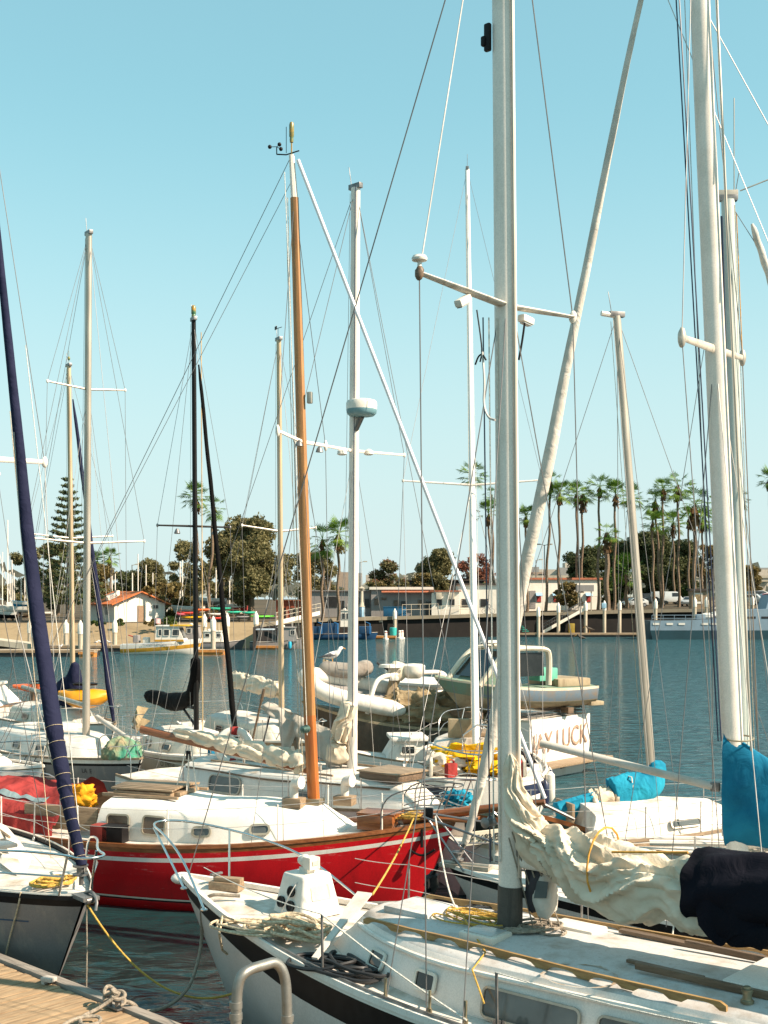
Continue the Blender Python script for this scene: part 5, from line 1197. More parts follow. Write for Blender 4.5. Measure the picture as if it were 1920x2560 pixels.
def leaves(name, pts, size, m, parent, seed, flat=.0, asp=.55):
    """many leaf-sprig faces at given points"""
    g = np.random.default_rng(seed); n = len(pts); pts = np.asarray(pts, float)
    d = g.normal(size=(n, 3)); d /= np.linalg.norm(d, axis=1, keepdims=True)
    e = g.normal(size=(n, 3)); 
    if flat: d[:, 2] *= (1-flat); e[:, 2] *= (1-flat)
    e -= d*(d*e).sum(1, keepdims=True)/np.maximum((d*d).sum(1, keepdims=True), 1e-6); e /= np.maximum(np.linalg.norm(e, axis=1, keepdims=True), 1e-6)
    s = size*g.uniform(.55, 1.35, size=(n, 1))
    a = pts-d*s*.5; b = pts+e*s*asp*.5; c = pts+d*s*.5; f = pts-e*s*asp*.5
    v = np.stack([a, b, c, f], 1).reshape(-1, 3)
    me = bpy.data.meshes.new(name); me.vertices.add(4*n); me.vertices.foreach_set('co', v.ravel())
    me.loops.add(4*n); me.loops.foreach_set('vertex_index', np.arange(4*n, dtype=np.int32))
    me.polygons.add(n); me.polygons.foreach_set('loop_start', np.arange(0, 4*n, 4, dtype=np.int32)); me.update(calc_edges=True)
    me.materials.append(m); o = bpy.data.objects.new(name, me); COL.objects.link(o)
    if parent: o.parent = parent
    return o
def tree(px, ybase, ytop, Y, wpx, label, lm, seed, kind='round', lean=0, density=1., leaf=.38, trunkpx=None, low=.25, cat='tree', lm2=None, group=None):
    X = (px-960)/3000*Y; zg = gz(X, Y); zt = H+(1495-ytop)/3000*Y; h = zt-zg; w = wpx/3000*Y
    r = thing('broadleaf_tree' if kind != 'bush' else 'bush', label, cat, (X, Y, zg-.1), 0, group)
    rr = random.Random(seed); tr = MB(); tw = (trunkpx or 9)/3000*Y/2
    if kind != 'bush':
        top = V((lean*w, 0, h*.55)); tr.tube(arcpts([V((0, 0, -.3)), V((lean*w*.3, .1, h*.2)), top], 2), [lerp(tw*1.3, tw*.6, i/8) for i in range(9)], 8)
    clumps = []; nb = {'round': 26, 'open': 20, 'wide': 26, 'bush': 14, 'tall': 24}[kind]
    for i in range(nb):
        for _ in range(30):
            u = rr.uniform(-1, 1); t = rr.uniform(low, 1)
            prof = {'round': sqrt(max(0, 1-((t-.58)/.48)**2)) if abs(t-.58) < .48 else .2, 'open': .55+.45*sin(pi*t), 'wide': (1-((t-.62)/.42)**2)*1. if abs(t-.62) < .42 else .15, 'bush': sqrt(max(0, 1-(t*.95)**2)), 'tall': .35+.65*sin(pi*min(1, t*1.02))}[kind]
            v = rr.uniform(-1, 1)
            if u*u+v*v < 1: break
        cr = h*{'round': .13, 'open': .085, 'wide': .10, 'bush': .26, 'tall': .105}[kind]*rr.uniform(.7, 1.25)
        c = V((u*prof*(w/2-cr*.6)+lean*w*t, v*prof*w*.38, t*(h-cr*.6))); clumps.append((c, cr))
        if kind != 'bush' and i % 2 == 0:
            s0 = V((lean*w*.3, .1, h*rr.uniform(.18, .45))); tr.tube(arcpts([s0, s0.lerp(c, .5)+V((0, 0, h*.04)), c], 1), [tw*.45, tw*.4, tw*.3, tw*.2, tw*.12, tw*.08], 5)
    tr.build('trunk', BARK, r)
    g = np.random.default_rng(seed); P1 = []
    for c, cr in clumps:
        n = int(density*480*(cr/1.3)**2/(leaf/.55)**2)+30
        d = g.normal(size=(n, 3)); d /= np.linalg.norm(d, axis=1, keepdims=True); rad = cr*g.uniform(.25, 1.08, (n, 1))**.55
        k = np.array([noise.noise(V(tuple(q*2.2))+c) for q in d])[:, None]
        P1.append(np.array(c)+d*rad*(1+.5*k)*np.array([1.1, 1.1, .85]))
    leaves('crown', np.concatenate(P1), leaf, lm, r, seed)
    if lm2:
        g2 = np.concatenate(P1); idx = g.choice(len(g2), len(g2)//6); q = g2[idx]; q = q[q[:, 2] > h*.55]+np.array([0, 0, .25]); leaves('blossom', q, leaf*.8, lm2, r, seed+1)
    return r
# ---- palms: three crown shapes, shared by copies
def palm_crown(seed):
    rr = random.Random(seed); a = MB(); up_ = rr.uniform(-.25, .3)
    for i in range(rr.randint(24, 40)):
        az = rr.uniform(0, 2*pi); el = min(1.4, rr.choice([1.1, .8, .5, .2, -.1, -.45])+up_+rr.uniform(-.25, .25))
        d = V((cos(az)*cos(el), sin(az)*cos(el), sin(el))); L = rr.uniform(.6, 1.0)
        b = d*L-V((0, 0, .12*(1.2-el))); side = d.cross(V((0, 0, 1))).normalized(); upv = side.cross(d)
        a.add([V((0, 0, 0))-side*.03, V((0, 0, 0))+side*.03, b+side*.02, b-side*.02], [(0, 1, 2, 3)])
        k = 9; F = rr.uniform(.75, 1.1)
        for j in range(k):
            t0 = (j/k-.5)*2.3; t1 = ((j+.75)/k-.5)*2.3; tm = (t0+t1)/2
            tip = b+(d*cos(tm)+side*sin(tm))*F*(1-.25*abs(tm)/1.2)-V((0, 0, .35*F*(.4+.6*abs(tm)/1.15)))
            p0 = b+(d*cos(t0)+side*sin(t0))*F*.5-V((0, 0, .06)); p1 = b+(d*cos(t1)+side*sin(t1))*F*.5-V((0, 0, .06))
            a.add([b, p0, tip, p1], [(0, 1, 2, 3)])
    return a.mesh('palm_crown', LEAFP, smooth=0)
def palm_skirt(seed):
    rr = random.Random(seed); a = MB()
    for i in range(46):
        az = rr.uniform(0, 2*pi); z0 = rr.uniform(-1.5, -.05); d = V((cos(az), sin(az), 0)); s = V((-sin(az), cos(az), 0))*.16
        o = d*.2+V((0, 0, z0)); e = d*rr.uniform(.35, .62)+V((0, 0, z0-rr.uniform(.5, .9)))
        a.add([o-s*.5, o+s*.5, e+s, e-s], [(0, 1, 2, 3)])
    return a.mesh('palm_skirt', SKIRT, smooth=0)
CROWNS = [palm_crown(s) for s in (1, 2, 3, 11, 12, 13, 14)]; SKIRTS = [palm_skirt(s) for s in (5, 6, 7)]
def palm(px, py, bx, Y, label, k, s=1.0, tw=.2, skirt=True, group='fan palms along the far quay'):
    X = (bx-960)/3000*Y; zg = gz(X, Y); top = P(px, py, Y)
    r = thing('fan_palm', label, 'palm tree', (X, Y, zg-.2), 0, group); t = top-r.location
    a = MB(); n = 10; pts = [V((t.x*(i/n)**1.1+.12*sin(i*1.3), .05*cos(i), t.z*i/n)) for i in range(n+1)]
    a.tube(pts, [tw*(1.25 if i == 0 else lerp(1.0, .72, i/n)) for i in range(n+1)], 8); a.build('trunk', BARKP, r)
    for nm, me, sc in (('crown', CROWNS[k*3 % 7], s*(.86+.07*(k % 3))), ('frond_skirt', SKIRTS[k % 3], s*(.5+.13*(k*5 % 4)))):
        if nm == 'frond_skirt' and not skirt: continue
        o = bpy.data.objects.new(nm, me); COL.objects.link(o); o.parent = r; o.location = t; o.rotation_euler = (0, 0, k*1.9); o.scale = (sc, sc, sc*(1.1 if nm == 'crown' else 1))
    return r
ORD = ['first', 'second', 'third', 'fourth', 'fifth', 'sixth', 'seventh', 'eighth', 'ninth', 'tenth', 'eleventh', 'twelfth', 'thirteenth', 'fourteenth']
row = [(1378, 1205, 1364, 172, 1.25), (1399, 1231, 1396, 171, 1.25), (1442, 1232, 1443, 185, 1.25), (1457, 1236, 1454, 178, 1.25), (1499, 1218, 1495, 175, 1.4), (1539, 1235, 1535, 174, 1.3), (1577, 1241, 1585, 190, 1.5), (1638, 1251, 1652, 182, 1.35), (1631, 1303, 1634, 176, 1.2), (1658, 1221, 1655, 180, 1.2), (1695, 1212, 1697, 182, 1.5), (1737, 1261, 1735, 176, 1.75), (1722, 1296, 1722, 195, 1.5), (1757, 1300, 1754, 196, 1.4)]
desc = ['tall slim', 'tall slim', 'tall paired', 'tall paired', 'tall full-crowned', 'tall slender', 'tall half-hidden', 'tall', 'shorter', 'thin-trunked', 'very tall', 'thick-trunked', 'background', 'background']
for i, (px, py, bx, Y, s) in enumerate(row):
    palm(px, py, bx, Y, desc[i]+' fan palm, '+ORD[i]+' from the left in the right-hand palm row', i, s*1.15, .30 if i == 11 else .21)
palm(1517, 1332, 1517, 170, 'short thick-trunked palm among the tall ones, between white building and silver car', 3, 1.5, .42, True)
palm(1181, 1187, 1183, 175, 'tall palm behind the slim white mast, left of the tallest mast', 4, 1.6)
palm(1221, 1284, 1232, 172, 'lower palm just left of the large foreground mast', 5, 1.4)
palm(1228, 1236, 1236, 180, 'narrow palm top peeking out left of the large foreground mast', 0, 1.0)
palm(1315, 1290, 1318, 172, 'palm half hidden between the large mast and the furled cream headsail', 1, 1.3)
palm(1683, 1306, 1685, 200, 'dark background palm behind the tenth and eleventh palms of the row', 2, 1.5)
palm(1848, 1246, 1850, 178, 'palm whose crown shows between the two right-hand masts', 0, 1.3)
palm(1924, 1196, 1926, 176, 'palm cut off by the right edge of the picture', 1, 1.5)
palm(490, 1238, 492, 140, 'tall palm behind the black mast', 2, 1.25)
palm(536, 1268, 518, 138, 'leaning palm just right of the black mast', 0, 1.15)
palm(274, 1392, 275, 190, 'small distant palm left of the dark trees', 1, 1.2); palm(243, 1402, 243, 190, 'small distant palm beside the bare alloy mast', 2, 1.2)
palm(806, 1348, 806, 150, 'left of the two palms behind the wooden mast', 0, 1.7, group='pair of palms'); palm(846, 1334, 846, 148, 'right of the two palms behind the wooden mast', 1, 1.6, group='pair of palms')
palm(1566, 1425, 1566, 180, 'low bushy palm beside the parked silver car', 2, 1.9, .3, False)
# ---- broadleaf trees
tree(628, 1540, 1292, 142, 205, 'large dense dark tree with a rounded crown above the kayak racks', LEAFO, 3, 'round', density=1.5, low=.18, trunkpx=16)
tree(475, 1520, 1345, 175, 150, 'olive eucalyptus behind the black mast', LEAFO, 4, 'open', density=1.0, low=.3)
tree(410, 1540, 1455, 150, 150, 'brownish shrub-like tree behind the white cottage', LEAFB, 5, 'round', low=.1, leaf=.5)
tree(375, 1520, 1400, 200, 90, 'dull green tree beyond the cottage roof', LEAFO, 6, 'round', low=.1)
tree(60, 1520, 1368, 190, 150, 'wide eucalyptus at the left edge', LEAFO, 7, 'open', density=1.1, low=.2)
tree(145, 1530, 1360, 178, 150, 'olive tree behind the navy furled sail', LEAFO, 8, 'open', density=1.2, low=.15)
tree(255, 1535, 1410, 160, 130, 'yellow-brown tree beside the alloy mast', LEAFB, 9, 'round', density=1.1, low=.08)
tree(310, 1530, 1425, 210, 120, 'dark rounded tree behind the cottage', LEAFD, 10, 'round', low=.05)
tree(560, 1530, 1385, 185, 110, 'olive tree left of the large dark tree', LEAFO, 11, 'open', low=.2)
tree(822, 1535, 1360, 165, 120, 'thin open eucalyptus under the two palms', LEAFO, 12, 'open', density=.5, low=.3)
tree(770, 1535, 1360, 170, 70, 'open eucalyptus left of the two palms', LEAFO, 13, 'open', density=.6, low=.25)
tree(975, 1540, 1400, 185, 120, 'coral tree with red blossom over an olive crown', LEAFO, 14, 'wide', density=.9, low=.2, lm2=LEAFR)
tree(962, 1540, 1455, 178, 80, 'yellow-green bush tree behind the grey sheds', LEAFB, 15, 'round', low=.05, leaf=.45)
tree(1090, 1540, 1368, 190, 105, 'rounded olive tree behind the dark shed roof', LEAFO, 16, 'round', density=1.2, low=.1)
tree(1060, 1540, 1430, 188, 60, 'lower olive tree left of the rounded one', LEAFB, 17, 'round', low=.05)
tree(1188, 1530, 1378, 200, 120, 'reddish half-bare tree behind the slim white mast', LEAFR, 18, 'wide', density=.28, low=.3)
tree(1465, 1520, 1352, 215, 110, 'dark tree behind the first palms of the row', LEAFD, 19, 'round', density=1.3, low=.08)
tree(1540, 1520, 1350, 225, 110, 'dark tree behind the short thick palm', LEAFD, 20, 'round', density=1.3, low=.08)
tree(1625, 1505, 1330, 220, 170, 'large dark green fig tree behind the leaning alloy mast', LEAFD, 21, 'round', density=1.5, low=.08, trunkpx=18)
tree(1700, 1500, 1345, 230, 120, 'dark tree behind the very tall palm', LEAFD, 22, 'round', density=1.3, low=.1)
tree(1765, 1500, 1360, 215, 100, 'open brown-green tree left of the right-hand masts', LEAFB, 23, 'open', density=.6, low=.3)
tree(1868, 1495, 1408, 240, 78, 'small round tree by the parked cars at right', LEAFB, 24, 'round', density=1.3, low=.15)
tree(1330, 1530, 1478, 178, 60, 'leafy small tree before the white building', LEAFB, 25, 'round', low=.2, leaf=.45) if False else None
tree(1425, 1535, 1455, 171, 75, 'small leafy tree in front of the white building', LEAFB, 26, 'round', density=.9, low=.25, leaf=.4)
tree(1208, 1530, 1455, 168, 55, 'small green tree beside the slim white mast', LEAFG, 27, 'round', low=.25, leaf=.4)
tree(1530, 1495, 1425, 185, 55, 'bright green banana-like shrub beside the thick palm', LEAFG, 28, 'tall', low=.1, leaf=.7)
for (px, yb, yt, Y, w, lab, m_) in ((300, 1560, 1546, 132, 22, 'small round bush at the cottage corner', LEAFG), (385, 1560, 1546, 131, 60, 'low green bushes at the cottage foot', LEAFB), (425, 1562, 1538, 131, 40, 'taller grass clump right of the cottage', LEAFG), (1715, 1500, 1462, 215, 40, 'clipped bright green hedge behind the white van', LEAFG), (1855, 1500, 1460, 235, 30, 'small bush by the parked cars', LEAFB), (245, 1560, 1550, 131, 60, 'strip of green shrubs left of the cottage', LEAFG), (530, 1540, 1512, 150, 40, 'small olive bush near the kayak rack', LEAFB)):
    tree(px, yb, yt, Y, w, lab, m_, int(px), 'bush', low=0, leaf=.32, density=2.0, cat='bush')
# ---- Norfolk pine: whorls of upswept boughs
def norfolk():
    Y = 140; X = (170-960)/3000*Y; zg = gz(X, Y); h = H+(1495-1192)/3000*Y-zg
    r = thing('norfolk_pine', 'tall tiered Norfolk pine behind the golden-tan mast', 'tree', (X, Y, zg-.1))
    a = MB(); a.tube([V((0, 0, -.2)), V((0, 0, h))], [.28, .04], 8); rr = random.Random(4); pts = []
    nt = 19
    for k in range(nt):
        t = k/(nt-1); z = h*lerp(.14, .985, t); L = lerp(4.4, .35, t**.9)
        for j in range(7):
            az = j*2*pi/7+k*.5+rr.uniform(-.2, .2); n = max(3, int(L*3.2)); e0 = None; pl = []
            for i in range(n+1):
                s = i/n; q = V((cos(az)*L*s, sin(az)*L*s, z+.10*L*s*s-.10*L*s+.16*L*s**3)); pl.append(q)
                m_ = 14 if s > .25 else 5
                for _ in range(m_): pts.append((q.x+rr.gauss(0, .16), q.y+rr.gauss(0, .16), q.z+rr.gauss(0, .06)+.05))
            a.tube(pl, .035, 4)
    a.build('trunk', BARK, r); leaves('crown', pts, .42, LEAFN, r, 3, asp=.4)
norfolk()
# ---------------------------------------------------------------- buildings on the far shore
WALLW = dirty('sunlit_white_wall', (.78, .72, .62), (.45, .37, .27), .85, .35, .6)
WALLGY = dirty('grey_siding', (.27, .25, .235), (.16, .14, .125), .85, .4, .5)
ROOFT = wood('clay_tile_roof', (.42, .10, .025), (.62, .19, .05), (7, 1, 7), 1.2, .85)
ROOFD = mat('dark_roof', (.055, .042, .034), .85, var=.4, scale=.8)
TRIMR = mat('red_trim', (.36, .11, .05), .7, var=.3)
DARKW = mat('dark_opening', (.02, .018, .017), .4, var=.3)
DOORB = wood('brown_door', (.22, .13, .07), (.34, .22, .13))
def place(px, py, Y): q = P(px, py, Y); return q
def flat(parent, name, m, c, w, h, d=.05, rz=0.):
    a = MB(); a.box(c, (w, d, h), rz); return a.build(name, m, parent)
def cottage():
    Y = 141; cx = (350-960)/3000*Y; zg = gz(cx, Y)
    r = thing('cottage', 'small white cottage with orange tiled gable roof on the left bank', 'house', (cx, Y, zg), radians(36))
    # local x along the gable front, y back
    w, d, hw, hr = 6.4, 7.5, 2.15, 3.45
    a = MB(); a.loft([[V((-w/2, y, -.2)), V((w/2, y, -.2)), V((w/2, y, hw)), V((0, y, hr)), V((-w/2, y, hw))] for y in (0, d)]); a.build('wall', WALLW, r, smooth=0)
    a = MB(); ov = .55; s = (hr-hw)/(w/2); th = .14
    for sg in (-1, 1):
        e = sg*(w/2+ov); ze = hw-s*ov
        a.loft([[V((0, y, hr+.02)), V((e, y, ze+.02)), V((e, y, ze+.02+th)), V((0, y, hr+.02+th))] for y in (-.6, d+.3)])
    rf = a.build('roof', ROOFT, r, smooth=0)
    a = MB(); a.box((-1.4, 3.4, 3.25), (.5, .5, .9)); a.build('chimney', WALLW, rf)
    a = MB(); a.box((-2.35, 3.0, 2.95), (1.2, 1.0, .5), Matrix.Rotation(-.4, 3, 'Y')); a.build('roof_box', WALLW, rf)
    a = MB(); a.box((.1, -.03, .95), (.85, .08, 1.9)); dr = a.build('door', DOORB, r); a = MB(); a.blob((.42, -.09, .95), (.04, .04, .04), 8, 6, 0); a.build('handle', DARKSTEEL, dr)
    for x, z in ((2.0, 1.75),):
        f = flat(r, 'window', WALLGY, (x, -.03, z), .62, .42, .08); flat(f, 'pane', GLASSD, (x, -.075, z), .5, .3, .02)
    f = flat(r, 'window', DARKSTEEL, (-w/2-.03, 2.2, 1.3), .08, .9, .7)
    a = MB()
    for y in (-.3,):
        for x in (-2.4, -1.2, 0, 1.2, 2.4): a.box((x, y, hr-abs(x)*s-.06), (.12, .6, .12))
    a.build('rafter_ends', DARKW, r)
cottage()
def shed(label, name, x0, x1, Y, ytop, ybase, depth, m, rz=0., roofm=ROOFD, pitch=.0, rooflab=None, parapet=.18, ov=.25):
    """box building whose front runs from pixel x0 to x1 at distance Y"""
    X0, X1 = (x0-960)/3000*Y, (x1-960)/3000*Y; zg = min(gz(X0, Y), gz(X1, Y)); zt = H+(1495-ytop)/3000*Y
    r = thing(name, label, 'building', (X0, Y, zg-.1), rz); w = X1-X0; h = zt-zg+.1
    a = MB(); a.box((w/2, depth/2, h/2), (w, depth, h)); a.build('wall', m, r)
    a = MB(); a.box((w/2, depth/2-.05, h+parapet/2+.003), (w+ov*2, depth+ov*2, parapet)); a.build('roof', roofm, r)
    return r, w, h
def opening(r, kind, x, z, w, h, m=GLASSD, fm=WALLGY, y=-.03):
    f = flat(r, kind, fm, (x, y, z), w+.12, h+.12, .08); flat(f, 'pane' if kind == 'window' else 'door_panel', m, (x, y-.05, z), w, h, .03); return f
# long grey sheds on the quay, from left to right
r, w, h = shed('long grey-sided shed with a big dark window, left end of the quay buildings', 'grey_shed', 752, 932, 163, 1478, 1540, 7, WALLGY, roofm=WALLGY, parapet=.12)
opening(r, 'window', 4.1, 2.2, 1.7, 1.4, DARKW); opening(r, 'window', 1.0, 1.9, .5, 1.2); opening(r, 'door', 5.6, 1.3, .8, 2.1, DARKW); opening(r, 'window', 7.6, 2.2, .8, 1.0); opening(r, 'window', 9.0, 2.0, .7, 1.2, DARKW)
r, w, h = shed('grey shed with white fascia and red-edged awning, middle of the quay', 'grey_shed', 928, 1080, 162, 1474, 1540, 8, WALLGY, roofm=WALLW, parapet=.35)
for x, kw, kh, kz, k in ((.7, .6, .9, 2.1, 'window'), (1.7, .7, .35, 2.5, 'window'), (3.4, .75, .9, 1.9, 'window'), (4.4, .75, 2.0, 1.2, 'door'), (6.7, .8, .95, 1.9, 'window'), (7.7, .8, 1.9, 1.2, 'door')): opening(r, k, x, kz, kw, kh, GLASSB if k == 'window' else DARKW)
flat(r, 'dark_panel', DARKW, (2.9, -.05, .85), 1.5, 1.2)
a = MB(); a.box((4.9, -.55, h-.28), (7., 1.1, .10), Matrix.Rotation(.2, 3, 'X')); a.build('awning', TRIMR, r)
r, w, h = shed('sunlit white-ended building with red roof edge behind the wire rails', 'white_building', 1079, 1148, 161, 1479, 1540, 7, WALLW, roofm=TRIMR, parapet=.15)
for x in (1.05, 2.75):
    opening(r, 'window', x, 1.9, .6, .75, DARKW); a = MB(); a.box((x-.1, -.3, 2.75), (.75, .6, .9)); a.build('air_conditioner', CONC, r, bevel=.02)
r, w, h = shed('long dark flat-roofed shed behind the quay sheds', 'dark_shed', 1005, 1210, 195, 1452, 1500, 10, ROOFD, roofm=ROOFD)
for k in range(4):
    a = MB(); a.lathe([(.30, 0), (.34, .1), (.34, .75), (.1, .8)], (2.8+k*.95, -.8, h-1.35), 12); a.build('green_drum', mat('turquoise_drum', (.04, .40, .36), .5), r)
r, w, h = shed('white stall building with blue awnings left of the large mast', 'white_building', 1146, 1262, 166, 1462, 1530, 6, WALLW, roofm=ROOFD, parapet=.2)
for x in (1.0, 3.6): opening(r, 'window', x, 1.7, 1.0, 1.0, DARKW)
r, w, h = shed('white building with red roof edge and blue awnings behind the small leafy tree', 'white_building', 1312, 1507, 176, 1449, 1515, 9, WALLW, radians(7), roofm=TRIMR, parapet=.28)
AWN = cloth('pale_blue_awning', (.30, .48, .62))
for x in (2.1, 4.6, 9.6):
    opening(r, 'window', x, 1.9, .6, .9, REDC); a = MB(); a.box((x, -.35, 2.55), (1.0, .7, .06), Matrix.Rotation(.7, 3, 'X')); a.build('awning', AWN, r)
flat(r, 'shutter', WALLGY, (1.15, -.05, 1.8), .9, 2.6)
for x in (10.5,): opening(r, 'door', x, 1.2, .8, 2.0, WALLW)
r, w, h = shed('rust-red storage shed beneath the large dark tree', 'red_shed', 690, 758, 150, 1502, 1535, 4, mat('red_shed_paint', (.33, .075, .035), .8, var=.35, scale=1.), roofm=TRIMR, parapet=.1)
for x in (.9, 2.2): opening(r, 'door', x, .8, .7, 1.5, DARKW, TRIMR)
# dumpster, bins, platform, exhaust stack on the quay
a = MB(); q = P(963, 1528, 160); zg = gz(q.x, 160)
r = thing('dumpster', 'large blue dumpster with ribbed side at the quay edge', 'dumpster', (q.x+.2, 159.8, zg)); BLUED = dirty('dumpster_blue', (.012, .10, .20), (.05, .06, .06), .5, .4)
a = MB(); a.box((1.0, 0, .65), (2.9, 1.4, 1.2)); a.build('body', BLUED, r, bevel=.05)
a = MB(); a.box((1.0, 0, 1.30), (3.0, 1.5, .10)); a.build('lid', BLUED, r)
a = MB()
for k in range(4): a.box((2.48, 0, .3+k*.27), (.10, 1.3, .12))
a.build('ribs', mat('light_blue', (.05, .30, .52), .5), r)
q = P(904, 1538, 159.5); zg = gz(q.x, 159.5)
r = thing('vent_stack', 'pale blue caged tank topped by a flared vent stack', 'vent', (q.x, 159.6, zg))
a = MB(); a.lathe([(.4, 0), (.42, .05), (.42, 1.3), (.36, 1.4)], (0, 0, 0), 16); a.build('tank', mat('pale_blue_tank', (.30, .48, .60), .5, var=.2), r)
a = MB(); a.lathe([(.45, 1.4), (.34, 1.55), (.20, 2.1), (.17, 3.6), (.30, 3.62), (.46, 3.85), (.05, 4.1)], (0, 0, 0), 14); a.build('stack', CONC, r)
a = MB()
for k in range(8): a.tube([V((.44*cos(k*pi/4), .44*sin(k*pi/4), 0)), V((.44*cos(k*pi/4), .44*sin(k*pi/4), 1.4))], .02, 5)
a.build('cage', DARKSTEEL, r)
q = P(932, 1545, 157); r = thing('loading_platform', 'concrete loading platform on two posts over the water', 'platform', (q.x, 157, -.5))
a = MB(); a.box((0, 0, 2.9), (2.6, 1.8, .70)); a.build('slab', CONC, r, bevel=.05)
for x in (-.7, .55):
    a = MB(); a.lathe([(.16, 0), (.16, 2.6)], (x, -.3, 0), 12); a.build('post', CONC, r)
# railing along the quay ramp
def railing(label, pts, h=1.0, posts=True):
    r = thing('guard_rail', label, 'railing', pts[0]); o = V(pts[0]); L = [V(p)-o for p in pts]
    for k in (1., .55):
        a = MB(); a.tube([p+V((0, 0, h*k)) for p in L], .03, 6); a.build('rail', CONC, r)
    for p in L:
        a = MB(); a.tube([p, p+V((0, 0, h))], .035, 6); a.build('post', CONC, r)
railing('pale guard rail in front of the grey shed doors', [(x, shoreY(x)+.3, gz(x, 160)+.08) for x in (2.4, 3.6, 4.8, 6.0, 7.2)], 1.5)
railing('pale guard rail in front of the white-ended building', [(x, shoreY(x)+.3, gz(x, 160)+.08) for x in (7.6, 8.9, 10.2, 11.5, 12.6)], 1.2)
# ---------------------------------------------------------------- pilings
PILC = dirty('piling_concrete', (.46, .39, .29), (.16, .14, .10), .85, .7, .5)
def pile_proto():
    r = thing('mooring_pile', 'x', 'piling', (0, 0, -1)); a = MB(); a.lathe([(.23, 0), (.23, 5.2), (.21, 5.25)], (0, 0, 0), 14); a.build('post', PILC, r)
    a = MB(); a.lathe([(.27, 4.35), (.27, 5.25), (.24, 5.3), (.05, 5.72)], (0, 0, 0), 14); a.build('cap', PLASW, r); return r
pp = pile_proto(); first = True
piles = [(75, 1548, 118, 'pale piling with conical cap left of the navy furled sail'), (85, 1557, 113, 'piling partly behind the navy furled sail'), (165, 1549, 120, 'piling behind the golden-tan mast, left'), (201, 1550, 116, 'piling between the golden-tan mast and the alloy mast'), (287, 1547, 120, 'white-capped piling left of the fire boat'), (533, 1540, 112, 'piling right of the fire boat, behind the black furled sail'), (511, 1534, 124, 'slim piling right behind the fire boat\'s bow'), (568, 1533, 124, 'slim piling beyond the small grey cabin boat'), (640, 1528, 124, 'piling beside the large dark tree'), (987, 1521, 156, 'piling beside the blue dumpster'),
         (1217, 1511, 162, 'piling between the slim white mast and the large mast'), (1346, 1516, 160, 'piling at the foot of the grey gangway'), (1396, 1506, 162, 'piling just in front of the grey gangway'), (1464, 1502, 163, 'piling at the top of the grey gangway'), (1511, 1501, 163, 'piling with a pale box, right of the gangway'), (1549, 1500, 163, 'piling left of the leaning alloy mast'), (1639, 1496, 162, 'left of three white-capped pilings by the grey ship'), (1737, 1492, 163, 'middle one of three white-capped pilings by the grey ship'), (1766, 1492, 163, 'right one of three white-capped pilings by the grey ship'), (1881, 1488, 166, 'white piling top just left of the grey ship\'s deckhouse')]
for i, (px, yt, Y, lab) in enumerate(piles):
    q = P(px, yt, Y); s = 1.0; o = pp if i == 0 else dup(pp, (0, 0, 0), 0, lab, 'capped pilings along the far docks'); o['label'] = lab; o['group'] = 'capped pilings along the far docks'
    o.location = (q.x, Y, q.z-5.72)
# ---------------------------------------------------------------- floating docks and gangways
DECKD = wood('dock_deck', (.26, .19, .12), (.44, .34, .23), (1, 6, 1), 1.)
FEND = mat('dock_timber_orange', (.48, .19, .04), .7, var=.3)
def fdock(label, x0, x1, Y, w=2., side=None, z=.55):
    X0, X1 = (x0-960)/3000*Y, (x1-960)/3000*Y; r = thing('floating_dock', label, 'dock', ((X0+X1)/2, Y, 0)); L = X1-X0
    a = MB(); a.box((0, w/2, z-.05), (L, w, .10)); a.build('deck', DECKD, r)
    a = MB(); a.box((0, w/2, z/2-.2), (L-.1, w-.1, z+.2)); a.build('float', DARKW if not side else side, r)
    a = MB(); a.box((0, -.03, z-.12), (L, .06, .22)); a.build('fender_strip', FEND if side else TEAK, r); return r
fdock('long low floating dock below the right-hand seawall', 1290, 1640, 160, 2.2, None, .5)
fdock('near floating dock at left behind the golden-tan mast', -60, 235, 106, 2.4, None, .6)
fdock('far floating dock at left reaching to the fire boat', -60, 320, 116, 2.2, None, .6)
fdock('short orange-edged dock finger at the fire boat\'s bow', 492, 560, 109, 1.6, FEND, .5)
fdock('short orange-edged dock finger behind the alloy mast', 196, 236, 105, 1.2, FEND, .5)
fdock('low work float below the loading platform', 912, 990, 152, 2., FEND, .4)
fdock('grey work float under the survey boat', 640, 700, 121, 1.6, FEND, .4)
def gangway(label, a0, a1, w, nb=16, h=1.0):
    a0, a1 = V(a0), V(a1); r = thing('gangway', label, 'gangway', a0); d = a1-a0
    m = MB(); m.loft([[V((0, 0, 0))+k*d for k in (0,)][0:1]*0 or [k*d+V((0, 0, -.22)), k*d+V((0, w, -.22)), k*d+V((0, w, 0)), k*d] for k in (0., 1.)]); m.build('walkway', DECKD, r)
    m = MB(); m.loft([[k*d+V((0, -.05, -.34)), k*d+V((0, -.01, -.34)), k*d+V((0, -.01, .12)), k*d+V((0, -.05, .12))] for k in (0., 1.)]); m.build('side_beam', WALLW, r)
    for y in (0., w):
        m = MB()
        for k in (1., .55): m.tube([V((0, y, h*k)), d+V((0, y, h*k))], .03, 6)
        for i in range(nb+1): q = d*(i/nb); m.tube([q+V((0, y, 0)), q+V((0, y, h))], .018 if i % 4 else .032, 5)
        m.build('handrail', DARKSTEEL if nb > 12 else CONC, r)
gangway('grey gangway with dense balusters rising to the quay', P(1358, 1578, 162.5), P(1462, 1520, 163), 1.2, 26)
gangway('pale gangway with open rails beyond the grey ship', P(1684, 1572, 172), P(1800, 1515, 172), 1.4, 6)
gangway('pale slatted gangway behind the wooden mast', P(690, 1555, 128), P(800, 1530, 140), 1.2, 9)
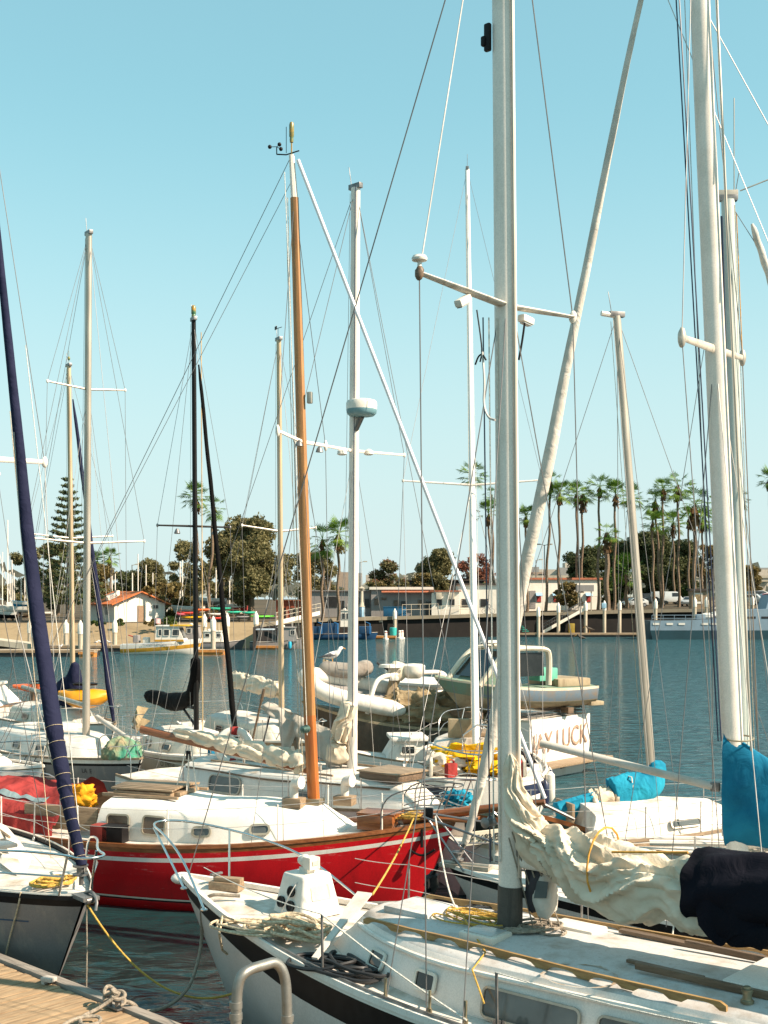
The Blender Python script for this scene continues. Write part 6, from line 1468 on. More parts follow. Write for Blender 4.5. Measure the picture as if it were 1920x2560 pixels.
# boat ramp at far left
a = MB(); r0 = [G(-40, 1580, 1.6), G(0, 1600, 1.1)]
a.loft([[V((-44+k*11.5, 113, lerp(2.2, .75, k))), V((-44+k*11.5, 116, lerp(2.2, .75, k))), V((-44+k*11.5, 116, lerp(2., .5, k)-.3)), V((-44+k*11.5, 113, lerp(2., .5, k)-.3))] for k in (0, .5, 1.)]); solo('access_ramp', a, CONC, 'sloping access ramp down to the floating dock at far left', 'ramp')
# marker cans, utility boxes
for px, py, lab in ((1043, 1592, 'left'), (998, 1590, 'middle'), (1006, 1590, 'right')):
    pass
def marker(px, Y, lab):
    X = (px-960)/3000*Y; r = thing('marker_buoy', lab, 'buoy', (X, Y, -.1), 0, 'white float buoys with red bands')
    a = MB(); a.lathe([(.05, 0), (.38, .05), (.38, .28), (.1, .35)], (0, 0, 0), 12); a.build('float', PLASW, r)
    a = MB(); a.lathe([(.2, .33), (.2, 1.1), (.16, 1.15), (.12, 1.2)], (0, 0, 0), 12); a.build('can', PLASW, r)
    a = MB(); a.lathe([(.207, .95), (.207, 1.05)], (0, 0, 0), 12); a.build('band', REDC, r)
marker(964, 150, 'lone white buoy left of the work float\'s turquoise tub'); marker(999, 152, 'left of the two white buoys side by side'); marker(1005, 153, 'right of the two white buoys side by side')
a = MB(); q = P(983, 1583, 152.6); a.lathe([(.42, 0), (.45, .1), (.45, .95), (.40, 1.0)], (q.x, 153.3, .42), 14); solo('tub', a, mat('turquoise_drum', (.04, .40, .36), .5), 'turquoise tub standing on the work float', 'tub')
a = MB(); q = P(1429, 1567, 161.5); a.box((q.x, 161.6, 1.15), (.8, .7, 1.25)); solo('dock_box', a, mat('mustard_box', (.30, .20, .02), .6), 'mustard-yellow box on the dock under the gangway', 'box', bevel=.04)
a = MB(); q = P(1304, 1575, 161)
for k in range(4): a.box((q.x-.2+.25*k, 161.5, .5+.9-.22*k), (.9, .9, .08))
solo('dock_steps', a, mat('green_steps', (.03, .30, .22), .6), 'green steps on the floating dock behind the large mast', 'steps')
for i, (px, w_, h_) in enumerate(((1511, .55, .7),)):
    q = P(1510, 1514, 162.7); a = MB(); a.box((q.x, 162.7, q.z), (.6, .25, .7)); solo('junction_box', a, mat('pale_blue_tank', (.30, .48, .60), .5), 'pale blue junction box fixed to a piling right of the gangway', 'box', bevel=.03)
# street lamps
for i, (px, yt, Y, lab) in enumerate(((1361, 1362, 180, 'tall lamp post with two lamp heads left of the first palm'), (900, 1405, 200, 'slim lamp post behind the radar mast'), (330, 1412, 200, 'floodlight post above the cottage'), (1340, 1400, 210, 'thin lamp post between the furled headsail and the first palm'))):
    X = (px-960)/3000*Y; zg = gz(X, Y); h = H+(1495-yt)/3000*Y-zg; r = thing('lamp_post', lab, 'street lamp', (X, Y, zg)); a = MB(); a.tube([V((0, 0, 0)), V((0, 0, h))], [.12, .07], 8); a.build('post', DARKSTEEL, r)
    for sg in ((-1, 1) if i == 0 else (1,)):
        a = MB(); a.tube([V((0, 0, h-.1)), V((sg*.7, 0, h+.1))], .05, 6); a.box((sg*.9, 0, h+.08), (.6, .35, .18)); a.build('lamp_head', CONC, r)
# notice shelter by the gangway, flag posts
q = P(1462, 1452, 168); r = thing('notice_shelter', 'grey shelter sign standing at the head of the gangway', 'shelter', (q.x, 168, gz(q.x, 168)))
for x in (-.9, .9):
    a = MB(); a.box((x, 0, 1.7), (.14, .14, 3.4)); a.build('post', CONC, r)
a = MB(); a.box((0, 0, 3.25), (2.4, .9, .9)); a.build('roof', WALLGY, r)
q = P(1747, 1490, 172); r = thing('dock_kiosk', 'brown wooden kiosk with a shallow roof between the palms and the mast', 'kiosk', (q.x, 172, gz(q.x, 172)))
a = MB(); a.box((0, 0, 1.3), (2.4, 1.6, 2.6)); a.build('wall', TEAK, r); a = MB(); a.box((0, 0, 2.75), (3.0, 2.2, .3)); a.build('roof', ROOFD, r); flat(r, 'board', WALLW, (-.3, -.83, 1.5), 1.2, 1.5, .05); flat(r, 'notice', TANC, (-.3, -.87, 1.6), .9, 1.0, .03)
# overpass and distant town
a = MB(); a.box((0, 0, 0), (260, 14, 1.6)); a.box((0, -7.2, 1.3), (260, .3, 1.1)); a.v = [(x+190, y+520, z+13.) for x, y, z in a.v]
r = thing('overpass', 'pale concrete road overpass behind the right-hand trees', 'bridge', (190, 520, 4)); a.v = [(x-190, y-520, z-4) for x, y, z in a.v]; a.build('deck', CONC, r)
for k in range(8):
    b = MB(); b.box((-70+k*20, 0, 3.6), (1.8, 8, 9.5)); b.build('pier', CONC, r)
HILLM = mat('hazy_hill', (.30, .30, .27), .95, var=.25, scale=.02, col2=(.19, .21, .18))
a = MB()
def hill(u, v):
    x = lerp(-700, 900, u); y = lerp(900, 1500, v); e = 12+26*max(0, noise.noise(V((x*.004, 2.3, 0)))+.35)*(.4+.6*(x > 0))
    return V((x, y, 6+e*v**.8+2*noise.noise(V((x*.03, y*.03, 0)))))
a.grid(hill, 80, 6); tag(a.build('hills', HILLM), kind='structure')
rr = random.Random(12); TOWN = [mat('town_pale', (.48, .42, .34), .9), mat('town_tan', (.36, .27, .20), .9), mat('town_grey', (.30, .29, .27), .9)]
spots = [1285, 1300, 1318, 1335, 1352, 1372, 1388, 1410, 1424, 1440, 865, 880, 930, 945, 960, 1830, 1885, 1898, 1908]
for i, px in enumerate(spots):
    Y = rr.uniform(620, 760); X = (px-960)/3000*Y; w_ = rr.uniform(7, 13); h_ = rr.uniform(6, 12)+6; a = MB(); a.box((X, Y, 6+h_/2), (w_, 9, h_)); 
    solo('distant_house', a, TOWN[i % 3], 'far-off pale block on the hazy hillside', 'house', 'houses on the hazy far hillside')
a = MB(); rr = random.Random(5); pts = []
for i in range(2600):
    x = rr.uniform(-560, 560); y = rr.uniform(560, 840); pts.append((x, y, 7+abs(rr.gauss(0, 5))))
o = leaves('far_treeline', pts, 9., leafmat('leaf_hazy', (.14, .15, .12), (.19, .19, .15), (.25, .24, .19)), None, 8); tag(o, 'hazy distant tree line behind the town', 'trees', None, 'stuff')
# ================================================================ boats, cars and people on the far side
YELP = mat('yellow_paint', (.62, .36, .02), .45, var=.2); ORGB = mat('orange_band', (.48, .24, .02), .5, var=.2)
PALEB = dirty('pale_blue_hull', (.52, .60, .66), (.36, .36, .33), .45, .4, .8)
def motorboat(name, label, cat, X, Y, rz, L, B, zs, bands, mats, tw=.85, draft=.35, group=None, z0=0., decky=None):
    r = thing(name, label, cat, (X, Y, z0), rz, group); h = Hull(L, B, zs, tw, .5, .5, 0, draft); h.build(r, bands, mats[0], mats[1], n=24); h.deck(r, decky or DECKW); return r, h
def house(parent, name, x0, x1, w, z0, z1, m, front=.3, back=.1, taper=.1, roof=None, ov=.12):
    a = MB(); a.loft([[V((x0, -w, z0)), V((x0, w, z0)), V((x0+front, w-taper, z1)), V((x0+front, -w+taper, z1))], [V((x1, -w, z0)), V((x1, w, z0)), V((x1-back, w-taper, z1)), V((x1-back, -w+taper, z1))]]); o = a.build(name, m, parent, smooth=0)
    if roof:
        b = MB(); b.box(((x0+front+x1-back)/2, 0, z1+.05), (x1-back-x0-front+2*ov, 2*(w-taper)+2*ov, .1)); b.build('roof', roof, parent, bevel=.03)
    return o
def pane(parent, c, u, v, w, h, m=GLASSD, fm=PLASW):
    f = MB(); M = basis(c, u, v); ring_frame(f, rrect(w, h, .05, 2), rrect(w-.08, h-.08, .03, 2), M, .03); fo = f.build('window', fm, parent)
    g = MB(); g.prism(rrect(w-.06, h-.06, .03, 2), M, .012); g.build('pane', m, fo); return fo
# fire boat: bow to the right, near side is starboard (-y in its frame turned round)
Y = 110.5; xb, xs = (503-960)/3000*Y, (301-960)/3000*Y
L = xb-xs
r, h = motorboat('fire_boat', 'white fire boat with orange band, yellow cabin roof and number 110', 'boat', xb, Y+.8, pi-.03, L, 2.5, (1.45, 1.12, .92), [0, .05, .42, .78], ([PLASW, ORGB, PALEB, BLACKP], [2, 0, 1, 0]))
house(r, 'cabin', 1.5, 4.2, 1.0, 1.15, 2.55, PLASW, .55, .05, .08, None)
a = MB(); a.box((2.75, 0, 2.62), (2.9, 2.15, .12)); a.build('roof', PLASW, r, bevel=.03)
a = MB(); a.box((2.0, 0, 2.66), (1.7, 2.22, .13)); a.build('roof_front', YELP, r, bevel=.03)
a = MB(); a.box((2.9, 1.03, 1.28), (2.7, .05, .18)); a.build('cabin_band', ORGB, r)
for x, w in ((2.3, .7), (3.15, .55), (3.75, .35)): pane(r, (x, .985, 2.02), (-1, 0, 0), (0, -.08, 1), w, .62)
a = MB(); a.add([(1.62, -.8, 1.5), (1.62, .8, 1.5), (1.98, .75, 2.45), (1.98, -.75, 2.45)], [(0, 1, 2, 3)]); a.v = [(x-.02, y, z) for x, y, z in a.v]; a.build('windscreen', GLASSD, r)
text_mesh('lettering', '110', .36, basis((2.35, h.hb(2.3)+.045, .94), (-1, 0, 0), (0, -.1, 1)), BLKL, r, .005)
text_mesh('lettering', 'LA COUNTY FIRE DEPARTMENT', .215, basis((5.35, h.hb(4.5)+.06, .86), (-1, .0, 0), (0, -.1, 1)), BLUEL, r, .005)
for x_ in (3.4, 2.2):
    a = MB(); a.tube([V((x_, -.3, 2.6)), V((x_, -.3, 3.4))], .018, 5); a.build('antenna', PLASW, r)
def flag(parent, p, w, hgt):
    f = MB(); f.grid(lambda u, v: V(p)+V((u*w, .06*sin(u*5), -v*hgt-.08*u)), 8, 6); m, n, l, b = _nt('striped_flag') if 'striped_flag' not in MATS else (MATS['striped_flag'], None, None, None)
    if n:
        MATS['striped_flag'] = m; g = n.new('ShaderNodeTexCoord'); w_ = n.new('ShaderNodeTexWave'); w_.bands_direction = 'Z'; w_.inputs['Scale'].default_value = 4.2; l.new(g.outputs['Object'], w_.inputs['Vector'])
        cr = n.new('ShaderNodeValToRGB'); cr.color_ramp.interpolation = 'CONSTANT'; cr.color_ramp.elements[0].color = (.5, .05, .06, 1); cr.color_ramp.elements[1].position = .5; cr.color_ramp.elements[1].color = (.75, .72, .68, 1); l.new(w_.outputs['Fac'], cr.inputs['Fac']); l.new(cr.outputs['Color'], b.inputs['Base Color'])
    o = f.build('flag', m, parent); c = MB(); c.grid(lambda u, v: V(p)+V((u*w*.45, .06*sin(u*.45*5)-.01, -v*hgt*.5-.08*u*.45)), 4, 3); c.build('canton', NAVY, o)
    return o
flag(r, (4.4, .25, 3.35), -.55, .48)
a = MB(); a.tube([V((4.42, .25, 2.6)), V((4.42, .25, 3.4))], .02, 5); a.build('flagstaff', STEEL, r)
for k, s in enumerate(((5.2, .5, .35), (6.1, .7, .3))):
    a = MB(); a.box((s[0], .1, 1.05+s[1]/2), (.5, .9, s[1])); a.build('deck_locker', WALLGY if k else PLASW, r, bevel=.03)
a = MB(); a.tube([V((6.4, .1, 1.1)), V((6.4, .1, 1.6))], .08, 8); a.tube([V((6.4, .1, 1.6)), V((6.9, .1, 1.75))], .05, 8); a.build('water_cannon', REDC, r)
# small grey work boats
def workboat(label, px0, px1, Y, hullm, cabm, cab, zs=(.95, .7, .7), B=2.2, extra=None, rz=pi):
    x1 = (px1-960)/3000*Y; x0 = (px0-960)/3000*Y; r, h = motorboat('work_boat', label, 'boat', x1 if rz > 1 else x0, Y+.6, rz, x1-x0, B, zs, [0, .08, .3], ([hullm, BLACKP], [1, 0, 0]))
    house(r, 'cabin', *cab, cabm, .25, .05, .06, cabm); x0_, x1_, w, z0, z1 = cab
    n = max(2, int((x1_-x0_)/.7)); s = 1 if rz > 1 else -1
    for i in range(n): pane(r, (lerp(x0_+.45, x1_-.4, i/max(n-1, 1)), s*(w-.02), z0+(z1-z0)*.66), (-s, 0, 0), (0, -.05*s, 1), .5, (z1-z0)*.4)
    a = MB(); a.tube([V((x0_+.5, 0, z1)), V((x0_+.5, 0, z1+.9))], .02, 5); a.build('antenna', PLASW, r); a = MB(); a.lathe([(.2, 0), (.22, .1), (.1, .2)], (x1_-.5, 0, z1+.1), 10); a.build('radar_dome', PLASW, r); return r, h
workboat('small grey cabin boat moored just beyond the fire boat', 478, 612, 122, HULLGREY, PLASW, (2.2, 4.2, .8, .75, 1.75))
workboat('small open-decked grey boat with pale wheelhouse behind the fire boat\'s bow', 440, 520, 128, HULLGREY, WALLGY, (.8, 2.4, .8, .75, 2.2))
r, h = workboat('dark grey survey boat with windowed wheelhouse and pale awning, left of wooden mast', 625, 765, 122, HULLGREY, WALLGY, (.9, 2.9, .95, .8, 2.15), zs=(1.2, .8, .75))
a = MB(); a.box((4.3, 0, 2.0), (2.0, 1.9, .10)); a.build('awning', PALEB, r)
for x in (3.4, 5.2):
    for y in (-.85, .85):
        a = MB(); a.tube([V((x, y, .7)), V((x, y, 2.0))], .03, 6); a.build('awning_post', STEEL, r)
a = MB(); a.lathe([(.14, -.35), (.18, -.2), (.18, .2), (.14, .35)], (1.6, 1.2, .45), 10); a.build('fender', mat('cyan_fender', (.02, .36, .52), .5), r)
BLUEB = dirty('dark_blue_hull', (.012, .055, .13), (.05, .06, .07), .5, .5)
r, h = workboat('dark blue work barge with white control cabin and deck machinery behind radar mast', 745, 945, 150, BLUEB, WALLW, (3.3, 4.7, .7, 1.6, 3.6), zs=(.9, .75, .75), B=3.2)
for x, sx, sz in ((1.6, 1.6, .9), (5.9, 2.0, 1.3), (7.6, 1.4, .9)):
    a = MB(); a.box((x, .3, .75+sz/2), (sx, 1.6, sz)); a.build('machinery', BLUEB, r, bevel=.06)
for x in (1.0, 2.6, 5.0, 7.0):
    a = MB(); a.tube([V((x, 1.3, .7)), V((x, 1.3, 2.0))], .05, 6); a.tube([V((x, 1.3, 2.0)), V((x+.5, 1.0, 2.2))], .04, 6); a.build('davit', mat('bright_blue', (.03, .20, .48), .5), r)
a = MB(); a.box((2.7, 1.35, 1.15), (.3, .25, .8)); a.build('yellow_box', YELP, r, bevel=.03)
# grey ship at the right edge
SHIPU = dirty('ship_grey_blue', (.22, .30, .36), (.14, .16, .17), .55, .4, .35); SHIPL = dirty('ship_lower_teal', (.045, .10, .12), (.03, .05, .05), .5, .5, .35)
Y = 150; X0 = (1626-960)/3000*Y
r = thing('grey_ship', 'large blue-grey patrol ship entering from the right edge, stern to the left', 'ship', (X0, Y+2.6, 0), 0)
h = Hull(26, 5.2, (2.6, 2.4, 3.6), .6, .5, 0, 0, .8)
a = MB(); sec = []
for i in range(14):
    x = i*2.; k = 2.3 if x < 8.6 else 2.3; t = 2.35+.012*x*x*.3; 
    sec.append([V((x+.5*(1-0) if i == 0 else x, -2.2, -.6)), V((x, -2.6, 1.15)), V((x, -2.65, t)), V((x, 2.65, t)), V((x, 2.6, 1.15)), V((x, 2.2, -.6))])
a.loft(sec, closed=True, mis=[1, 0, 2, 0, 1, 1]); a.build('hull', [SHIPU, SHIPL, DARKW], r, smooth=0)
a = MB(); a.loft([[V((x, -2.62, 2.4)), V((x, -2.62, 3.5+.06*(x-9))), V((x, 2.62, 3.5+.06*(x-9))), V((x, 2.62, 2.4))] for x in (11.9, 13, 20, 26)]); a.build('raised_deck', SHIPU, r, smooth=0)
a = MB(); a.loft([[V((x+.6*k, y, z)) for y, z, k in ((-1.9, 3.5, 0), (-1.75, 5.6, 1), (1.75, 5.6, 1), (1.9, 3.5, 0))] for x in (14.6, 22)]); a.build('deckhouse', SHIPU, r, smooth=0)
for x in (16.6, 18.4): pane(r, (x, -1.86, 4.7), (1, 0, 0), (0, .08, 1), .9, .9, GLASSD, SHIPU)
for x in (12.6, 14.4, 16.2): 
    a = MB(); a.box((x, -2.63, 2.75), (1.1, .06, .28)); a.build('port_slot', DARKW, r)
for x in (.7, 2.4, 3.9, 6.8, 7.9):
    a = MB(); a.box((x, -2.66, 1.95), (.8, .05, .25)); a.build('freeing_port', PLASW, r)
a = MB(); 
for z in (2.9, 3.3): a.tube([V((.2, -2.55, z-.25)), V((11.5, -2.55, z-.25))], .03, 6)
for i in range(9): a.tube([V((.2+i*1.4, -2.55, 2.3)), V((.2+i*1.4, -2.55, 3.05))], .03, 5)
a.build('deck_rail', SHIPU, r)
a = MB(); a.blob((8.4, -.8, 2.95), (1.5, .8, .5), 18, 10, .3, 1.4, 3); a.build('raft_canister', PLASW, r)
a = MB(); a.box((6.6, -1.2, 2.8), (1.1, .9, .7)); a.build('deck_locker', SHIPU, r, bevel=.05)
a = MB(); a.tube([V((17, 0, 5.6)), V((17, 0, 8))], .1, 8); a.build('mast', SHIPU, r)
# ---------------------------------------------------------------- kayaks and rack by the large tree
def kayak(px, py, Y, L, m, label, rz=0., group=None, z=None, tilt=0.):
    q = P(px, py, Y); r = thing('kayak', label, 'kayak', q, rz, group); a = MB(); rings = []
    for i in range(13):
        u = i/12; x = (u-.5)*L; w = .36*sin(pi*min(max(u, .02), .98))**.7; hz = .10+.09*abs(u-.5)**2*4
        rings.append([V((x, w*cos(t), hz*.4+(.17 if sin(t) > 0 else .17)*sin(t)*sin(pi*min(max(u, .03), .97))**.5+hz*.5)) for t in np.linspace(0, 2*pi, 13)[:-1]])
    a.loft(rings); a.build('hull', m, r); b = MB(); b.lathe([(.24, .0), (.26, .03), (.22, .04)], (0, 0, .32), 14, Matrix.Diagonal((1.6, .9, 1))); b.build('cockpit_rim', BLACKP, r); return r
KR = mat('kayak_red', (.55, .05, .03), .4); KY = mat('kayak_yellow', (.72, .40, .01), .4); KG = mat('kayak_green', (.04, .42, .26), .4); KL = mat('kayak_lime', (.16, .55, .06), .4); KO = mat('kayak_orange', (.65, .12, .03), .4); KW = PLASW; KP = mat('kayak_pink', (.62, .12, .15), .4)
Yk = 137
for px, py, L, m, lab in ((470, 1535, 2.6, KR, 'red kayak on the top rack left of the black mast'), (480, 1546, 2.6, KY, 'yellow kayak on the low rack left of the black mast'), (505, 1527, 2.0, KO, 'orange kayak poking up on the rack by the black mast'), (550, 1524, 2.6, KG, 'sea-green kayak right of the black furled sail'), (546, 1538, 2.4, KW, 'white kayak under the sea-green kayak'), (540, 1548, 1.8, KR, 'short red kayak lowest right of the black furled sail'), (622, 1534, 1.7, KG, 'mint-green kayak under the large tree'), (655, 1544, 2.8, KL, 'lime-green kayak on the grass under the large tree'), (606, 1545, 1.6, WALLGY, 'grey kayak on the grass left of the lime one'), (585, 1533, 1.8, KG, 'dark green kayak left of the mint-green one'), (455, 1538, 1.4, KP, 'pink kayak end beside the red one')):
    kayak(px, py, Yk, L, m, lab, rnd.uniform(-.15, .1), 'kayaks stored on the left bank')
for px0, px1, lab in ((448, 520, 'timber kayak rack left of the black mast'), (530, 600, 'timber kayak rack right of the black furled sail')):
    x0, x1 = (px0-960)/3000*Yk, (px1-960)/3000*Yk; zg = gz(x0, Yk); r = thing('kayak_rack', lab, 'rack', (x0, Yk, zg))
    for x in (.1, x1-x0-.1):
        a = MB(); a.box((x, .3, .8), (.09, .5, 1.6)); a.build('upright', TEAKD, r)
    for z in (.45, .95, 1.45):
        a = MB(); a.box(((x1-x0)/2, .3, z), (x1-x0, .5, .06)); a.build('shelf', TEAKD, r)
# stored dinghies: white and red hulls on trailers
for px, py, L, m1, lab in ((575, 1515, 4.2, REDC, 'white stored boat with red bottom under the large tree'), (530, 1500, 3.5, WALLGY, 'pale boat on a trailer right of the black mast'), (460, 1520, 3.2, PLASW, 'white boat hull stored behind the twisted bush'), (30, 1520, 4.0, PLASW, 'white boat stored ashore at the far left'), (60, 1508, 3.4, BLUEC, 'boat under bright blue tarp at far left'), (15, 1535, 3.0, BLACKP, 'dark-hulled boat stored ashore at far left edge')):
    Yb = 146; q = P(px, py, Yb); r, h = motorboat('stored_boat', lab, 'boat', q.x-L/2, Yb, 0, L, 1.6, (.95, .8, .8), [0, .35], ([PLASW, m1], [0, 1]), draft=.0, z0=gz(q.x, Yb)+max(.3, q.z-gz(q.x, Yb)-.6), decky=m1 if m1 is BLUEC else None)
    for x in (L*.3, L*.75):
        a = MB(); a.box((x, 0, -.2-(r.location.z-gz(q.x, Yb))/2+.2), (.12, 1.0, max(.2, r.location.z-gz(q.x, Yb)))); a.build('cradle', TEAKD, r)
# masts of the marina behind the trees
mst = [(19, 1300, 'x'), (35, 1432, ''), (25, 1430, ''), (53, 1445, ''), (62, 1420, ''), (70, 1452, ''), (30, 1400, ''), (6, 1380, ''), (280, 1434, ''), (288, 1434, ''), (331, 1432, ''), (345, 1385, ''), (365, 1412, ''), (382, 1432, ''), (450, 1404, ''), (456, 1400, ''), (505, 1408, ''), (540, 1420, ''), (574, 1460, ''), (600, 1440, '')]
first = None
for i, (px, yt, _) in enumerate(mst):
    Ym = 158+(i*7) % 23; q = P(px, yt, Ym); zg = gz(q.x, Ym)
    if first is None:
        first = r = thing('stored_sailboat', 'x', 'sailboat', (q.x, Ym, zg), .2); hh = Hull(5.5, 1.9, (1.5, 1.3, 1.3), .7, .5, .5, 0, -.35); hh.build(r, [0, .2], [PLASW], [0, 0], n=12); hh.deck(r, DECKW)
        a = MB(); a.tube([V((2.2, 0, 1.2)), V((2.2, 0, 10))], .075, 6); a.build('mast', ALU, r); a = MB(); a.box((3.2, 0, 1.45), (2.2, 1.2, .4)); a.build('cabin', WHITE, r, bevel=.1); a = MB(); a.box((2.5, 0, .2), (.3, 1.2, .6)); a.build('cradle', TEAKD, r)
        o = r; s = 1
    else: o = dup(first, (q.x, Ym, zg), .2+(i % 5)*.35, 'x')
    o['label'] = 'white sailboat on its cradle in the yard behind the trees, bare mast up'; o['group'] = 'sailboats in the yard behind the left bank'
    o.scale = (1, 1, max(.5, (q.z-zg)/10))
    o.location = V((q.x, Ym, zg))-Matrix.Rotation(o.rotation_euler.z, 3, 'Z') @ V((2.2, 0, 0))
# ---------------------------------------------------------------- cars
CARG = mat('car_glass', (.02, .025, .028), .06, var=.1, spec=.7); TYRE = mat('tyre', (.015, .015, .015), .8); RIM = mat('rim', (.4, .4, .4), .35, .8)
def car(px, py, Y, label, col, kind='hatch', rz=0.):
    q = P(px, py, Y); zg = gz(q.x, Y); r = thing('parked_car' if kind != 'van' else 'parked_van', label, 'van' if kind == 'van' else 'car', (q.x, Y, zg), rz, 'vehicles parked on the far quay')
    m = mat('car_paint_%s' % '_'.join('%02d' % int(c*99) for c in col), col, .3, .3, var=.05, coat=.6)
    prof = {'hatch': [(-2.1, .3), (-2.15, .62), (-1.9, .82), (-1.1, .95), (-.35, 1.42), (.7, 1.48), (1.6, 1.20), (2.05, .95), (2.1, .35)], 'suv': [(-2.2, .4), (-2.25, .85), (-2.0, 1.02), (-1.2, 1.10), (-.6, 1.66), (1.5, 1.72), (2.1, 1.15), (2.2, .45)], 'van': [(-2.6, .4), (-2.65, .95), (-2.2, 1.18), (-1.7, 1.95), (-1.3, 2.1), (2.4, 2.12), (2.55, 1.9), (2.6, .45)]}[kind]
    a = MB(); a.loft([[V((x*k, y, z if z < 1 else lerp(1, z, k2))) for x, z in prof] for y, k, k2 in ((-.88, .975, .97), (-.80, 1, 1), (.80, 1, 1), (.88, .975, .97))]); a.build('body', m, r, smooth=30, bevel=.04)
    g0 = {'hatch': [(-.95, .99), (-.33, 1.36), (.65, 1.41), (1.35, 1.15), (1.35, 1.0)], 'suv': [(-1.05, 1.14), (-.55, 1.58), (1.4, 1.62), (1.75, 1.18)], 'van': [(-1.95, 1.3), (-1.62, 1.9), (-.6, 1.9), (-.6, 1.3)]}[kind]
    a = MB(); 
    for sg in (-1, 1):
        b = [V((x, sg*.895, z)) for x, z in g0]; a.add(b+[p+V((0, -sg*.05, 0)) for p in b], [tuple(range(len(b)))]+[(i, (i+1) % len(b), len(b)+(i+1) % len(b), len(b)+i) for i in range(len(b))])
    f0, f1 = prof[3], prof[4]
    if kind == 'van': f0, f1 = prof[2], prof[3]
    a.add([V((lerp(f0[0], f1[0], t)-.02, y, lerp(f0[1], f1[1], t)+.015)) for t, y in ((.1, -.72), (.1, .72), (.9, .68), (.9, -.68))], [(0, 1, 2, 3)])
    a.build('glass', CARG, r)
    for x in (-1.35, 1.35):
        for y in (-.82, .82):
            w = MB(); R = Matrix.Rotation(pi/2, 3, 'X'); w.lathe([(.2, -.1), (.33, -.09), (.34, 0), (.33, .09), (.2, .1)], (x*(1.2 if kind == 'van' else 1), y, .33), 16, R); wo = w.build('wheel', TYRE, r); w = MB(); w.lathe([(.19, -.11), (.19, .11)], (x*(1.2 if kind == 'van' else 1), y, .33), 12, R); w.build('rim', RIM, wo)
    for y in (-.62, .62):
        w = MB(); w.box((prof[1][0]+.04, y, prof[1][1]+.03), (.1, .3, .12)); w.build('headlight', LENS, r)
    return r
car(1585, 1494, 186, 'silver-white hatchback parked left of the leaning alloy mast', (.6, .6, .58), 'hatch', radians(12))
car(1420, 1512, 181, 'dark SUV parked behind the small leafy tree', (.03, .035, .03), 'suv', radians(20))
car(1668, 1492, 196, 'white panel van behind the palms right of the leaning mast', (.72, .70, .66), 'van', radians(180))
car(1725, 1500, 186, 'pale sedan beside the brown kiosk', (.55, .54, .52), 'hatch', radians(60))
car(1636, 1500, 190, 'dark green-black car left of the white van', (.02, .025, .022), 'hatch', radians(170))
car(1610, 1484, 205, 'dark car behind the silver-white hatchback', (.03, .03, .035), 'suv', radians(10))
car(1868, 1492, 188, 'silver SUV parked right of the tall masts', (.45, .45, .43), 'suv', radians(-25))
car(1880, 1478, 215, 'dark SUV behind the silver SUV at right', (.04, .04, .045), 'suv', radians(10))
car(1912, 1482, 205, 'red car at the right edge', (.45, .03, .03), 'hatch', radians(0))
car(1895, 1470, 235, 'white car in the back row at right', (.65, .63, .6), 'hatch', radians(5)); car(1862, 1471, 240, 'grey car in the back row beside the round tree', (.25, .25, .26), 'hatch', radians(0))
car(1548, 1500, 192, 'black car behind the palms, left of the silver hatchback', (.015, .015, .016), 'hatch', radians(5)); car(1290, 1512, 185, 'dark car hidden behind the furled headsail', (.03, .03, .03), 'hatch', 0)
# ---------------------------------------------------------------- cyclist on the quay
def skin_figure(parent, name, verts, edges, rad, m, root=0, sub=1):
    me = bpy.data.meshes.new(name); me.from_pydata(verts, edges, []); me.materials.append(m); o = bpy.data.objects.new(name, me); COL.objects.link(o)
    o.parent = parent; sk = o.modifiers.new('skin', 'SKIN'); 
    for i, rr_ in enumerate(rad): me.skin_vertices[0].data[i].radius = (rr_, rr_); me.skin_vertices[0].data[i].use_root = (i == root)
    ss = o.modifiers.new('sub', 'SUBSURF'); ss.levels = ss.render_levels = sub
    for p in me.polygons: p.use_smooth = True
    return o
q = P(1217, 1520, 163.5); zg = gz(q.x, 163.5)+.1
r = thing('person', 'cyclist in dark clothes upright on a bicycle on the quay', 'person', (q.x, 163.5, zg))
V_ = [(0, 0, .98), (.02, 0, 1.2), (.08, 0, 1.42), (.10, 0, 1.52), (.13, 0, 1.66), (.10, .17, 1.40), (.28, .2, 1.2), (.48, .16, 1.12), (.10, -.17, 1.40), (.28, -.2, 1.2), (.48, -.16, 1.12), (.02, .1, .95), (.34, .11, .75), (.22, .12, .36), (.32, .12, .30), (.02, -.1, .95), (.28, -.11, .62), (.06, -.12, .30), (.16, -.12, .24)]
E_ = [(0, 1), (1, 2), (2, 3), (3, 4), (2, 5), (5, 6), (6, 7), (2, 8), (8, 9), (9, 10), (0, 11), (11, 12), (12, 13), (13, 14), (0, 15), (15, 16), (16, 17), (17, 18)]
R_ = [.15, .15, .16, .06, .10, .07, .05, .04, .07, .05, .04, .10, .075, .05, .045, .10, .075, .05, .045]
skin_figure(r, 'body', V_, E_, R_, mat('dark_clothing', (.03, .03, .04), .9))
a = MB(); a.blob((.13, 0, 1.72), (.10, .085, .125), 12, 10, 0); a.build('head', mat('skin', (.40, .24, .16), .6), r)
r2 = thing('bicycle', 'dark bicycle ridden by the cyclist on the quay', 'bicycle', (q.x, 163.5, zg-.02)); 
for x in (-.35, .75):
    a = MB(); a.tube([V((x+.33*cos(t), 0, .34+.33*sin(t))) for t in np.linspace(0, 2*pi, 21)[:-1]], .022, 5, closed=True); a.build('wheel', TYRE, r2)
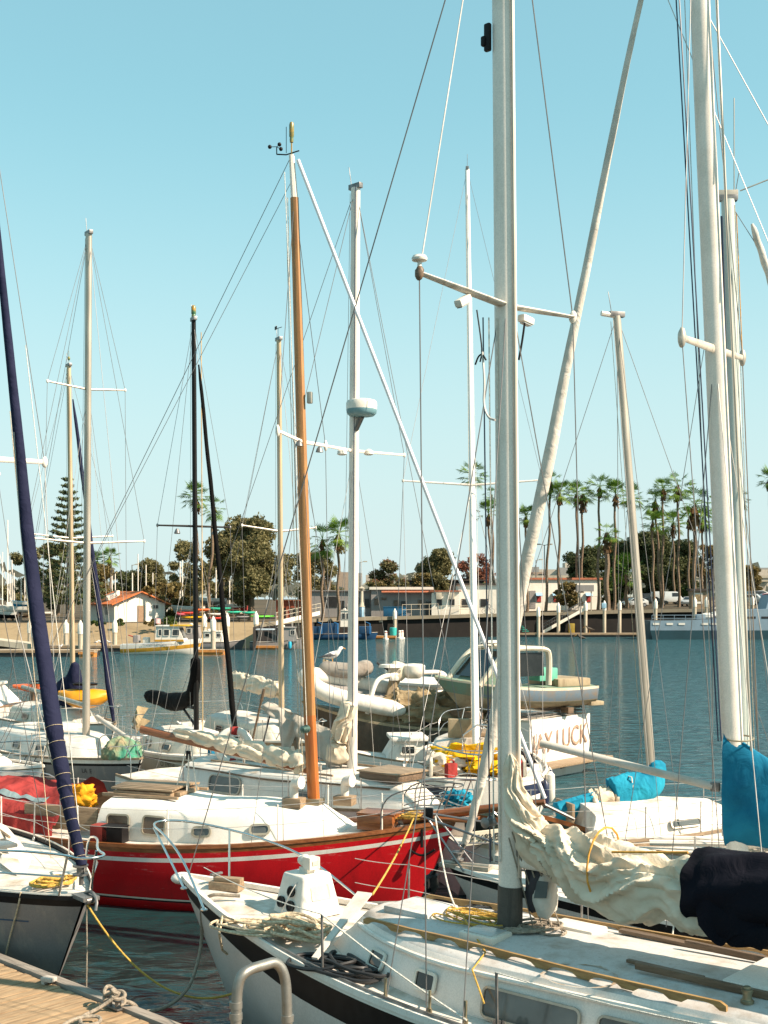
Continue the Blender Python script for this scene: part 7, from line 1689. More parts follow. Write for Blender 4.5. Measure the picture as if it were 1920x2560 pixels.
a = MB(); a.tube([V((-.35, 0, .34)), V((.0, 0, .84)), V((.5, 0, .9)), V((.22, 0, .32)), V((-.35, 0, .34))], .02, 5); a.tube([V((.75, 0, .34)), V((.5, 0, .95)), V((.48, .2, 1.08))], .02, 5); a.tube([V((.48, .2, 1.08)), V((.48, -.2, 1.08))], .018, 5); a.tube([V((.22, 0, .32)), V((-.02, 0, .92))], .02, 5); a.build('frame', BLACKP, r2); a = MB(); a.box((-.03, 0, .93), (.25, .14, .05)); a.build('saddle', BLACKP, r2)
# ---------------------------------------------------------------- birds
BIRDW = mat('gull_white', (.75, .73, .69), .8); BIRDG = mat('gull_slate', (.10, .10, .11), .8); BEAK = mat('beak_orange', (.65, .28, .03), .5); PELB = mat('pelican_brown', (.10, .075, .055), .85)
def gull(loc, s, label, rz=0., body=BIRDW, wing=BIRDG, pel=False, name='seagull'):
    r = thing(name, label, 'bird', loc, rz); r.scale = (s, s, s); z0 = .13
    a = MB(); sp = [(-.20, .0, .175, .012), (-.13, 0, .185, .042), (-.03, 0, .205, .070), (.06, 0, .235, .066), (.11, 0, .275, .043), (.135, 0, .315, .036), (.155, 0, .345, .038), (.185, 0, .352, .028), (.205, 0, .350, .012)]
    a.tube([V((x, y, z)) for x, y, z, _ in sp], [w for *_, w in sp], 12); b = a.build('body', body, r, smooth=80)
    for sg in (-1, 1):
        w = MB(); w.loft([[V((x, sg*y, z)) for x, y, z in ring] for ring in ([(.07, .052, .235), (.06, .075, .215), (.07, .05, .20)], [(-.04, .055, .255), (-.04, .084, .215), (-.04, .06, .18)], [(-.16, .03, .215), (-.16, .045, .195), (-.16, .03, .175)], [(-.27, .008, .165), (-.27, .012, .16), (-.27, .008, .155)])]); w.build('wing', wing, r, smooth=70)
        l = MB(); l.tube([V((0, sg*.025, .15)), V((.005, sg*.028, .07)), V((-.003, sg*.028, 0))], [.009, .006, .006], 6); l.tube([V((0, sg*.028, .004)), V((.035, sg*.035, .003))], .006, 5); l.build('leg', BEAK, r)
    k = MB(); L = .17 if pel else .055; k.tube([V((.20, 0, .351)), V((.20+L*.6, 0, .345-(.05 if pel else .004))), V((.20+L, 0, .335-(.09 if pel else .006)))], [.013, .011, .003], 8); k.build('beak', BEAK, r)
    for sg in (-1, 1):
        e = MB(); e.blob((.182, sg*.027, .358), (.006, .004, .006), 8, 6, 0); e.build('eye', BLACKP, r)
    return r
q = P(1475, 1582, 161); gull((q.x, 161.3, .5), 2.6, 'pelican standing on the long floating dock', pi*.9, PELB, PELB, True, 'pelican')
q = P(1460, 1597, 150); gull((q.x, 152, -.35), 2.6, 'pelican floating on the water before the long dock', pi*.95, PELB, PELB, True, 'pelican')
for px, Y, lab in ((237, 117, 'white gull on the far left dock, left of a pair'), (248, 117, 'white gull on the far left dock, right one of a pair'), (270, 117, 'white gull alone on the far left dock near the fire boat'), (146, 107, 'white gull on the near left dock behind the navy sail')):
    X = (px-960)/3000*Y; gull((X, Y+.6, .6), 1.25, lab, rnd.choice([0., pi, 2.5]))
# ================================================================ crowded middle berths
LBLUE = mat('light_blue_stripe', (.20, .38, .55), .4); GREENH = dirty('green_weathered_hull', (.15, .24, .18), (.26, .18, .10), .75, .9, 2.2)
BLUEGREY = dirty('blue_grey_hull', (.15, .20, .24), (.26, .18, .11), .75, .9, 2.2); TANP = dirty('tan_weathered_paint', (.38, .30, .19), (.17, .115, .065), .8, .8, 2.)
CREAMP = dirty('cream_weathered', (.66, .58, .44), (.34, .26, .17), .6, .6, 2.); DKBROWN = dirty('dark_brown_hull', (.07, .055, .04), (.14, .11, .08), .7, .6, 2.)
# ---- striped double-ender
TR = Fr(2.40, 32.9, -.05, -1)
trh = Hull(6.8, 3.5, (1.6, 1.12, 1.22), tw=.42, umax=.52, rake=.8, draft=.5)
def striped():
    r, cb, f, tp = sloop(None, 'white sailboat with navy and pale blue hull stripes, rounded stern towards viewer, slim white mast', TR, trh, ([0, .05, .12, .38, .50, .56], [CREAM, WHITE, NAVY, LBLUE], [0, 1, 2, 1, 3, 1]), (1.2, 4.3, 1.1, .62, .4), (1191, 1842), (1168, 425), ALUW, (.10, .08), ((1172, 1.85, .12),), WHITE, DECKW, wins=((2.2, .5, .5, .22, GLASSD), (3.4, .5, .5, .22, GLASSD)), pul=True, stn=True)
    a = MB(); a.box((3.95, -.3, cb.roof(3.9, .3)+.22), (.16, .72, .46)); o = a.build('hatch_cover', TANP, r, bevel=.03)
    for s in (-1, 1):
        a = MB(); a.box((5.1, s*1.05, 1.36), (1.8, .08, .36)); a.build('cockpit_coaming', CREAM, r, bevel=.03)
    a = MB(); a.tube(arcpts([V((5.4, .95, 1.3)), V((5.4, .9, 2.25)), V((5.4, -.3, 2.3)), V((5.4, -.35, 1.3))], 1), .022, 8); a.build('steel_arch', STEEL, r)
    a = MB(); a.tube(arcpts([V((5.9, -1.1, 1.95)), V((6.7, -.75, 1.9)), V((7.05, -.2, 1.82)), V((7.05, .2, 1.82)), V((6.7, .75, 1.9)), V((5.9, 1.1, 1.95))], 2), .02, 8); a.build('stern_rail', STEEL, r)
    for p_, q_ in (((6.7, -1.2), (4.9, .5)), ((6.4, .4), (5.2, -.6))): 
        pass
    for i, (y, x) in enumerate(((1.5, 4.8), (-1.4, 5.6))):
        a = MB(); z = 1.0; a.lathe([(.03, .40), (.11, .33), (.12, .1), (.12, -.2), (.05, -.3)], trh.pt(x, .75, 1 if y > 0 else -1)+V((0, .12*(1 if y > 0 else -1), 0)), 12); a.build('fender', PLASW, r)
    rb_ = MB(); rb_.box((5.8, .9, 1.35), (.35, .25, .35)); rb_.build('red_locker', REDC, r, bevel=.02)
    return r, cb, f
ALUW = dirty('bright_white_mast', (.80, .76, .70), (.60, .55, .47), .35, .3, 1.)
tr_root, tr_cab, tr_f = striped()
a = MB(); c = TR.w((5.0, -.2, 1.25)); a.blob(c+V((0, 0, .25)), (.75, .45, .30), 26, 16, .4, 2.6, 2)
solo('yellow_tarp', a, YELC, 'crumpled bright yellow tarp lying in the striped boat\'s cockpit', 'tarp', smooth=75)
a = MB(); c = TR.w((5.3, -.7, 1.15)); a.blob(c+V((0, 0, .22)), (.55, .3, .22), 26, 16, .4, 3, 6); solo('white_tarp', a, SAILG, 'grey-white tarp tangled with the yellow one in the striped boat', 'tarp', smooth=75)
a = MB(); c = TR.w((5.6, .2, 1.2)); a.blob(c+V((0, 0, .12)), (.42, .3, .16), 26, 16, .4, 3, 16); solo('yellow_cloth', a, YELC, 'smaller yellow cloth nearest the striped boat\'s rounded stern', 'tarp', smooth=75)
a = MB(); c = TR.w((4.7, 1.0, 1.3)); a.blob(c+V((0, 0, .1)), (.3, .25, .2), 20, 12, .4, 3, 12); solo('dark_bundle', a, DNAVY, 'dark bundle of gear on the left side of the striped boat', 'bag', smooth=75)
# ---- motor yacht with the name on its transom
LK = Fr(-1.55, 41.45, .73, -.68)
def lucky():
    r = LK.root('motor_yacht', 'white motor yacht seen from astern with faded name lettering across its transom', 'motorboat')
    h = Hull(9.2, 3.3, (2.1, 1.74, 1.72), tw=.93, umax=.5, rake=.6, draft=.5); h.build(r, [0, .06, .2], [CREAMP, WHITE], [0, 1, 1]); h.deck(r, DECKW)
    house(r, 'cabin', 2.0, 5.6, 1.35, 1.7, 2.45, WHITE, .8, .1, .15, WHITE)
    for x in (3.4, 4.6):
        for s in (-1, 1): pane(r, (x, s*1.29, 2.1), (s, 0, 0), (0, -.1*s, 1), .8, .4)
    a = MB(); a.box((9.45, .1, .42), (.75, 3.5, .09)); a.build('swim_platform', TEAK, r, bevel=.02)
    for y in (-1.2, 0, 1.3):
        a = MB(); a.tube([V((9.15, y, .2)), V((9.6, y, .38))], .03, 6); a.build('platform_bracket', DARKSTEEL, r)
    m = basis((9.215, -1.40, .72), (0, 1, .06), (-.02, 0, 1)); text_mesh('lettering', 'JAY LUCK', .82, m, FADED, r, .006, .78, .10)
    m = basis((9.212, -1.43, .69), (0, 1, .06), (-.02, 0, 1)); text_mesh('lettering_shadow', 'JAY LUCK', .82, m, FADED2, r, .004, .78, .10)
    for z in (1.80, 1.90):
        a = MB(); a.tube([V((7.0, 1.45, z)), V((9.0, 1.45, z)), V((9.05, -1.45, z)), V((7.0, -1.45, z))], .02, 6); a.build('stern_rail', DARKSTEEL, r)
    a = MB()
    for i in range(8): a.tube([V((9.05, -1.4+i*.4, 1.7)), V((9.05, -1.4+i*.4, 1.9))], .014, 5)
    a.build('rail_posts', DARKSTEEL, r); return r
FADED = mat('faded_lettering', (.38, .24, .16), .7, var=.4, scale=6); FADED2 = mat('letter_shadow', (.15, .10, .075), .7, var=.4, scale=6)
lk_root = lucky()
# ---- derelict green boat lying on its aft deck
GD = Fr(1.40, 33.75, .85, .5)
r = thing('derelict_motorboat', 'derelict green and blue-grey motorboat with windscreen arch, propped on the white yacht\'s stern', 'motorboat', (GD.o[0], GD.o[1], 1.93), GD.rz)
r.scale = (1.12, 1.1, 1.08)
h = Hull(4.7, 1.9, (.98, .66, .62), tw=.85, umax=.45, rake=.9, draft=.0); h.build(r, [0, .07, .36], [CREAMP, BLUEGREY, TANP], [0, 1, 2], n=24); h.deck(r, GREENH, camber=.08)
h.stripe(r, GREENH, .06, .40, .0, 1.3, 'bow_paint', out=.008)
a = MB(); a.loft([[V((1.0, -.55, .80)), V((1.55, -.6, 1.22)), V((1.55, .6, 1.22)), V((1.0, .55, .80))], [V((1.75, -.78, .70)), V((1.8, -.72, 1.20)), V((1.8, .72, 1.20)), V((1.75, .78, .70))]]); a.build('foredeck_cabin', GREENH, r, smooth=0)
a = MB(); a.add([(1.1, -.70, .95), (1.1, .7, .95), (1.75, .68, 1.62), (1.75, -.68, 1.62)], [(0, 1, 2, 3)]); a.build('windscreen', GLASSD, r)
for s in (-1, 1):
    a = MB(); a.tube(arcpts([V((.85, s*.78, .75)), V((1.55, s*.80, 1.55)), V((1.95, s*.8, 1.70)), V((2.9, s*.8, 1.68)), V((3.05, s*.8, 1.55)), V((3.0, s*.82, .70))], 2), .055, 8, sq=(1.7, 1.25), up=(0, 1, 0)); a.build('cabin_arch', CREAMP, r)
a = MB(); a.box((2.35, 0, 1.70), (1.2, 1.5, .06)); a.build('hardtop', CREAMP, r, bevel=.02)
a = MB(); a.add([(1.95, -.77, .95), (2.9, -.77, .95), (2.85, -.77, 1.58), (2.0, -.77, 1.58)], [(0, 1, 2, 3)]); a.build('side_window', GLASSD, r)
a = MB(); a.box((3.3, -.2, .95), (.6, .5, .35)); a.build('helm_seat', GREENP, r, bevel=.03) if 'GREENP' in globals() else a.build('helm_seat', mat('sea_green', (.12, .42, .30), .6), r, bevel=.03)
a = MB(); a.box((4.0, 0, .72), (1.1, 1.3, .22)); a.build('engine_box', TANP, r, bevel=.04)
a = MB(); a.box((4.75, 0, .12), (.45, 1.4, .12)); a.build('outboard_bracket', TANP, r, bevel=.03)
a = MB(); a.lathe([(.30, 0), (.34, .03), (.30, .06), (.1, .09)], (1.9, .1, 1.80), 16); a.lathe([(.03, -.12), (.03, .02)], (1.9, .1, 1.80), 8); a.build('antenna_dome', PLASW, r)
for x in (.9, 3.8):
    a = MB(); a.box((x, 0, -.03), (.18, 1.5, .16)); a.build('cradle', TEAKD, r)
# ---- cluttered brown-hulled cruiser with a radar arch
JB = Fr(-2.45, 35.6, .995, .06)
def junk():
    r = JB.root('old_cruiser', 'old dark brown cruiser heaped with tarps under a white radar arch', 'motorboat')
    h = Hull(5.6, 2.5, (2.15, 1.55, 1.45), tw=.85, umax=.5, rake=1.3, draft=.5); h.build(r, [0, .08, .3], [TANP, DKBROWN], [0, 1, 1]); h.deck(r, TANP)
    house(r, 'cabin', 1.2, 3.6, .95, 1.5, 2.05, TANP, .4, .1, .1, None)
    pts = [(918, 1742), (935, 1712), (952, 1693), (985, 1686), (1060, 1681), (1103, 1680), (1116, 1692), (1112, 1730), (1106, 1775), (1102, 1800)]
    Q = [JB.t(x, y, lerp(-1.0, .75, min(max((x-918)/185, 0), 1))) for x, y in pts]; Q[0].z -= .5
    pipe(r, arcpts(Q, 2), .07, PLASW, 'radar_arch', 10)
    for k in (3, 5):
        a = MB(); q = Q[k]; a.box(q+V((0, -.05, -.12)), (.26, .2, .12)); a.build('arch_light', PLASW, r, bevel=.03)
    q = JB.t(1033, 1694, -.1); a = MB(); a.lathe([(.20, -.02), (.33, .10), (.36, .20), (.35, .36), (.30, .40), (.05, .42)], q, 20); a.build('radome', PLASW, r)
    q = JB.t(975, 1680, -.3); a = MB(); a.lathe([(.05, 0), (.05, .12), (.34, .14), (.32, .22), (.05, .24)], q, 18); a.build('antenna_dome', PLASW, r)
    return r
jb_root = junk()
def heap(name, c, rad, m, label, seed, amp=.4, fr=2.2, fold=7., cat='tarp'):
    a = MB()
    def fn(u, v):
        th = u*2*pi; ph = v*pi*.56; d = V((sin(ph)*cos(th), sin(ph)*sin(th), cos(ph))); n1 = 1-abs(noise.noise(d*fr+V((seed, 0, 0))))*2; n2 = noise.noise(V((th*fold/2+seed, ph*1.5, 0)))*sin(ph)
        n3 = 1-abs(noise.noise(d*fr*2.4+V((0, seed, 0))))*2; k = 1+amp*(n1-.5)+.45*amp*(n3-.5)+.18*n2+.05*sin(th*fold+3*ph+seed); return V(c)+V((d.x*rad[0]*k, d.y*rad[1]*k, d.z*rad[2]*k))
    a.grid(fn, 80, 30); return solo(name, a, m, label, cat, smooth=75)
heap('brown_tarp', JB.w((3.6, -.55, 1.75)), (1.35, .65, .65), TANC, 'mud-brown tarp heaped under the radar arch of the old cruiser', 3)
heap('brown_tarp', JB.w((4.9, -.6, 1.25)), (.95, .7, .62), TANC, 'brown tarp sagging at the old cruiser\'s right end', 8, .5)
heap('black_tarp', JB.w((5.3, -.9, 1.2)), (.8, .5, .28), DNAVY, 'dark navy tarp below the sagging brown one', 12)
# overturned brown dinghy under the arch
def inflatable(name, label, c, L, B, rt, m, rz, ry, rx=0., floor=None):
    r = thing(name, label, 'dinghy', c, 0); M = Matrix.Rotation(rz, 3, 'Z') @ Matrix.Rotation(ry, 3, 'Y') @ Matrix.Rotation(rx, 3, 'X')
    pl = [(L/2, -B/2, 0), (-.1*L, -B/2, 0), (-.32*L, -B*.42, .05), (-.46*L, -B*.2, .14), (-.5*L, 0, .18), (-.46*L, B*.2, .14), (-.32*L, B*.42, .05), (-.1*L, B/2, 0), (L/2, B/2, 0)]
    pp = [M @ p for p in arcpts([V(p) for p in pl], 2)]; n = len(pp); a = MB(); a.tube(pp, [rt*min(1, .35+i*.3, .35+(n-1-i)*.3) for i in range(n)], 14); a.build('tube', m, r, smooth=70)
    a = MB(); a.add([M @ V(p) for p in ((L*.42, -B/2, -.05), (-.3*L, -B*.4, -.05), (-.42*L, 0, .02), (-.3*L, B*.4, -.05), (L*.42, B/2, -.05))], [(0, 1, 2, 3, 4)]); a.build('floor', floor or WALLGY, r)
    a = MB(); a.box(M @ V((L*.42, 0, .05)), (.06, B-.1, .45), M); a.build('transom', TANP, r)
    b = MB(); off = V((0, -.8*rt, .65*rt)); b.tube([p+(p-(M @ V((0, 0, 0)))).normalized()*rt*.92 for p in pp[3:-3]], .022, 6); b.build('rub_strake', DARKSTEEL, r); return r
INFW = dirty('inflatable_white', (.70, .66, .58), (.40, .33, .24), .6, .6, 2.5); INFG = dirty('inflatable_grey', (.30, .27, .23), (.13, .09, .06), .7, .8, 2.)
inflatable('inflatable_dinghy', 'white inflatable dinghy tilted on the old cruiser\'s roof', JB.w((1.55, -.5, 2.45)), 3.0, 1.35, .245, INFW, .12, .20, .35)
inflatable('inflatable_dinghy', 'small brown-grey inflatable lying on top of the white one', JB.w((1.25, .25, 3.02)), 1.35, .85, .23, INFG, pi-.1, -.1, .1)
def outboard(label, c, rz, s, body, cowl, tilt=.5, txt=None):
    r = thing('outboard_motor', label, 'motor', c, rz); r.scale = (s, s, s); T = Matrix.Rotation(tilt, 3, 'Y')
    a = MB(); a.loft([[T @ V((x*k, y*k, z)) for x, y in rrect(.46, .30, .1, 3)] for z, k, x in ((.05, .75, 0), (.15, 1.0, 0), (.36, 1.0, 0), (.47, .8, 0), (.50, .5, 0))]) if False else a.loft([[T @ V((x*k, y*k, z)) for x, y in rrect(.46, .30, .1, 3)] for z, k in ((.05, .75), (.15, 1.0), (.36, 1.0), (.47, .8), (.50, .5))]); a.build('cowling', cowl, r, smooth=50)
    a = MB(); a.loft([[T @ V((x*k, y*k*.8, z)) for x, y in rrect(.30, .18, .06, 3)] for z, k in ((.06, 1), (-.3, .7), (-.55, .5), (-.62, .8), (-.70, .7))]); a.build('leg', body, r, smooth=50)
    a = MB()
    for k in range(3): a.box(T @ V((.18, .09*cos(k*2.1), -.66+.09*sin(k*2.1))), (.02, .12, .05), T @ Matrix.Rotation(k*2.1, 3, 'X'))
    a.build('propeller', DARKSTEEL, r); a = MB(); a.tube([T @ V((-.2, 0, .2)), T @ V((-.6, 0, .28))], .03, 6); a.build('tiller', RUBBER, r)
    if txt: text_mesh('lettering', txt, .13, Matrix.Translation(T @ V((-.10, -.165, .22))) @ basis((0, 0, 0), T @ V((1, 0, 0)), T @ V((0, 0, 1))), DARKSTEEL, r, .002)
    return r
outboard('tan outboard motor marked 10 standing up beside the stacked inflatables', JB.w((2.75, -.2, 2.75)), .3, 1.15, TANP, CREAMP, .35, '10')
q = P(855, 1648, 36.3); gull(JB.w((.92, .05, 3.17)), 1.55, 'white seagull with dark wings standing on the brown-grey inflatable', 0)
# ---- small white launch in front of it
ML = Fr(-.95, 30.4, .99, .10)
def launch():
    r = ML.root('white_launch', 'small white launch with a boxy cabin between the radar sailboat and the striped boat', 'motorboat')
    h = Hull(3.9, 1.7, (1.35, 1.12, 1.1), tw=.85, umax=.5, rake=.7, draft=.4); h.build(r, [0, .05, .2], [TEAK, WHITE], [0, 1, 1]); h.deck(r, DECKW)
    house(r, 'cabin', .9, 2.0, .6, 1.1, 1.62, WHITE, .3, .1, .08, WHITE)
    for x in (1.5,): pane(r, (x, -.58, 1.4), (1, 0, 0), (0, .1, 1), .4, .25)
    a = MB(); a.box((3.0, -.1, 1.35), (.75, .8, .62), None, 0, .85); a.build('console', PLASW, r, bevel=.06)
    a = MB(); a.tube(arcpts([V((3.3, -.3, 1.75)), V((3.6, -.65, 1.45)), V((3.4, -.75, 1.0)), V((3.3, -.72, .6))], 2), .02, 6); a.build('blue_line', TURQC, r)
    return r
launch()
def ring_buoy(label, c, R, m1, m2, M):
    r = thing('life_ring', label, 'life ring', c); a = MB(); pts = [V(M @ V((R*cos(t), R*sin(t), 0))) for t in np.linspace(0, 2*pi, 33)[:-1]]; a.tube(pts, R*.24, 12, closed=True); a.build('ring', m1, r)
    for k in range(4):
        b = MB(); b.tube([V(M @ V((R*cos(t), R*sin(t), 0))) for t in np.linspace(k*pi/2-.22, k*pi/2+.22, 6)], R*.255, 12); b.build('band', m2, r)
    return r
ring_buoy('white and red life ring standing behind the wooden mast', WS.w((6.4, .3, 2.05)), .34, PLASW, REDC, Matrix.Rotation(pi/2-.3, 3, 'X'))
# ---- white boats at far left
ME = Fr(-11.6, 43.0, -.98, .1)
def teakboat():
    r = ME.root('white_motorboat', 'white motorboat with teak-laid decks at the far left edge', 'motorboat'); h = Hull(7., 2.7, (1.55, 1.3, 1.25), tw=.85, umax=.5, rake=.9, draft=.5); h.build(r, [0, .06, .3], [TEAK, WHITE], [0, 1, 1]); h.deck(r, wood('teak_laid', (.30, .13, .06), (.46, .22, .11), (1, 14, 1), 1.5))
    house(r, 'cabin', 1.8, 4.6, 1.0, 1.35, 2.05, WHITE, .7, .1, .12, WHITE)
    for x in (2.9, 3.8): pane(r, (x, .95, 1.75), (-1, 0, 0), (0, -.1, 1), .6, .3)
    for sg in (-1, 1): stanchions(r, h, [1, 2.4, 3.8, 5.2], sg, .6, .013, STEEL, 1)
    pulpit(r, h, 1.1, .6, .014); return r, h
teakboat()
o = kayak(105, 1718, 42.6, 2.0, KO, 'orange-red kayak lying across the white motorboat at far left', .15)
o.location.z -= .12
a = MB(); 
a.box((-12.4, 42.4, 1.72), (.12, .5, .45)); a.box((-12.05, 42.5, 1.9), (.85, .4, .06)); a.box((-11.7, 42.6, 1.72), (.12, .5, .45))
solo('kayak_stand', a, TEAKD, 'dark timber stand under the orange-red kayak', 'stand')
kayak(213, 1760, 38.6, 1.75, mat('kayak_amber', (.72, .30, .01), .4), 'large amber-yellow kayak on the navy-covered sailboat\'s deck', -.1).scale = (1, 1.4, 1.9)
WL = Fr(-7.45, 26.3, -.86, .51)
def leftlaunch():
    r, cb, f, tp = sloop(None, 'white sailboat with rounded bow at left edge behind the red canvas', WL, Hull(7.5, 2.6, (1.5, 1.3, 1.3), .7, .5, .8, 0, .5), ([0, .04, .2], [TEAK, WHITE], [0, 1, 1]), (1.3, 5.2, .95, .42, .5), (-95, 1890), (-90, 620), ALUT, (.09, .075), ((1180, 1.1, .05),), WHITE, DECKW, wins=((2.8, .5, .5, .2, GLASSD),), pul=True); return r
leftlaunch()
# ---- small boat behind the second sloop's bow with a registration board
EM = Fr(1.36, 20.35, .995, .06)
def skiff():
    r = EM.root('dark_skiff', 'dark wooden skiff with cream registration board and brown rail, behind the furled cream headsail', 'skiff')
    h = Hull(2.2, 1.2, (1.62, 1.48, 1.2), tw=.7, umax=.3, rake=.05, draft=.3, pow_=.35); h.build(r, [0, .08, .30, .55], [VARN, BLACKG, CREAMP, WHITE], [0, 1, 2, 3]); h.deck(r, TEAK, drop=.25)
    q0 = EM.t(1160, 2112, -.64); q1 = EM.t(1272, 2099, -.64); a = MB(); a.loft([[q+V((0, y, z)) for y, z in ((-.01, -.02), (-.01, .19), (.05, .19), (.05, -.02))] for q in (q0, q1)]); nb_ = a.build('name_board', mat('cream_board', (.80, .72, .55), .7, var=.1), r)
    text_mesh('lettering', 'CF 5683 EM', .165, basis(q0+V((.03, -.02, .03)), q1-q0, (0, 0, 1)), BLKL, nb_, .003, .78)
    a = MB(); a.box((1.3, 0, 1.2), (.3, 1.0, .05)); a.build('thwart', TEAK, r)
    a = MB(); a.tube([V((.5, -.2, 1.65)), V((1.0, -.4, 1.9)), V((1.8, -.4, 1.5))], .03, 8); a.build('steel_tube', DARKSTEEL, r)
    for x in (.5, 1.15): 
        a = MB(); q = h.pt(x, .78, -1); a.lathe([(.03, .25), (.1, .2), (.11, 0), (.1, -.2), (.03, -.25)], q+V((0, -.13, 0)), 12); a.build('fender', PLASW, r)
    return r
BLACKG = dirty('black_green_paint', (.012, .028, .024), (.03, .03, .025), .5, .5)
skiff()
# running clutter: fenders, deck lines, cowls on the berthed sloops
def clutter(fr, hull, cab, root, seed, side):
    rr = random.Random(seed)
    for i in range(4):
        x = hull.L*rr.uniform(.25, .85); p = hull.pt(x, hull.sz(x)-.45, side); a = MB(); a.lathe([(.02, .36), (.085, .28), (.095, .1), (.095, -.2), (.04, -.28)], p+V((0, side*.1, 0)), 12); a.tube([p+V((0, side*.1, .34)), V((p.x, p.y, hull.sz(x)+.05))], .01, 5); a.build('fender', PLASW if i % 3 else NAVY, root)
    for i in range(5):
        x = hull.L*rr.uniform(.2, .9); y = rr.uniform(-.5, .5); z = (cab.roof(x, y) if cab and cab.x0+.6 < x < cab.x1-.3 else hull.dz(x, y)); b = [V((x+rr.uniform(-.9, .9)*k, y+rr.uniform(-.35, .35), z+.02+(.35 if k == 1 else 0)*rr.random())) for k in range(4)]
        a = MB(); a.tube(arcpts(b, 2), .012, 5); a.build('loose_line', [ROPE, ROPEW, ROPEG][i % 3], root)
    if cab:
        for i in range(3):
            x = lerp(cab.x0+.7, cab.x1-.4, rr.random()); y = rr.choice([-1, 1])*rr.uniform(.35, .6); a = MB(); a.lathe([(.055, 0), (.055, .02), (.04, .03), (.038, .08), (.05, .12), (.03, .14)], (x, y, cab.roof(x, y)-.01), 12); a.build('winch', CHROME, root)
        x = lerp(cab.x0, cab.x1, .75); a = MB(); a.box((x, 0, cab.roof(x, 0)+.04), (.9, .75, .1)); a.build('companion_hatch', rr.choice([WHITE, TEAK, PLASW]), root, bevel=.02)
clutter(WS, wsh, ws_cab, ws_root, 3, 1); clutter(GB, gbh, None, gb_root, 4, 1); clutter(BB, bbh, None, bb_root, 5, 1); clutter(TB, tbh, None, tb_root, 6, 1); clutter(SB, sbh, sb_cab, sb_root, 8, -1); clutter(TR, trh, tr_cab, tr_root, 9, 1); clutter(BS, bsh, None, bs_root, 10, 1)

heap('green_canvas', GB.w((.75, .1, 1.45)), (.48, .34, .42), cloth('green_canvas', (.06, .26, .17), (.30, .24, .14), wrinkle=3., strength=1.), 'crumpled green and tan canvas on the dark grey sailboat\'s bow', 23, .10, 1.3)
a = MB(); A = P(660, 1722, 31.2); B = P(622, 1890, 31.4); a.tube([A, A.lerp(B, .18), A.lerp(B, .2), B], [.035, .045, .028, .03], 8); solo('wooden_pole', a, TEAKD, 'dark wooden pole leaning up left of the wooden mast', 'pole')
a = MB(); A = P(676, 1782, 31.6); B = P(650, 1892, 31.5); a.tube([A, B], .022, 8); solo('wooden_pole', a, BLACKP, 'shorter black pole right beside the leaning dark wooden pole', 'pole')

a = MB(); c = WS.w((.75, -.25, 1.42)); a.blob(c+V((0, 0, .08)), (.28, .22, .15), 24, 14, .4, 3, 6); solo('blue_tarp', a, TURQC, 'bright blue tarp bundle on the radar sailboat\'s bow', 'tarp', smooth=75)
def jug(label, c, m, rz=0.):
    r = thing('fuel_can', label, 'can', c, rz); a = MB(); a.box((0, 0, .16), (.26, .17, .32)); a.build('body', m, r, bevel=.03); a = MB(); a.tube(arcpts([V((-.09, 0, .31)), V((-.07, 0, .39)), V((.06, 0, .39)), V((.09, 0, .31))], 1), .014, 6); a.build('handle', m, r); a = MB(); a.lathe([(.03, .31), (.03, .36)], (.1, .04, 0), 10); a.build('cap', RUBBER, r)
jug('red fuel can on the striped boat\'s stern deck', TR.w((6.2, -.6, 1.2)), REDC, .5); jug('yellow fuel can on the tan-masted sailboat\'s deck', TB.w((1.2, .3, 1.25)), YELC); jug('blue water can on the black-masted sailboat\'s foredeck', BB.w((1.1, .25, 1.22)), BLUEC, .8)
jug('white water can beside the black-masted sailboat\'s mast', BB.w((1.6, -.4, 1.2)), PLASW, .3)
# ================================================================ foreground things
DOCKW = wood('dock_planks', (.20, .125, .065), (.40, .28, .16), (9, 1.1, 9), 2.2, .85)
DK = thing('wooden_dock', 'weathered plank dock in the bottom left corner with a worn grey edge beam', 'dock', (-4.9, 15.3, 0), atan2(-.68, .735))
# local x along the edge towards the viewer, y across away from water (to the left: +y is right of x turned left)
rr = random.Random(3); a = MB(); a.box((1.9, -2.42, .545), (4.7, 4.5, .03))
for k in range(30):
    x = -.4+k*.158; dzp = rr.uniform(-.006, .006); L = 4.6
    a.box((x, -.10-L/2-rr.uniform(0, .02), .585+dzp), (.144, L, .05), Matrix.Rotation(rr.uniform(-.004, .004), 3, 'Z'))
a.build('plank_deck', DOCKW, DK, bevel=.006)
a = MB(); a.box((2., -.0, .56), (5.6, .14, .16)); a.build('edge_beam', wood('grey_beam', (.17, .14, .115), (.33, .29, .24), (1, 9, 9), 2.5, .9), DK, bevel=.02)
a = MB(); a.box((2., -2.2, .2), (5.4, 4.2, .55)); a.build('float', DARKW, DK)
ML_ = Matrix.Rotation(DK.rotation_euler.z, 3, 'Z').inverted()
def dkl(px, py, z): return ML_ @ (G(px, py, z)-V(DK.location))
c = dkl(284, 2518, .64); a = MB(); a.tube([c+V((-.17, 0, .10)), c+V((-.08, 0, .085)), c+V((.08, 0, .085)), c+V((.17, 0, .10))], [.016, .024, .024, .016], 8)
for s in (-.06, .06): a.tube([c+V((s, 0, 0)), c+V((s, 0, .08))], .02, 8)
a.box(c+V((0, 0, .0)), (.24, .07, .02)); a.build('cleat', DARKSTEEL, DK)
c2 = dkl(122, 2458, .62); a = MB(); a.box(c2+V((0, 0, .05)), (.16, .12, .05), .3); a.box(c2+V((-.05, 0, .02)), (.05, .14, .08), .3); a.build('bracket', GREYP, DK, bevel=.012) if 'GREYP' in globals() else a.build('bracket', dirty('pale_bracket', (.50, .44, .38), (.3, .24, .2), .6, .5), DK, bevel=.012)
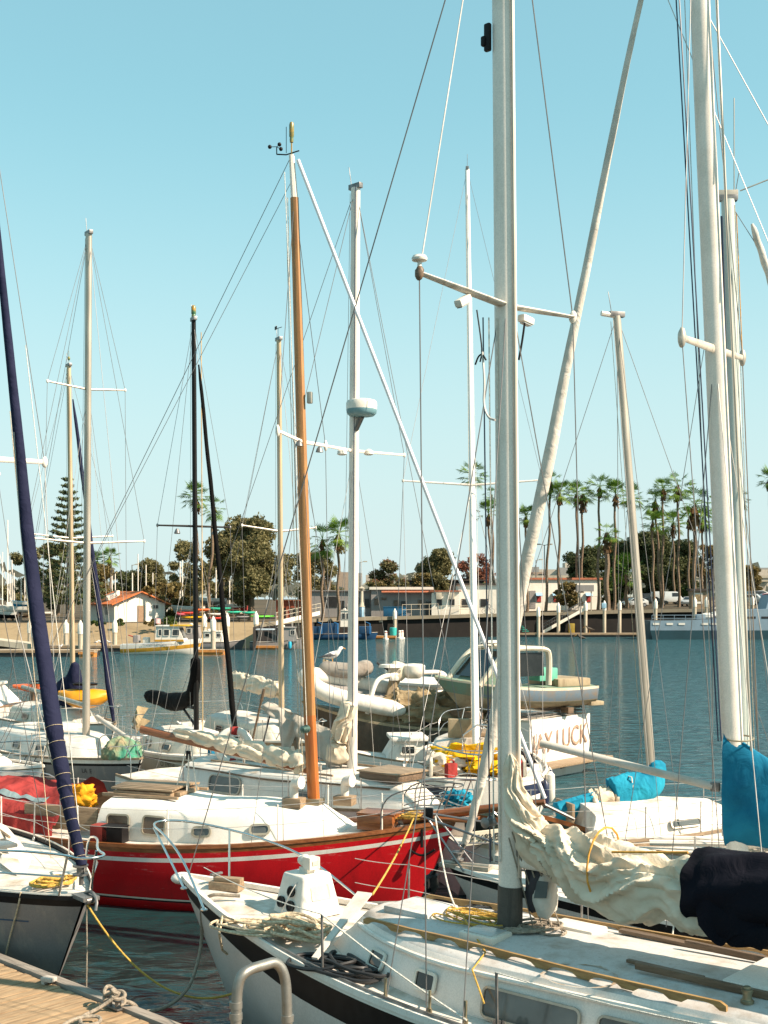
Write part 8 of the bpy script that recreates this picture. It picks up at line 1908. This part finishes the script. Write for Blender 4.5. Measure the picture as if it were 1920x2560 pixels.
# grey mooring rope from the white boat to the cleat
M3 = Matrix.Rotation(DK.rotation_euler.z, 3, 'Z'); cw = M3 @ c+V(DK.location)
bw = WB.w(WB.z(600, 2240, 1.58)); g0 = WB.w(wb_hull.pt(.95, 1.52, -1))+V((-.03, -.02, .08))
p = [bw, g0, P(508, 2345, 15.3), P(484, 2450, 14.7), P(450, 2497, 14.3), P(400, 2526, 13.9), P(350, 2530, 13.75), cw+V((.22, -.0, .05)), cw+V((.05, .04, .06))]
a = MB(); a.tube(arcpts(p, 3), .022, 8); solo('mooring_rope', a, ROPEG, 'thick grey mooring rope drooping from the white boat\'s bow to the dock cleat', 'rope')
a = MB(); k = []
for i in range(46):
    t = i/45*4*pi; k.append(cw+M3 @ V((.13*cos(t)+.02*sin(3*t), .07*sin(2*t), .05+.05*sin(t*1.5)**2+.003*i)))
k += [cw+M3 @ V(q) for q in ((.0, -.2, .03), (.05, -.45, .025), (.28, -.62, .025), (.4, -.45, .025), (.2, -.3, .03), (.1, -.55, .05), (.2, -.85, .025), (.45, -.8, .025))]
a.tube(arcpts(k, 2), .021, 7); solo('rope_knot', a, ROPEG, 'grey rope wound around the dock cleat with its tail on the planks', 'rope')
# galvanised pipe hoop on the near landing
GALV = dirty('galvanised_pipe', (.30, .29, .26), (.16, .14, .11), .45, .7, 8., False); GALV.node_tree.nodes['Principled BSDF'].inputs['Metallic'].default_value = .75
Yp = 6.8
r = thing('pipe_handrail', 'bent galvanised pipe handrail rising into the bottom of the view', 'handrail', P(640, 2760, Yp))
o = V(r.location); pl = [P(590, 2760, Yp-.15), P(590, 2520, Yp-.15), P(596, 2448, Yp-.15), P(618, 2425, Yp-.12), P(662, 2412, Yp-.02), P(690, 2404, Yp+.04), P(712, 2432, Yp+.06), P(718, 2500, Yp+.06), P(720, 2760, Yp+.06)]
a = MB(); a.tube([q-o for q in arcpts(pl, 3)], .030, 14); a.build('pipe', GALV, r)
for px, py, yy in ((590, 2540, -.15), (590, 2512, -.15), (719, 2545, .06)):
    a = MB(); q = P(px, py, Yp+yy)-o; a.lathe([(.031, -.02), (.036, -.018), (.036, .018), (.031, .02)], q, 14); a.build('pipe_collar', GALV, r)
a = MB(); q = P(640, 2760, Yp); a.box((q.x+.6, q.y-.35, q.z-.04), (5.0, 1.4, .08)); solo('pier_landing', a, DOCKW, 'plank landing under the galvanised handrail, just below the view', 'dock')
# ---- on the white boat's foredeck
def wbp(px, py, z): return WB.w(WB.z(px, py, z))
cx = WB.z(738, 2262, 1.56); r = thing('deck_box', 'white tapered fibreglass box with three round black sockets and a motor on top', 'box', WB.w(V((cx.x+.08, cx.y+.12, 1.47))), WB.rz-.12)
PB = dirty('white_gelcoat_box', (.76, .70, .62), (.50, .42, .32), .45, .35, 5.)
a = MB(); a.loft([[V((x*k, y*k, z)) for x, y in rrect(.58, .56, .07, 4)] for z, k in ((0, 1.12), (.03, 1.05), (.42, .78), (.46, .74), (.47, .70))]); a.build('body', PB, r, smooth=45)
for x_, z in ((-.13, .14), (.06, .12), (.03, .28)):
    M = basis((x_, -.295+.10*(z/.45)-.006, z), (1, 0, 0), (0, .22, 1))
    a = MB(); a.prism([(.062*cos(t), .062*sin(t)) for t in np.linspace(0, 2*pi, 19)[:-1]], M, .028); s_ = a.build('socket', BLACKP, r, bevel=.006)
    b = MB(); ring_frame(b, [(.066*cos(t), .066*sin(t)) for t in np.linspace(0, 2*pi, 19)[:-1]], [(.048*cos(t), .048*sin(t)) for t in np.linspace(0, 2*pi, 19)[:-1]], M @ Matrix.Translation((0, 0, .026)), .010); b.build('socket_rim', RUBBER, s_)
M = basis((.30-.055, .0, .27), (0, 1, 0), (-.22, 0, 1)); a = MB(); a.prism(rrect(.28, .17, .02, 3), M, .02); a.build('panel', CREAMP, r)
a = MB(); a.box((.0, 0, .50), (.16, .12, .06)); a.blob((-.04, .0, .60), (.075, .075, .075), 16, 12, 0); a.tube([V((-.12, 0, .60)), V((.10, 0, .61))], .055, 12); a.box((.08, 0, .595), (.14, .15, .14)); a.build('motor', PLASW, r)
a = MB(); a.box((.155, 0, .60), (.01, .08, .05)); a.build('motor_plate', CREAMP, r)
wires = MB(); wires.tube(arcpts([V((.08, -.15, .45)), V((.12, -.32, .32)), V((.02, -.36, .12)), V((-.02, -.40, .0))], 2), .006, 5); wires.build('cable', WIREL, r)
# timber block, rope heaps, hose, plank
a = MB(); c = wbp(566, 2208, 1.63); a.box((c.x, c.y, 1.60), (.42, .17, .10), WB.rz+.35); a.box((c.x+.03, c.y, 1.675), (.36, .12, .06), WB.rz+.42); solo('timber_block', a, TEAK, 'stacked weathered timber blocks near the white boat\'s bow', 'timber', bevel=.008)
c = WB.z(742, 2335, 1.5); a = coil(WB.w(V((c.x, c.y, 1.46))), .42, 12, .020, 8, sx=1.25, sy=.8, rz=WB.rz, height=.24, n=30, stray=.55); solo('rope_heap', a, ROPE, 'big tangled heap of cream rope on the white boat\'s foredeck', 'rope')
c = WB.z(640, 2318, 1.5); a = coil(WB.w(V((c.x, c.y, 1.49))), .40, 6, .015, 15, stray=.5, sx=1.3, sy=.7, rz=WB.rz+.5, height=.05, n=30, tail=[wbp(585, 2300, 1.56), wbp(556, 2290, 1.58), wbp(548, 2335, 1.45), wbp(556, 2375, 1.2), wbp(568, 2385, 1.1)]); solo('rope_coil', a, ROPE, 'loose cream rope loops by the white boat\'s port bow, ends over the side', 'rope')
c = WB.z(838, 2420, 1.42); a = coil(WB.w(V((c.x, c.y+.02, 1.38))), .52, 9, .020, 31, sx=1.15, sy=.52, rz=WB.rz-.05, height=.12, n=34, stray=.25); solo('hose_coil', a, HOSE, 'coiled black hose on the white boat\'s side deck beside the stanchion', 'hose')
A = wbp(787, 2396, 1.50); B = WB.w(WB.t(912, 2232, -.10)); d = (B-A).normalized(); a = MB(); q = []
sx = d.cross(V((0, 0, 1))).normalized(); up = sx.cross(d)
a.loft([[A.lerp(B, t)+sx*w_*s1+up*h_*s2 for s1, s2 in ((-1, -1), (1, -1), (1, 1), (-1, 1))] for t, w_, h_ in ((0, .035, .012), (.45, .04, .014), (.62, .05, .014), (.70, .085, .012), (1., .09, .010))]); solo('oar', a, dirty('worn_white_oar', (.62, .57, .50), (.36, .30, .24), .6, .6, 4.), 'worn pale oar leaning blade-up against the white boat\'s cabin front', 'oar')
c = WB.z(1190, 2308, 1.86); a = coil(WB.w(V((c.x, c.y+.03, wb_cab.roof(c.x, c.y)))), 0.34, 9, .009, 41, sx=1.5, sy=.8, rz=WB.rz, height=.07, n=26, stray=.5, tail=[WB.w(V((5.5, -.75, wb_cab.roof(5.5, -.75)+.02))), WB.w(V((5.55, -1.02, wb_cab.roof(5.55, -.9)-.06))), WB.w(V((5.75, -1.1, 1.5)))]); solo('yellow_rope', a, ROPEY, 'tangle of thin yellow rope at the foot of the white boat\'s mast', 'rope')
a = coil(WB.w(V((5.45, .05, wb_cab.roof(5.45, 0)))), .24, 6, .014, 47, height=.06, stray=.5, sx=1.5); solo('rope_tangle', a, ROPEG, 'dark grey rope tangle round the white boat\'s mast foot', 'rope')
a = coil(WB.w(V((4.55, .42, wb_cab.roof(4.5, .4)))), .26, 3, .011, 52, height=.02, stray=.2); solo('thin_hose', a, HOSE, 'thin black hose looped beside the white boat\'s foredeck hatch', 'hose')
c = V((6.35, -.95, 0)); 
# rope from the red boat's bow to the white boat's deck, and white shock cord over the cabin
A = RB.w((.62, .35, 1.62)); e = WB.w(V((2.95, .45, 1.75))); a = MB(); a.tube(sag(A, e, .06, 12), .013, 6); solo('bow_line', a, ROPEY, 'taut golden line from the red boat\'s bow to the white boat\'s cabin front', 'rope')
a = MB(); pts = [WB.t(1088, 2040, .45), WB.t(1105, 2150, .4), WB.t(1125, 2240, .3), WB.t(1150, 2290, .1)]; a.tube([WB.w(q) for q in arcpts(pts, 2)], .009, 6); solo('hanging_rope', a, ROPEW, 'pale rope curving down beside the white boat\'s mast to its deck', 'rope')
# bag hanging beside the mast
c = WB.t(1350, 2215, .15); r = thing('gear_bag', 'dark and cream canvas bag with a clear panel hanging beside the large mast', 'bag', WB.w(c-V((0, 0, .26))), WB.rz)
a = MB(); a.blob((0, .0, .27), (.16, .14, .30), 22, 16, .12, 1.6, 3); a.build('body', mat('dark_bag', (.035, .03, .035), .7, var=.3, scale=6), r, smooth=70)
a = MB(); a.blob((.10, -.05, .20), (.13, .12, .24), 22, 16, .12, 1.6, 8); b_ = a.build('pale_side', SAILG, r, smooth=70)
a = MB(); a.add([(.05, -.185, .18), (.19, -.165, .20), (.21, -.16, .36), (.09, -.18, .36)], [(0, 1, 2, 3)]); a.build('clear_panel', GLASSG, b_)
# dark cotton garment thrown over the sail
pth = [WB.t(1748, 2214), WB.t(1785, 2218), WB.t(1830, 2226), WB.t(1920, 2235), V((9.4, 0, 2.68))]
def shell(u, v):
    i = u*(len(pth)-1); k = min(int(i), len(pth)-2); c = pth[k].lerp(pth[k+1], i-k); th = lerp(-2.25, 2.4, v)   # open below
    f = 1+.10*noise.noise(V((u*5, th*1.5, 2)))+.05*sin(th*7+u*9)
    return c+V((.03*noise.noise(V((u*8, v*6, 1))), -sin(th)*.36*f, cos(th)*(.33 if abs(th) < 1.6 else .35)*f+.01))
r = thing('navy_garment', 'dark navy garment draped over the right end of the foreground sail, sleeve hanging', 'garment', (WB.o[0], WB.o[1], 0), WB.rz)
a = MB(); a.grid(shell, 60, 40); a.build('body', DNAVY, r, smooth=75)
def sleeve(u, v):
    c = [WB.t(1765, 2275, -.28), WB.t(1800, 2305, -.30), WB.t(1850, 2335, -.30), WB.t(1925, 2352, -.34)]; i = u*3; k = min(int(i), 2); q = c[k].lerp(c[k+1], i-k); th = v*2*pi; rad = lerp(.13, .10, u)*(1+.14*sin(u*14+th)+.1*noise.noise(V((u*5, th, 4))))
    return q+V((sin(th)*.06*1.1, cos(th)*.05, 0))*1.2+V((-.35*rad*cos(th)*1., 0, rad*sin(th)))
a = MB(); a.grid(sleeve, 40, 20); a.build('sleeve', DNAVY, r, smooth=75)
a = MB()
def panel(u, v):
    p0 = WB.t(lerp(1735, 1905, u), lerp(2245, 2268, u), -.33); return p0+V((.05*v+.03*sin(u*9), -.02*sin(u*13)-.02*v, -lerp(.22, .33, sin(u*pi))*v*(1+.25*sin(u*7))))
a.grid(panel, 24, 8); a.build('hem', DNAVY, r, smooth=75)
# stay wires, cockpit winch handles etc. on the white boat's side deck
a = MB(); z = 1.40; c = WB.z(1225, 2508, 1.40); 
for i, (m_, s) in enumerate(((TURQC, 71), (ROPEW, 72))):
    k = coil(WB.w(V((c.x+.12+.25*i, c.y-.05, 1.34))), .13, 3, .008, s, height=.02, stray=.3, n=20); solo('cord_loop', k, m_, ['blue cord loop on the white boat\'s near side deck', 'white cord loops lying beside the blue cord loop'][i], 'rope')
# tied mast-foot strut and small white line across the deck from the stanchion
